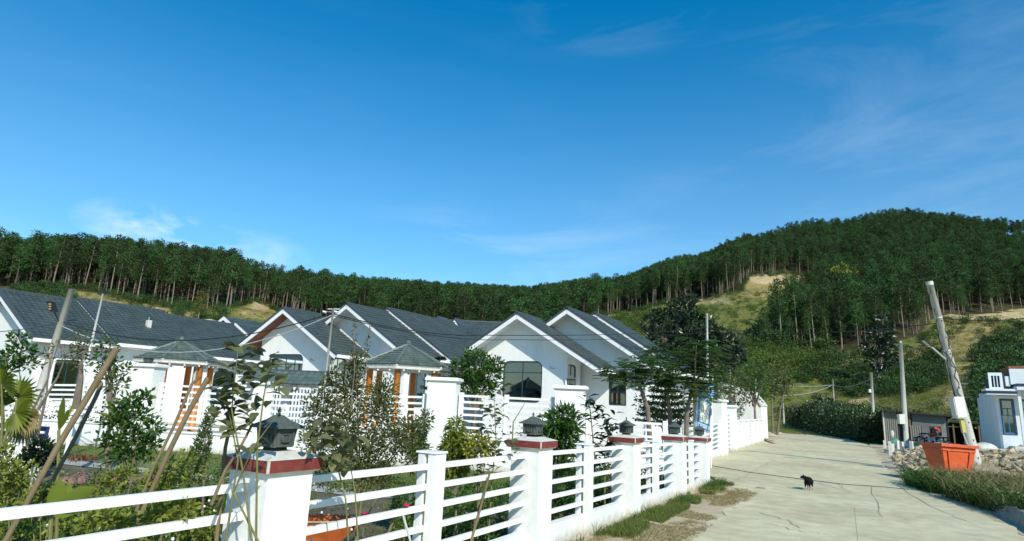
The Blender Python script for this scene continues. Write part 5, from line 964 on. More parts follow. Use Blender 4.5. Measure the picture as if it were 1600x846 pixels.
def grass(name, label, P, ln, wd, mt, lean=.35):
    n_ = len(P); a = rs.uniform(0, 6.28, n_); D = np.stack([np.cos(a) * lean, np.sin(a) * lean, np.ones(n_)], 1) + rs.normal(size=(n_, 3)) * .12; L_ = ln * rs.uniform(.5, 1.2, n_); s = nrm(np.cross(D, rs.normal(size=(n_, 3)))) * (wd * rs.uniform(.6, 1.3, n_))[:, None]; D = nrm(D)
    m0 = P + D * (L_ * .55)[:, None]; tp = P + D * L_[:, None] + np.stack([np.cos(a), np.sin(a), -np.ones(n_) * .6], 1) * (L_ * .22)[:, None]
    V = np.stack([P - s, P + s, m0 + s * .7, m0 - s * .7, tp], 1).reshape(-1, 3); i = np.arange(n_)[:, None] * 5; F = np.concatenate([i + [0, 1, 2], i + [0, 2, 3], i + [3, 2, 4]], 0)
    tag(npmesh(name, V, F, mt, None, 'stuff'), label, 'grass')
def spots(n_, rect, thr=.5, sc_=1.2, seed=1):
    x = rs.uniform(rect[0], rect[1], n_); y = rs.uniform(rect[2], rect[3], n_); k = fbm(x * sc_, y * sc_, seed) > thr; return np.stack([x[k], y[k], np.zeros(k.sum()) + .012], 1)
grass('verge_grass', 'green grass tufts along the foot of the street fence', spots(26000, (-4.15, -3.55, 6, 20), .54, 1.3, 2), .15, .0045, L_GRASS)
grass('verge_grass', 'taller dark green grass tufts against the street fence', spots(5000, (-4.15, -3.75, 6, 20), .56, 1.1, 5), .27, .005, L_MID)
grass('dry_verge_grass', 'dry straw on the dirt verge between street fence and lane', spots(26000, (-4.1, -2.7, 6, 20), .45, 1.6, 3), .09, .004, L_STRAW, 1.2)
grass('garden_grass', 'short rough grass between the garden plants', spots(26000, (-11, -4.5, 1, 16), .42, .8, 7), .12, .005, L_GRASS, .5)
grass('lawn_grass', 'short lawn grass in front of the inner white wall', np.stack([(lambda t_, o_: (IA + IU * 0).x + IU.x * t_ + IN.x * o_)(tt, oo) for tt, oo in ((rs.uniform(0, 24, 1), rs.uniform(.2, 3.2, 1)) for _ in range(1))] + [np.zeros(1), np.zeros(1)], 1) if False else (lambda t_, o_: np.stack([IA.x + IU.x * t_ + IN.x * o_, IA.y + IU.y * t_ + IN.y * o_, np.full(len(t_), .015)], 1))(rs.uniform(1, 24, 22000), rs.uniform(.2, 3.2, 22000)), .07, .006, L_GRASS, .5)
FL = MB()
for _ in range(60):
    x = rs.uniform(-8.5, -5.0); y = rs.uniform(2, 8); FL.sphere((x, y, rs.uniform(.5, .95)), .016, 5, 4)
tag(FL.build('small_flowers', M_FLOWER), 'tiny white flowers dotted over the garden undergrowth', 'flowers', None, 'stuff')
for i, (x, y, lb) in enumerate(((570, 803, 'crimson flower beside the wheelbarrow tray'), (635, 790, 'crimson flower next to the first slim fence post'))):
    p = pD(x, y, 6.9); t = thing('crimson_flower', lb, 'flower', (p.x, p.y, 0)); MB().tube([(p.x, p.y, 0), p], .005, 5).build('stem', M_STEM, t); m_ = MB()
    for k in range(7): a = k * .9; m_.sphere(p + Vector((cos(a), sin(a), .3 * (k % 2))) * .02, .019, 6, 4, (1, 1, .6))
    m_.build('petals', M_PINK, t)
# garden stones
for i, (x, y, rr_) in enumerate(((105, 752, .22), (130, 748, .30), (160, 752, .26), (190, 745, .24), (215, 752, .22), (92, 760, .2), (240, 748, .24))):
    p = gp(x, 2.2 * 972 / (y - hor(x))); m_ = MB(); m_.sphere((0, 0, .08), rr_, 10, 7, (1.2, .8, .6)); r = random.Random(i); m_.v = [(a * (1 + r.uniform(-.14, .14)), b * (1 + r.uniform(-.14, .14)), c * (1 + r.uniform(-.14, .14))) for a, b, c in m_.v]
    o = m_.build('garden_rock', M_ROCK); o.location = p; o.rotation_euler.z = i * 1.3; tag(o, ['leftmost but one', 'second', 'third', 'fourth', 'fifth', 'leftmost', 'rightmost'][i] + ' reddish-brown rock of the row edging the garden path', 'rock', 'rocks edging the garden path')
nv = thing('navy_cover', 'navy blue sheet stretched behind low rails below the fan palm', 'sheet', gp(30, 14.5)); a = pD(-30, 655, 14.5); b = pD(78, 662, 14.5); MB().beam((a.x, a.y, 1.05), (b.x, b.y, 1.0), .04, .34).build('sheet', M_NAVYSH, nv)
for k in range(3): MB().beam((a.x + .1, a.y - .12, 1.27 - k * .17), (b.x + .1, b.y - .12, 1.22 - k * .17), .04, .045).build('rail', M_WHITE2, nv)
MB().beam((a.x, a.y, .4), (b.x, b.y, .38), .16, .8).build('base_wall', M_WHITE, nv)
# wheelbarrow behind the rails
for i in range(0): pass
wb = thing('wheelbarrow', 'rusty orange wheelbarrow behind the rails right of the nearest pillar', 'wheelbarrow', gp(518, 8.1)); c = Vector(wb.location); u = CR.copy(); u.z = 0; u.normalize(); v = FH.copy()
def wbp(a, b_, z): return c + u * a + v * b_ + Vector((0, 0, z))
m_ = MB(); ot = [wbp(-.42, -.27, .66), wbp(.40, -.22, .68), wbp(.40, .22, .68), wbp(-.42, .27, .66)]; ib = [wbp(-.30, -.17, .40), wbp(.06, -.13, .38), wbp(.06, .13, .38), wbp(-.30, .17, .40)]; it = [wbp(-.39, -.24, .655), wbp(.36, -.19, .675), wbp(.36, .19, .675), wbp(-.39, .24, .655)]; jb = [p + Vector((0, 0, .03)) for p in ib]
m_.add(ot + ib + it + jb, [(0, 1, 5, 4), (1, 2, 6, 5), (2, 3, 7, 6), (3, 0, 4, 7), (4, 5, 6, 7), (8, 12, 13, 9), (9, 13, 14, 10), (10, 14, 15, 11), (11, 15, 12, 8), (12, 15, 14, 13), (0, 8, 9, 1), (1, 9, 10, 2), (2, 10, 11, 3), (3, 11, 8, 0)]); m_.build('tray', M_BARROW, wb)
m_ = MB(); m_.tube([ot[0], ot[1], ot[2], ot[3], ot[0]], .014, 7); m_.build('tray_rim', M_RUST, wb)
for s in (-1, 1): MB().tube([wbp(.22, .05 * s, .2), wbp(-.1, .15 * s, .39), wbp(-.75, .28 * s, .52)], .017, 7).build('handle', M_RUST, wb); MB().tube([wbp(-.25, .17 * s, .40), wbp(-.32, .19 * s, .02)], .013, 6).build('leg', M_RUST, wb)
wh = MB().torus(wbp(.18, 0, .19), v, .155, .035, 20, 8).build('wheel', M_TYRE, wb, smooth=True); m_ = MB(); m_.torus(wbp(.18, 0, .19), v, .115, .014, 16, 6); m_.tube([wbp(.18, -.012, .19), wbp(.18, .012, .19)], .105, 14); m_.build('rim', M_BARROW, wh)

# ---------------------------------------------------------------- poles, lamps and wires on the left
def ext(a, b, z=0): a = Vector(a); b = Vector(b); return a + (b - a) * ((z - a.z) / (b.z - a.z))
a = pD(62, 612, 18); b = pD(112, 452, 18); f = ext(a, b); up = thing('utility_pole', 'leaning pale concrete utility pole in front of the long dark roof', 'utility pole', f); MB().tube([f, b], [.125, .085], 14).build('pole', M_CONC, up, smooth=True)
for q in (.62, .655): c = f + (b - f) * (q - .25); m_ = MB(); m_.tube([c - Vector((0, 0, .03)), c + Vector((0, 0, .03))], .165, 14); m_.build('clamp', M_METAL, up)
for q in (.78,): c = f + (b - f) * q; MB().tube([c, c + (pD(84, 486, 17.7) - c) * .95], .018, 6).build('lamp_arm', M_DARK, up); h = pD(82, 480, 17.7); m_ = MB(); m_.obox(h, CR * .06, FH * .09, CU * .15 - CR * .05); lh = m_.build('lamp_head', M_DARK, up); m_ = MB(); [m_.obox(h - FH * .10 + CU * (.07 * k), CR * .032, FH * .006, CU * .022) for k in (-1, 0, 1)]; m_.build('lamp_panel', M_RUST, lh)
k_ = pD(107, 501, 18); m_ = MB(); m_.tube([k_, k_ + CR * .2 + CU * .02], .02, 6); m_.sphere(k_ + CR * .22, .03, 8, 6); m_.build('insulator', M_DARK, up)
a = pD(128, 600, 19); b = pD(161, 459, 19); f = ext(a, b); t = thing('lamp_pole', 'thin white metal pole with a small dark crosspiece, right of the leaning utility pole', 'lamp pole', f); MB().tube([f, b], [.045, .032], 10).build('pole', M_TRIM, t, smooth=True); m_ = MB(); m_.beam(b - CR * .16, b + CR * .2, .05, .04); m_.beam(b + Vector((0, 0, .03)) - CR * .04, b + CR * .1 + Vector((0, 0, .04)), .08, .05); m_.build('lamp_head', M_DARK, t)
a = pD(512, 560, 15.2); b = pD(521, 482, 15.2); f = ext(a, b); t = thing('camera_pole', 'thin galvanised pole carrying small cameras in front of the middle gabled house', 'camera pole', f); MB().tube([f, b], [.035, .026], 10).build('pole', M_METAL, t, smooth=True)
m_ = MB(); m_.beam(b + Vector((0, 0, -.02)) - CR * .14, b + Vector((0, 0, -.02)) + CR * .16, .03, .025); m_.build('crossarm', M_METAL, t)
for dx in (-.26, .03): m_ = MB(); p = b + CR * dx + Vector((0, 0, -.08)); m_.tube([p, p + CR * .09 - CU * .03], .03, 8); m_.tube([p, b + Vector((0, 0, -.1))], .008, 5); m_.build('camera', M_METAL, t)
def wire(label, pts, r_, mt=M_DARK, sag=.0, group='overhead wires'):
    P = []
    for (a, b) in zip(pts[:-1], pts[1:]):
        a = Vector(a); b = Vector(b)
        for i in range(12): f_ = i / 12; P.append(a + (b - a) * f_ - Vector((0, 0, sag * 4 * f_ * (1 - f_))))
    P.append(Vector(pts[-1])); m_ = MB(); m_.tube(P, r_, 5); tag(m_.build('overhead_wire', mt), label, 'wire', group)
A1 = pD(97, 503, 18); B1 = pD(518, 490, 15.2)
wire('black wire running from the leaning utility pole out of the left edge', [pD(-60, 520, 17), A1], .012, sag=.1)
wire('black wire sagging between the leaning utility pole and the camera pole', [A1, B1], .014, sag=.62)
wire('pale wire sagging lower between the leaning utility pole and the camera pole', [pD(97, 510, 18), pD(518, 493, 15.2)], .013, M_METAL, sag=.85)
C1_ = pD(1106, 512, 41)
wire('upper black wire from the camera pole across the gables to the tall thin pole', [B1, pD(760, 524, 22), C1_], .015, sag=.18)
wire('lower black wire from the camera pole across the gables to the tall thin pole', [pD(518, 493, 15.2), pD(800, 531, 23), pD(1106, 518, 41)], .012, sag=.2)
wire('long black wire from the tall thin pole to the leaning pole on the right', [C1_, pD(1470, 505, 27)], .022, sag=.4)
wire('black wire leaving the right edge from the leaning concrete pole', [pD(1468, 497, 27), pD(1700, 480, 24)], .016, sag=.3)
for (x0, y0, x1, y1, D, r_, lb, nm) in ((1107, 735, 1104.5, 492, 41, .085, 'tall thin white pole rising behind the blue sign', 'tall_pole'), (1141, 640, 1140, 566, 52, .08, 'thin grey pole beyond the gate pillars', 'tall_pole'), (1180, 650, 1181, 577, 75, .07, 'distant slim grey pole above the low rail fence', 'tall_pole')):
    a = pD(x0, y0, D); b = pD(x1, y1, D); f = ext(a, b); t = thing(nm, lb, 'pole', f, 'thin poles along the lane'); MB().tube([f, b], [r_ * 1.2, r_ * .85], 10).build('pole', M_CONC if D > 41 else M_TRIM, t, smooth=True); MB().tube([b, b + Vector((0, 0, .06))], r_ * 1.0, 10).build('cap', M_METAL, t)
# ---------------------------------------------------------------- blue sign board
sg = thing('sign_board', 'blue advertising board with a white panel on a steel post beside the lane', 'sign', gp(1107, 23.3))
TL, TR, BL, BR = pD(1090.6, 615, 24), pD(1113, 624, 24.5), pD(1088.5, 667.7, 24), pD(1109.5, 675.5, 24.5)
u = ((TR - TL) + (BR - BL)) / 2; v = ((TL - BL) + (TR - BR)) / 2; n_ = u.cross(v).normalized(); cc = (TL + TR + BL + BR) / 4
if n_.dot(FW) > 0: n_ = -n_
MB().obox(cc - n_ * .07, u / 2, v / 2, n_ * .06).build('board', M_BLUE, sg); m_ = MB(); m_.obox(cc - u * .52 - n_ * .07, u * .045, v * .5, n_ * .065); m_.obox(cc - v * .515 - n_ * .07, u * .5, v * .012, n_ * .065); m_.build('frame', M_METAL, sg)
MB().obox(cc + v * .02, u * .33, v * .31, n_ * .012).build('panel', M_SIGNW, sg); m_ = MB(); m_.obox(cc + v * .06 - u * .22 + n_ * .014, u * .03, v * .16, n_ * .004); m_.obox(cc - v * .02 + u * .1 + n_ * .0135, u * .02 + v * .12, v * .006, n_ * .003); m_.build('panel_print', M_CEM, sg)
def letters(c, u, v, n_, W_, H_, cnt, seed):  # rows of short strokes the size of the unreadable lettering
    r = random.Random(seed); m_ = MB(); un = u.normalized(); vn = v.normalized(); cw = W_ / cnt
    for i in range(cnt):
        o = c + un * (-W_ / 2 + cw * (i + .5)); k = r.randrange(5); m_.obox(o - un * cw * .27, un * cw * .09, vn * H_ / 2, n_ * .004)
        if k in (0, 1, 3): m_.obox(o + un * cw * .27, un * cw * .09, vn * H_ / 2, n_ * .004)
        if k in (0, 2, 4): m_.obox(o + vn * H_ * .4, un * cw * .2, vn * H_ * .1, n_ * .0041)
        if k in (1, 2): m_.obox(o, un * cw * .2, vn * H_ * .09, n_ * .0042)
        if k in (3, 4, 0): m_.obox(o - vn * H_ * .4, un * cw * .2, vn * H_ * .1, n_ * .0043)
    return m_
letters(cc + v * .41, u, v, n_, u.length * .86, v.length * .08, 11, 2).build('lettering', M_LETTER, sg); letters(cc - v * .40, u, v, n_, u.length * .84, v.length * .12, 9, 5).build('lettering', M_LETTER, sg)
c2 = (pD(1091, 599, 24) + pD(1114.5, 601, 24.5) + pD(1091, 614, 24) + pD(1114, 625, 24.5)) / 4; u2 = pD(1114.5, 601, 24.5) - pD(1091, 599, 24); v2 = Vector((0, 0, .5)); MB().obox(c2 + n_ * .02, u2 / 2, v2 * .5, n_ * .03).build('header_board', M_BLUE, sg)
letters(c2 + n_ * .055, u2, v2, n_, u2.length * .84, .30, 5, 9).build('lettering', M_LETTER, sg)
pb = gp(1107.5, 23.6); pt_ = pD(1113, 596, 24.9); MB().tube([pb, pt_], .035, 8).build('post', M_METAL, sg); pb2 = gp(1111, 24.3); MB().tube([pb2, pD(1113.5, 588, 25)], .025, 8).build('post', M_TRIM, sg)

# dark shrubs added to stand for the shade between the inner wall rails
for X0_, X1_, h, lb in ((-29.3, -23.2, 1.6, 'dark shrubs added for the shaded gaps of the white rails left of the left gazebo'), (-17.6, -12.7, 1.7, 'dark shrubs added for the shaded gaps of the white rails left of the central gazebo'), (-11.3, -8.8, 1.75, 'dark shrubs added for the shaded gaps of the white rails under the large rounded window'), (-7.5, -5.5, 1.4, 'dark shrubs added for the shaded gaps of the lower white rails under the feathery trees')):
    sp = []; s0, s1 = sx(X0_), sx(X1_)
    for i in range(int((s1 - s0) * 2)): q = ip_(s0 + i / 2., -.75); sp.append((q.x, q.y, h * rnd.uniform(.45, .6), .45, .4, h * .42)); sp.append((q.x, q.y, h * .3, .45, .4, h * .3))
    c = ip_((s0 + s1) / 2, -.75); t = thing('gap_shade_shrubs', lb, 'shrubs', (c.x, c.y, 0)); P, D_ = blobs(sp, 95, .5); P[:, 2] = np.maximum(P[:, 2], .03); V, F = leaves(P, D_ + [0, 0, .4], rs.uniform(.07, .13, len(P)), rs.uniform(.04, .07, len(P)), .2); npmesh('foliage', V, F, L_HEDGE, t); m_ = MB()
    for q in sp[::2]: m_.tube([(q[0], q[1], 0), (q[0], q[1], q[2])], .02, 5)
    m_.build('stem', M_BARK, t)
# ---------------------------------------------------------------- right side of the lane
ZR = lambda x, y: 0
def mz(x, y):   # height of the rubble mound
    e = np.clip((np.minimum(np.minimum(x - .9, 22 - x) / 2.2, np.minimum(y - 27.5, 56 - y) / 3.5)), 0, 1); e = e * e * (3 - 2 * e); ridge = .35 + .55 * fbm(x / 2.6, y / 3.2, 31) + .16 * fbm(x * 1.3, y * 1.3, 8) + .42 * np.clip((x - 5) / 3, 0, 1)
    return e * ridge * .7 + .012
gx_, gy_ = np.meshgrid(np.linspace(.7, 22, 150), np.linspace(27, 56, 170), indexing='ij'); gz_ = mz(gx_, gy_); a_, b_ = gx_.shape; ii, jj = np.meshgrid(np.arange(a_ - 1), np.arange(b_ - 1), indexing='ij'); k0 = (ii * b_ + jj).ravel()
o = npmesh('rubble_ground', np.stack([gx_, gy_, gz_], -1).reshape(-1, 3), np.stack([k0, k0 + b_, k0 + b_ + 1, k0 + 1], 1), M_DIRT, None, 'structure')
n_ = 7500; x = rs.uniform(.8, 13, n_); y = np.concatenate([rs.uniform(27, 42, n_ * 2 // 3), rs.uniform(27, 55, n_ - n_ * 2 // 3)]); k = (fbm(x / 1.6, y / 1.6, 77) > .40) & (mz(x, y) > .03); x, y = x[k], y[k]; z = mz(x, y); n_ = len(x)
cube = np.array([(i, j, k) for k in (-1, 1) for j in (-1, 1) for i in (-1, 1)], float); cf = np.array([(0, 2, 3, 1), (4, 5, 7, 6), (0, 1, 5, 4), (2, 6, 7, 3), (0, 4, 6, 2), (1, 3, 7, 5)])
s = np.exp(rs.normal(-3.15, .65, n_))[:, None, None]; s = np.minimum(s, .26); V = cube[None] * s * np.array([1.2, .9, .6]) * rs.uniform(.3, 1.4, (n_, 8, 3)); q = rs.uniform(0, 6.28, (n_, 1)); q2 = rs.uniform(-.7, .7, (n_, 1)); X_ = V[..., 0] * np.cos(q) - V[..., 1] * np.sin(q); Y_ = V[..., 0] * np.sin(q) + V[..., 1] * np.cos(q); Z_ = V[..., 2] * np.cos(q2) + X_ * np.sin(q2)
V = np.stack([X_ + x[:, None], Y_ + y[:, None], Z_ + z[:, None] + .03], -1); F = (cf[None] + (np.arange(n_) * 8)[:, None, None]).reshape(-1, 4); tag(npmesh('rubble', V.reshape(-1, 3), F, M_RUBBLE, None, 'stuff'), 'broken stone and soil rubble heaped between lane and shed', 'rubble')
# stones at the left bend and a plank
for i, (x, y, r_) in enumerate(((1202, 681, .45), (1216, 678, .35), (1190, 686, .3))):
    p = pZ(x, y, .1); m_ = MB(); m_.sphere((0, 0, 0), r_, 9, 6, (1.3, .9, .55)); rr = random.Random(i); m_.v = [tuple(c * (1 + rr.uniform(-.15, .15)) for c in q) for q in m_.v]; o = m_.build('boulder', M_RUBBLE); o.location = p; tag(o, ('largest', 'right-hand', 'left-hand')[i] + ' pale boulder beside the lane at the end of the low fence', 'boulder', 'boulders at the lane bend')
m_ = MB(); m_.beam(pZ(1186, 683, .12), pZ(1212, 690, .2), .35, .06); tag(m_.build('plank', M_RUBBLE), 'flat slab lying by the boulders at the end of the low fence', 'slab')
# hedge by the lane
hd = thing('hedge', 'dense dark green hedge along the right side of the lane left of the shed', 'hedge', (0, 66, 0)); sp = []
HL = [(-14, 108, 3.0), (-9.2, 99.6, 3.2), (-6.7, 89, 3.8), (-4.5, 78, 3.4), (-2.6, 70.4, 2.9), (-1.0, 64.5, 2.7), (.3, 61.6, 2.6), (1.0, 60.4, 2.3)]
for i in range(80):
    f = (i / 79) * (len(HL) - 1); k = min(int(f), len(HL) - 2); g = f - k; x, y, h = (HL[k][q] * (1 - g) + HL[k + 1][q] * g for q in range(3)); h *= rnd.uniform(.86, 1.1)
    sp.append((x + .7, y + .5, .7, .9, .9, .9)); sp.append((x + 1.3 + rnd.uniform(-.3, .3), y + .9, h * .62, 1.0, 1.0, h * .40)); sp.append((x + 2.8 + rnd.uniform(-.4, .8), y + 2, h * .66, 1.2, 1.2, h * .4))
P, D_ = blobs(sp, 30, .6); P[:, 2] = np.maximum(P[:, 2], .05); V, F = leaves(P, D_ + [0, 0, .3], rs.uniform(.2, .36, len(P)), rs.uniform(.12, .2, len(P)), .2); npmesh('foliage', V, F, L_HEDGE, hd); m_ = MB()
for s_ in sp[::2]: m_.tube([(s_[0], s_[1], 0), (s_[0] + .1, s_[1], s_[2])], [.08, .03], 5, False)
m_.build('stems', M_BARK, hd, kind='stuff')
plant('broadleaf_tree', 'dark bushy tree rising above the left end of the lane hedge', T_, 1280, 88, [(1275, 640, 20, 14), (1290, 632, 18, 14), (1262, 648, 18, 12), (1300, 645, 14, 12)], L_DARK, .5, .25, 60, stemr=.2)
plant('broadleaf_tree', 'dense dark tree closing the view at the far bend of the lane', T_, 1205, 112, [(1205, 640, 20, 16), (1225, 645, 16, 14), (1190, 650, 16, 12), (1212, 655, 20, 12), (1235, 655, 12, 10)], L_SHRUB, .55, .28, 60, stemr=.2)
plant('pale_branched_bush', 'pale-branched thorny bush right of the short pole at the lane bend', S_, 1240, 92, [(1236, 632, 12, 10), (1248, 628, 12, 10), (1242, 642, 14, 10), (1256, 640, 12, 10)], L_OLIVE, .35, .12, 16, stemr=.15, bark=M_PBARK)
plant('dark_bush', 'dark bush between the shed and the pale blue house', S_, 1550, 52, [(1542, 680, 12, 14), (1552, 670, 10, 14), (1548, 655, 10, 12), (1538, 690, 10, 8)], L_HEDGE, .28, .15, 50, stemr=.06, basez=.4)
plant('dark_bush', 'dark green bushes behind the shed annex', S_, 1515, 66, [(1505, 650, 14, 8), (1525, 652, 14, 8)], L_HEDGE, .3, .15, 50, stemr=.06)
# poles on the right
def cpole(label, x0, y0, x1, y1, D, rb, rt, nm='utility_pole', z0=None):
    a = pD(x0, y0, D); b = pD(x1, y1, D); f = ext(a, b, (0 if z0 is None else z0)); t = thing(nm, label, 'utility pole', f, 'concrete poles right of the lane'); MB().tube([f, b], [rb, rt], 14).build('pole', M_CONC, t, smooth=True); return t, f, b
t, f, b = cpole('straight concrete pole with a lamp and meter box in front of the shed', 1417, 704, 1407, 537, 44, .17, .12)
MB().sphere(b + Vector((0, 0, .08)), .1, 10, 6).build('top_cap', M_METAL, t); m_ = MB(); m_.beam(b - Vector((0, 0, .1)), b + CR * .75 + CU * .1 - Vector((0, 0, .35)), .05, .05); lm = m_.build('lamp_arm', M_DARK, t); m_ = MB(); m_.obox(b + CR * .62 - Vector((0, 0, .22)), CR * .22 - CU * .05, FH * .1, CU * .035); m_.build('lamp_head', M_DARK, lm)
c = pD(1408, 655, 43.6); MB().obox(c, CR * .19, FH * .14, (0, 0, .33)).build('meter_box', M_SIGNW, t)
m_ = MB(); m_.torus(b + Vector((-.12, -.1, -.35)), FH, .2, .02, 14, 5); m_.build('cable_coil', M_DARK, t)
t, f, b = cpole('slim concrete pole at the left corner of the shed', 1367, 692, 1361, 582, 57, .16, .11); MB().obox(pD(1363, 611, 56.8) - CR * .25, CR * .1, FH * .1, (0, 0, .15)).build('fitting', M_SIGNW, t); MB().tube([pD(1364, 632, 57), pD(1353, 624, 56.5)], .03, 6).build('lamp_arm', M_METAL, t)
MB().obox(pD(1363, 672, 56.6), CR * .16, FH * .12, (0, 0, .3)).build('meter_box', M_CEM, t)
cpole('short concrete pole standing behind the lane hedge', 1304, 657, 1301, 592, 108, .17, .12)
t, f, b = cpole('short pale pole at the bend of the lane', 1225.5, 668, 1222.5, 616, 92, .13, .1)
wire('pale wire between the two short poles beyond the hedge', [pD(1223, 618, 92), pD(1301, 602, 108)], .035, M_METAL, sag=.5); wire('pale wire running from the short pole behind the hedge to the right', [pD(1301, 601, 108), pD(1361, 592, 57)], .03, M_METAL, sag=.6)
wire('pale wire coming from the left to the short pole behind the hedge', [pD(1190, 598, 100), pD(1301, 602, 108)], .03, M_METAL, sag=.4)
# leaning concrete pole
a = pD(1523, 716, 25.5); b = pD(1452, 441, 25.5); f = ext(a, b, .3); t = thing('leaning_pole', 'large leaning concrete pole wrapped in cables behind the orange bin', 'utility pole', f); L_ = (b - f).length; ax_ = (b - f).normalized()
MB().tube([f - ax_ * .5, f + ax_ * L_ * .3, b], [.20, .18, .125], 18).build('pole', M_CONC, t, smooth=True)
m_ = MB(); m_.tube([b - ax_ * .14, b + ax_ * .02], .14, 16); m_.build('top_collar', M_CEM, t); s1 = ax_.cross(FH).normalized(); s2 = ax_.cross(s1)
for q in (.80, .62, .28): c = f + ax_ * L_ * q; r_ = .20 - .075 * q; m_ = MB(); m_.tube([c - ax_ * .03, c + ax_ * .03], r_ + .012, 16); m_.build('clamp', M_METAL, t)
for j, (ph, tw_, q0, q1) in enumerate(((0, 7, .55, .97), (2.0, -6, .50, .93), (4, 3, .42, .85), (1, 1.2, .30, .75), (3.2, .6, .32, .70))):
    P = []
    for i in range(40): q = q0 + (q1 - q0) * i / 39; r_ = .20 - .075 * q + .018; an = ph + tw_ * i / 39 + .3 * sin(i * .9 + j); P.append(f + ax_ * L_ * q + (s1 * cos(an) + s2 * sin(an)) * r_)
    m_ = MB(); m_.tube(P, .011, 5); m_.build('wrapped_cable', M_DARK, t)
for i in range(9):
    q = .06 + .09 * i; c = f + ax_ * L_ * q - FH * (.20 - .075 * q); MB().obox(c, s1 * .018, FH * .012, ax_ * .03).build('bolt_hole', M_DARK, t)
a0 = pD(1478, 562, 25.3); a1 = pD(1449, 537, 24.9); MB().tube([a0, a1], .035, 8).build('lamp_arm', M_METAL, t); d = (a1 - a0).normalized(); lp = MB(); lp.obox(a1 + d * .05, d * .28, d.cross(FH).normalized() * .03, FH * .13); lh = lp.build('lamp_head', M_DARK, t); m_ = MB(); nn = d.cross(FH).normalized(); nn = nn if nn.z < 0 else -nn
for k in range(4): m_.obox(a1 + d * (-.15 + .12 * k) + nn * .034, d * .045, nn * .006, FH * .09)
m_.build('lamp_lens', M_SIGNW, lh)
c = pD(1497, 636, 25.0); upv = (ax_ * .6 + Vector((0, 0, .4))).normalized(); MB().obox(c, CR * .19, FH * .15, upv * .40).build('electric_box', M_SIGNW, t); MB().obox(c - CR * .21, CR * .016, FH * .13, upv * .34).build('box_side', M_CEM, t); MB().obox(c - upv * .43, CR * .23, FH * .16, upv * .02).build('box_shelf', M_METAL, t)
MB().obox(pD(1504, 665, 25.0), CR * .07, FH * .05, upv * .28).build('label_plate', leafmat('yellow_plate', (.45, .42, .12), (.5, .45, .15), 0), t)
m_ = MB(); m_.tube([pD(1484, 575, 25.1), pD(1487, 600, 25.0), pD(1494, 624, 25.0)], .02, 6); m_.tube([pD(1479, 560, 25.2), pD(1484, 590, 25.1), pD(1492, 622, 25.0)], .015, 6); m_.build('drop_cable', M_DARK, t)
m_ = MB()
for k in range(10): m_.sphere(pD(1503 + k * 1.6, 672 + k * 4.2, 25.0), .035, 6, 5)
m_.tube([pD(1503, 672, 25.0), pD(1519, 712, 25.0)], .022, 6); m_.build('beaded_conduit', M_BLUE if False else M_METAL, t)
for k, (x, y) in enumerate(((1383, 700), (1395, 703), (1404, 713), (1411, 719), (1426, 716), (1390, 690))):
    p = pD(x, y, 40 - k * .6); z = float(mz(np.array([p.x]), np.array([p.y]))[0]); m_ = MB(); h = (.75, .55, .7, .6, .5, .8)[k]; m_.frust(p.x, p.y, z - .2, z + h, .085, .085, .08, .08, .3 * k); tag(m_.build('concrete_stub', M_CEM), ('leftmost short', 'tilted-looking second', 'tall third', 'fourth', 'rightmost', 'rearmost pale') [k] + ' concrete stub post standing in the rubble by the straight pole', 'post', 'concrete stubs in the rubble')
# orange bin
bn = thing('waste_bin', 'large battered orange waste bin standing tilted in the weeds', 'bin', (2.5, 27.6, .02)); bn.rotation_euler = (radians(-2), radians(2), radians(31)); B_ = lambda m_, n_, mt, **k: m_.build(n_, mt, bn, local=True, **k)
W0, W1, D0_, D1_, Hh = .40, .62, .36, .52, 1.28
m_ = MB(); o4 = [(-W0, -D0_, .1), (W0, -D0_, .1), (W0, D0_, .1), (-W0, D0_, .1)]; t4 = [(-W1, -D1_, Hh), (W1, -D1_, Hh), (W1, D1_, Hh), (-W1, D1_, Hh)]; i4 = [(-W1 + .05, -D1_ + .05, Hh), (W1 - .05, -D1_ + .05, Hh), (W1 - .05, D1_ - .05, Hh), (-W1 + .05, D1_ - .05, Hh)]; j4 = [(-W0 + .05, -D0_ + .05, .15), (W0 - .05, -D0_ + .05, .15), (W0 - .05, D0_ - .05, .15), (-W0 + .05, D0_ - .05, .15)]
m_.add(o4 + t4 + i4 + j4, [(3, 2, 1, 0), (0, 1, 5, 4), (1, 2, 6, 5), (2, 3, 7, 6), (3, 0, 4, 7), (4, 5, 9, 8), (5, 6, 10, 9), (6, 7, 11, 10), (7, 4, 8, 11), (8, 9, 13, 12), (9, 10, 14, 13), (10, 11, 15, 14), (11, 8, 12, 15), (12, 13, 14, 15)]); B_(m_, 'body', M_BIN)
m_ = MB(); [m_.beam(a, b, .09, .10) for a, b in (((-W1 - .05, -D1_ - .03, Hh), (W1 + .05, -D1_ - .03, Hh)), ((-W1 - .05, D1_ + .03, Hh), (W1 + .05, D1_ + .03, Hh)), ((-W1 - .02, -D1_, Hh + .003), (-W1 - .02, D1_, Hh + .003)), ((W1 + .02, -D1_, Hh + .003), (W1 + .02, D1_, Hh + .003)))]; B_(m_, 'rim', M_BIN)
m_ = MB(); [m_.beam((-W1 - .02 + .05, -D1_ * .97, Hh - .16), (W1 - .03, -D1_ * .97, Hh - .16), .05, .05), m_.beam((-W1 * .97, -D1_ + .02, Hh - .163), (-W1 * .97, D1_ - .02, Hh - .163), .05, .05)]; B_(m_, 'side_rib', M_BIN)
for xx in (-.28, .28): m_ = MB(); m_.beam((xx, -D0_ - .01, .12), (xx * 1.4, -D1_ - .0, Hh - .18), .05, .05, (0, 1, 0)); B_(m_, 'upright_rib', M_BIN)
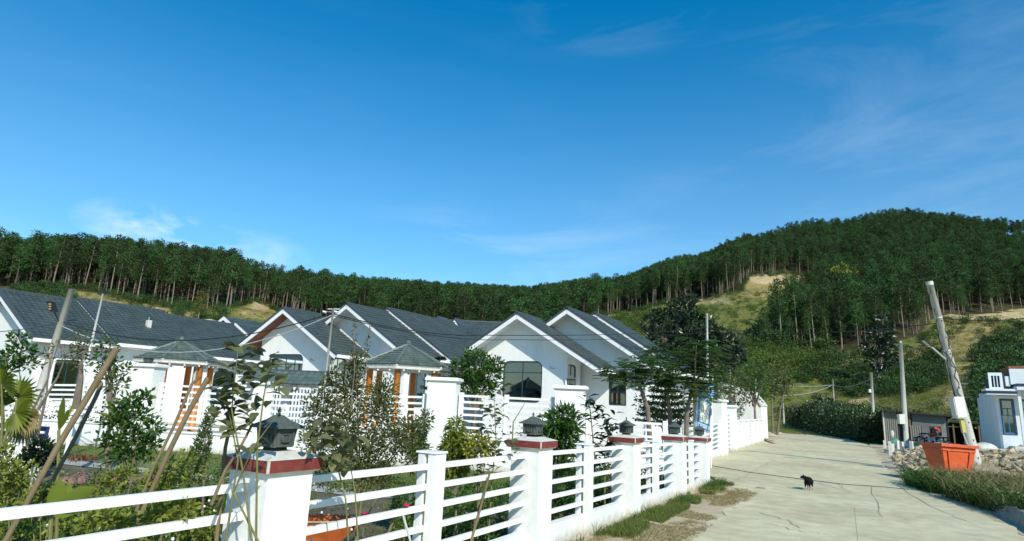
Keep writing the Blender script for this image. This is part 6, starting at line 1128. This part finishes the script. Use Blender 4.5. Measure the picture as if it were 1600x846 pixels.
for xx in (-.35, -.1, .15, .38): m_ = MB(); m_.sphere((xx, D1_ * .1, Hh + .02), .14, 8, 6, (1.2, 1, .45)); B_(m_, 'rubbish_bag', M_BIN if xx > 0 else M_RUST)
for sx_ in (-1, 1):
    for sy_ in (-1, 1): m_ = MB(); m_.torus((sx_ * .3, sy_ * .26, .08), (0, 1, 0), .055, .028, 12, 6); B_(m_, 'wheel', M_TYRE)
# shed
YS = 58.5; X0 = pY(1383, 690, YS).x; X1 = pY(1483, 690, YS).x; X2 = pY(1537, 690, YS).x; zt0, zt1, zt2 = pY(1383, 640, YS).z, pY(1483, 649, YS).z, pY(1537, 658, YS).z
sh = thing('corrugated_shed', 'patched grey corrugated shed with a sloping roof behind the straight concrete pole', 'shed', (X0, YS, 0))
def corr(x0, x1, z0, z1, y, dz=0, pitch=.14, amp=.022):
    m_ = MB(); n_ = max(4, int((x1 - x0) / pitch * 2)); vs = []
    for i in range(n_ + 1): x = x0 + (x1 - x0) * i / n_; yy = y + amp * (1 if i % 2 else -1); zz = z1 + dz * i / n_; vs += [(x, yy, z0), (x, yy, zz)]
    m_.add(vs, [(2 * i, 2 * i + 2, 2 * i + 3, 2 * i + 1) for i in range(n_)]); return m_
w_ = X1 - X0; sl = (zt1 - zt0)
corr(X0, X0 + w_ * .22, .1, zt0 - .1, YS, sl * .22).build('corrugated_sheet', M_CORR, sh, label='pale corrugated front sheet'); corr(X0 + w_ * .42, X0 + w_ * .60, .1, zt0 - 1.15, YS - .1, 0).build('corrugated_sheet', M_CORR, sh)
MB().wall((0, YS + .05, 0), (1, 0, 0), (0, 0, 1), [(X0 + w_ * .46, 0), (X1, 0), (X1, zt1 - .12), (X0 + w_ * .46, zt0 - .12 + sl * .46)], [], .05).build('patched_panel', mat('patched_grey_board', (.16, .17, .17), .8, .3, .9, dirt=(.33, .34, .28), damt=.8), sh)
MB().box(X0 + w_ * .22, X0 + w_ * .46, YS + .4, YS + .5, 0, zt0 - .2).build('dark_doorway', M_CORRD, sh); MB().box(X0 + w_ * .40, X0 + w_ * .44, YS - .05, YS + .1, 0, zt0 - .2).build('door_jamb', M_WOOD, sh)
m_ = MB(); m_.box(X0 - .03, X0 + .07, YS - .06, YS + .04, 0, zt0 - .1); m_.build('corner_post', M_CEM, sh)
m_ = MB(); vs = []
for i in range(25): y = YS + 5 * i / 24; xx = X0 - .02 + .022 * (1 if i % 2 else -1) - .0 * i; vs += [(xx, y, 0), (xx, y, zt0 - .1 - .5 * (i / 24) ** 1.5)]
m_.add(vs, [(2 * i, 2 * i + 2, 2 * i + 3, 2 * i + 1) for i in range(24)]); m_.build('side_sheet', M_CORR, sh)
MB().prism([(X0 - .2, YS - .45, zt0 - .02), (X1 + .4, YS - .45, zt1 - .02), (X1 + .4, YS - .45, zt1 - .12), (X0 - .2, YS - .45, zt0 - .12)], (0, 5.6, -.3)).build('roof', M_CORRD, sh)
MB().wall((X1 + .06, 0, 0), (0, 1, 0), (0, 0, 1), [(YS, 0), (YS + 5, 0), (YS + 5, zt1 - .4), (YS, zt1 - .15)], [], .1).build('side_wall', M_CORRD, sh); MB().box(X0, X1, YS + 4.9, YS + 5.0, 0, zt1 - .5).build('back_wall', M_CORRD, sh)
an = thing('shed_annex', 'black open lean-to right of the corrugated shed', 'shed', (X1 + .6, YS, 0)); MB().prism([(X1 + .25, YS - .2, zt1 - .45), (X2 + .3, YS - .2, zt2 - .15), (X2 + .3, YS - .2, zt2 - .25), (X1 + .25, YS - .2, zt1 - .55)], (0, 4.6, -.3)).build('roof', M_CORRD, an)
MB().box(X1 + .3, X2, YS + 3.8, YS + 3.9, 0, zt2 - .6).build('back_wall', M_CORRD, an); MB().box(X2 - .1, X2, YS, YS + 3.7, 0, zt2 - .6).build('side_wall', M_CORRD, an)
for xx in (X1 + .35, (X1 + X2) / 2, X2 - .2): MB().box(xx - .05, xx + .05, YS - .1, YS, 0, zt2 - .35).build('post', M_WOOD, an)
p = pD(1462, 674, 46); rp = thing('red_round_sign', 'round red disc in a dark square frame propped in front of the shed', 'sign', (p.x, p.y, .4)); m_ = MB(); m_.obox(p, CR * .40, FH * .05, (0, 0, .34)); m_.build('frame', M_CORRD, rp); m_ = MB(); m_.tube([p - FH * .06, p - FH * .085], .30, 24); m_.build('disc', M_RED, rp); m_ = MB(); m_.tube([p - FH * .0, (p.x, p.y, .2)], .04, 6); m_.build('stand', M_CORRD, rp)
def motorbike(): 
    t = thing('motorcycle', '', 'motorcycle'); b_ = lambda m_, n_, mt, p_=None, **k: m_.build(n_, mt, p_ or t, local=True, **k)
    for xx in (-.62, .62): w = b_(MB().torus((xx, 0, .29), (0, 1, 0), .25, .042, 20, 7), 'wheel', M_TYRE); m_ = MB(); m_.torus((xx, 0, .29), (0, 1, 0), .20, .015, 18, 5); [m_.tube([(xx - .2 * cos(a), 0, .29 - .2 * sin(a)), (xx + .2 * cos(a), 0, .29 + .2 * sin(a))], .006, 4) for a in np.arange(0, 3.1, .52)]; b_(m_, 'rim', M_METAL, w)
    m_ = MB(); m_.tube([(.62, 0, .29), (.48, 0, .72), (.42, 0, .95)], [.03, .035, .03], 7); b_(m_, 'fork', M_METAL); m_ = MB(); m_.tube([(.40, -.33, 1.02), (.43, -.12, .97), (.43, .12, .97), (.40, .33, 1.02)], .016, 6); b_(m_, 'handlebar', M_DARK)
    m_ = MB(); m_.sphere((.50, 0, .88), .10, 10, 7); b_(m_, 'headlight', M_SIGNW); m_ = MB(); m_.sphere((.12, 0, .66), .16, 12, 8, (1.7, .75, .75)); b_(m_, 'fuel_tank', M_RED); m_ = MB(); m_.sphere((-.38, 0, .72), .14, 12, 8, (2.3, .8, .42)); b_(m_, 'seat', M_DARK)
    m_ = MB(); m_.box(-.12, .18, -.1, .1, .28, .52); m_.sphere((.18, 0, .42), .12, 8, 6); b_(m_, 'engine', M_METAL); m_ = MB(); m_.tube([(.42, 0, .8), (.15, 0, .55), (-.2, 0, .5), (-.62, 0, .29)], .025, 6); m_.tube([(-.2, 0, .5), (-.55, 0, .62), (-.75, 0, .68)], .02, 6); b_(m_, 'frame', M_DARK)
    m_ = MB(); m_.tube([(.1, .12, .3), (-.4, .14, .3), (-.7, .14, .36)], [.02, .035, .04], 7); b_(m_, 'exhaust', M_METAL)
    for s in (-1, 1): m_ = MB(); m_.tube([(.42, .2 * s, 1.0), (.38, .26 * s, 1.16)], .007, 5); m_.sphere((.38, .27 * s, 1.19), .05, 8, 5, (.4, 1, .7)); b_(m_, 'mirror', M_DARK)
    return t
mb_ = motorbike(); lst = [(1455, 44, .35, 'red-tanked motorcycle nearest the round red sign in front of the shed'), (1468, 45, 2.6, 'motorcycle parked rightmost in front of the shed'), (1381, 55, .2, 'dark motorcycle parked at the left corner of the shed'), (1446, 46, -.3, 'motorcycle half hidden behind the red-tanked one in front of the shed')]
for i, (x, D, rz, lb) in enumerate(lst):
    o = mb_ if i == 0 else copy_tree(mb_); g = gp(x, D); g.z = float(mz(np.array([g.x]), np.array([g.y]))[0]) if g.y < 56 else 0; g.z += .05; o.location = g; o.rotation_euler = (radians(6), 0, rz); tag(o, lb, 'motorcycle', 'motorcycles in front of the shed')
def sack(x, y, D, rx, rz_, mt, label, nm='sack', cat='sack'):
    p = pD(x, y, D); m_ = MB(); m_.sphere((0, 0, 0), 1, 18, 12, (rx, rx * .7, rz_)); m_.v = [(a * (1 + .16 * sin(9 * b + 5 * c)), b * (1 + .14 * sin(7 * a + 3)), c * (1 + .18 * sin(6 * a + 8 * b))) for a, b, c in m_.v]; o = m_.build(nm, mt, smooth=True); o.location = p; tag(o, label, cat)
sack(1398, 693, 42, .30, .30, M_GREENSACK, 'round green sack beside the concrete stubs left of the straight pole'); sack(1433, 697, 42, .42, .22, M_GREENSACK, 'flattened green-white sack right of the straight concrete pole'); sack(1422, 697, 43, .24, .2, M_TARP, 'pale sack between the straight pole and the green-white sack'); sack(1394, 679, 44, .13, .28, M_TARP, 'small white-capped bundle standing above the round green sack')
sack(1384, 728, 31, .55, .16, M_GREYSACK, 'crumpled dark grey plastic sheet on the rubble near the lane', 'plastic_sheet', 'sheet'); sack(1451, 737, 27, .28, .10, M_TARP, 'crumpled white rag on the rubble left of the orange bin', 'rag', 'rag'); sack(1535, 701, 36, .70, .30, M_TARP, 'white sacking heap behind the leaning concrete pole', 'sacking_heap', 'sacking'); sack(1401, 706, 40, .5, .12, M_GREYSACK, 'flat dark sheet under the round green sack', 'plastic_sheet', 'sheet')
# pale blue house
hz = .84; h = thing('blue_house', 'small pale blue flat-roofed house with navy stripes at the right edge', 'house', (7, 46.6, hz)); Xh, Yh, Xe = 6.82, 46.6, 15.0
def hx(x): return pY(x, 650, Yh).x
def hzz(x, y): return pY(x, y, Yh).z
top = hzz(1560, 618); w0, w1 = hx(1566), hx(1585); z0, z1 = hzz(1575, 678), hzz(1575, 625); v0, v1 = hx(1597), hx(1625)
MB().wall((0, Yh, 0), (1, 0, 0), (0, 0, 1), [(Xh, hz - .4), (Xe, hz - .4), (Xe, top), (Xh, top)], [[(w1, z0), (w1, z1), (w0, z1), (w0, z0)], [(v1, z0), (v1, z1), (v0, z1), (v0, z0)]], .2).build('front_wall', M_HOUSEBL, h)
MB().box(Xh, Xh + .2, Yh + .2, Yh + 7, hz - .4, top).build('side_wall', M_HOUSEBL, h); MB().box(Xh + .2, Xe, Yh + 6.8, Yh + 7, hz - .4, top).build('back_wall', M_HOUSEBL, h)
for a, b in ((w0, w1), (v0, v1)): 
    win = MB(); win.ring((0, Yh + .08, 0), (1, 0, 0), (0, 0, 1), [(a, z0), (b, z0), (b, z1), (a, z1)], [(a + .07, z0 + .07), (b - .07, z0 + .07), (b - .07, z1 - .07), (a + .07, z1 - .07)], -.02, .05); wo = win.build('window', M_BLUEFR, h); MB().box(a + .07, b - .07, Yh + .07, Yh + .075, z0 + .07, z1 - .07).build('pane', M_GLASS, wo)
    m_ = MB(); m_.box((a + b) / 2 - .025, (a + b) / 2 + .025, Yh + .03, Yh + .066, z0 + .07, z1 - .5); m_.box(a + .07, b - .07, Yh + .03, Yh + .065, z1 - .55, z1 - .49); m_.box(a + .07, b - .07, Yh + .03, Yh + .065, z1 - .95, z1 - .9); m_.build('glazing_bar', M_BLUEFR, wo)
    MB().ring((0, Yh - .001, 0), (1, 0, 0), (0, 0, 1), [(a - .05, z0 - .05), (b + .05, z0 - .05), (b + .05, z1 + .05), (a - .05, z1 + .05)], [(a - .003, z0 - .003), (b + .003, z0 - .003), (b + .003, z1 + .003), (a - .003, z1 + .003)], 0, .04).build('window_surround', M_NAVY, h)
xr_ = hx(1587); MB().box(hx(1541), xr_, Yh - 1.1, Yh + .5, top + .0, top + .07).build('canopy_slab', M_HOUSEBL, h); MB().box(hx(1541) - .01, xr_ + .01, Yh - 1.12, Yh + .5, top + .072, top + .22).build('canopy_stripe', M_NAVY, h); MB().box(hx(1540), xr_ + .02, Yh - 1.14, Yh + .5, top + .222, top + .34).build('canopy_top', M_HOUSEBL, h)
MB().box(hx(1589), hx(1594), Yh - .9, Yh - .7, hz - .4, top + .3).build('column', M_HOUSEBL, h); MB().box(xr_ + .02, Xe, Yh - 1.2, Yh + .5, top + .3, top + .5).build('canopy_slab', M_HOUSEBL, h); MB().box(xr_ + .02, Xe, Yh - 1.22, Yh + .5, top + .502, top + .66).build('canopy_stripe', M_NAVY, h)
pz0 = top + .34; P0, P1 = hx(1550), hx(1572); slots = []
for k in range(3): c = P0 + (P1 - P0) * (.28 + .22 * k); slots.append([(c + .055, pz0 + .12), (c + .055, pz0 + .80), (c - .055, pz0 + .80), (c - .055, pz0 + .12)])
MB().wall((0, Yh - .3, 0), (1, 0, 0), (0, 0, 1), [(P0, pz0), (P1, pz0), (P1, pz0 + .98), (P0, pz0 + .98)], slots, .16).build('parapet_panel', M_HOUSEBL, h); MB().box(P0 + .05, P1 - .05, Yh - .1, Yh - .05, pz0, pz0 + .9).build('parapet_back', M_NAVY, h)
MB().box(P1, P1 + .12, Yh - .25, Yh + 6, pz0, pz0 + .9).build('parapet_side', M_NAVY, h); MB().box(P1 + .13, hx(1584), Yh - .22, Yh - .05, pz0 + .2, pz0 + .78).build('parapet_panel', M_HOUSEBL, h); MB().box(hx(1584) + .01, Xe, Yh - .28, Yh - .1, pz0 + .3, pz0 + 1.22).build('parapet_panel', M_HOUSEBL, h)
MB().box(hx(1588), Xe, Yh + .3, Yh + 3, pz0 + 1.1, pz0 + 1.42).build('roof_ridge', M_SOFFIT, h); MB().sphere((hx(1586), Yh, pz0 + 1.3), .09, 8, 6).build('finial', M_SOFFIT, h)
MB().box(Xh + .1, Xe, Yh, Yh + 6.9, top - .02, top + .3).build('roof_slab', M_HOUSEBL, h)
m_ = MB(); m_.box(hx(1548), Xe, Yh - 2.0, Yh - .003, hz - .7, hz - .15); m_.build('step', M_CEM, h); m_ = MB(); m_.box(hx(1572), Xe, Yh - 1.5, Yh - .004, hz - .147, hz + .05); m_.build('step', M_CEM, h)
# weeds on the right
def wsp(n_, x0, x1, y0, y1, e=.6):
    x = rs.uniform(x0, x1, n_); y = rs.uniform(y0, y1, n_); k = (fbm(x * 1.1, y * 1.1, 51) > .34) & (x > 3.45 - .31 * np.clip(y - 17, 0, 20)); return np.stack([x[k], y[k], np.full(k.sum(), .02)], 1)
grass('roadside_weeds', 'tall green weeds behind the kerb wall in front of the orange bin', wsp(30000, 1.0, 8.5, 17, 26.3), .62, .010, L_MID, .45)
grass('roadside_weeds', 'tall straw-coloured dry grass among the roadside weeds', wsp(9000, 1.6, 8.5, 19, 26.8), .92, .008, L_STRAW, .35)
P = wsp(7500, 1.0, 8.5, 16.8, 25.5); PP = []
for p in P: q, d = ball(9, (p[0], p[1], .33), (.22, .22, .33), .2); PP.append(q)
PP = np.concatenate(PP); V, F = leaves(PP, rs.normal(size=PP.shape) + [0, 0, .5], rs.uniform(.06, .13, len(PP)), rs.uniform(.03, .06, len(PP)), .2); tag(npmesh('roadside_weeds', V, F, L_MID, None, 'stuff'), 'dark leafy undergrowth at the right edge of the lane', 'weeds')
x = rs.uniform(3, 16, 9000); y = rs.uniform(27, 45, 9000); k = (fbm(x / 1.8, y / 1.8, 91) > .5); x, y = x[k], y[k]; grass('mound_grass', 'thin dry grass growing over the rubble mound', np.stack([x, y, mz(x, y)], 1), .28, .008, L_STRAW, .6)
# dog
dg = thing('dog', 'black dog with pale lower legs standing on the concrete lane, head turned left', 'dog', pZ(1264, 766, .03)); dg.scale = (.84, .84, .84); dg.rotation_euler.z = radians(30 + 180 + 54)
sk = [((-.20, 0, .345), .075, -1), ((-.08, 0, .355), .078, 0), ((.06, 0, .35), .088, 1), ((.19, 0, .36), .088, 2), ((.26, .0, .40), .062, 3), ((.31, -.045, .435), .05, 4), ((.33, -.10, .445), .052, 5), ((.33, -.155, .435), .036, 6), ((.33, -.20, .42), .024, 7),
 ((.20, .065, .25), .042, 3), ((.205, .07, .14), .022, 9), ((.195, .07, .03), .017, 10), ((.225, .07, .012), .018, 11), ((.20, -.065, .25), .042, 3), ((.19, -.07, .14), .022, 13), ((.215, -.07, .03), .017, 14), ((.245, -.07, .012), .018, 15),
 ((-.21, .065, .26), .055, 0), ((-.16, .075, .185), .034, 17), ((-.245, .075, .12), .021, 18), ((-.225, .075, .025), .016, 19), ((-.195, .075, .012), .018, 20), ((-.22, -.065, .26), .055, 0), ((-.19, -.08, .185), .034, 22), ((-.275, -.08, .12), .021, 23), ((-.265, -.08, .025), .016, 24), ((-.235, -.08, .012), .018, 25),
 ((-.28, 0, .36), .02, 0), ((-.33, .01, .30), .014, 27), ((-.345, .02, .22), .009, 28)]
me = bpy.data.meshes.new('body'); me.from_pydata([s[0] for s in sk], [(i, s[2]) for i, s in enumerate(sk) if s[2] >= 0], []); o = link('body', me, dg); md = o.modifiers.new('skin', 'SKIN'); sv = me.skin_vertices[0].data
for i, s in enumerate(sk): sv[i].radius = (s[1] * (1.22 if s[1] > .03 else 1.05),) * 2; sv[i].use_root = i == 0
o.modifiers.new('sub', 'SUBSURF').levels = 2; o.modifiers['sub'].render_levels = 2; me.materials.append(M_FUR); md.use_smooth_shade = True
m2 = M_FUR; tt = m2.node_tree; bsd = tt.nodes['Principled BSDF']; tc2 = tt.nodes.new('ShaderNodeTexCoord'); sx2 = tt.nodes.new('ShaderNodeSeparateXYZ'); tt.links.new(tc2.outputs['Object'], sx2.inputs[0]); mr2 = tt.nodes.new('ShaderNodeMapRange'); mr2.inputs[1].default_value = .13; mr2.inputs[2].default_value = .09; tt.links.new(sx2.outputs['Z'], mr2.inputs[0])
old = bsd.inputs['Base Color'].links[0].from_socket; mx2 = tt.nodes.new('ShaderNodeMixRGB'); mx2.inputs[2].default_value = (.30, .25, .18, 1); tt.links.new(mr2.outputs[0], mx2.inputs[0]); tt.links.new(old, mx2.inputs[1]); tt.links.new(mx2.outputs[0], bsd.inputs['Base Color'])
for sgn in (-1, 1): m_ = MB(); e0 = Vector((.335 + .035 * sgn, -.095, .485)); m_.add([e0 + Vector((-.02, .01, 0)), e0 + Vector((.02, .01, 0)), e0 + Vector((0, -.018, .002)), e0 + Vector((.018 * sgn, .012, .062))], [(0, 1, 2), (0, 1, 3), (1, 2, 3), (2, 0, 3)]); m_.build('ear', M_FUR, dg, local=True)
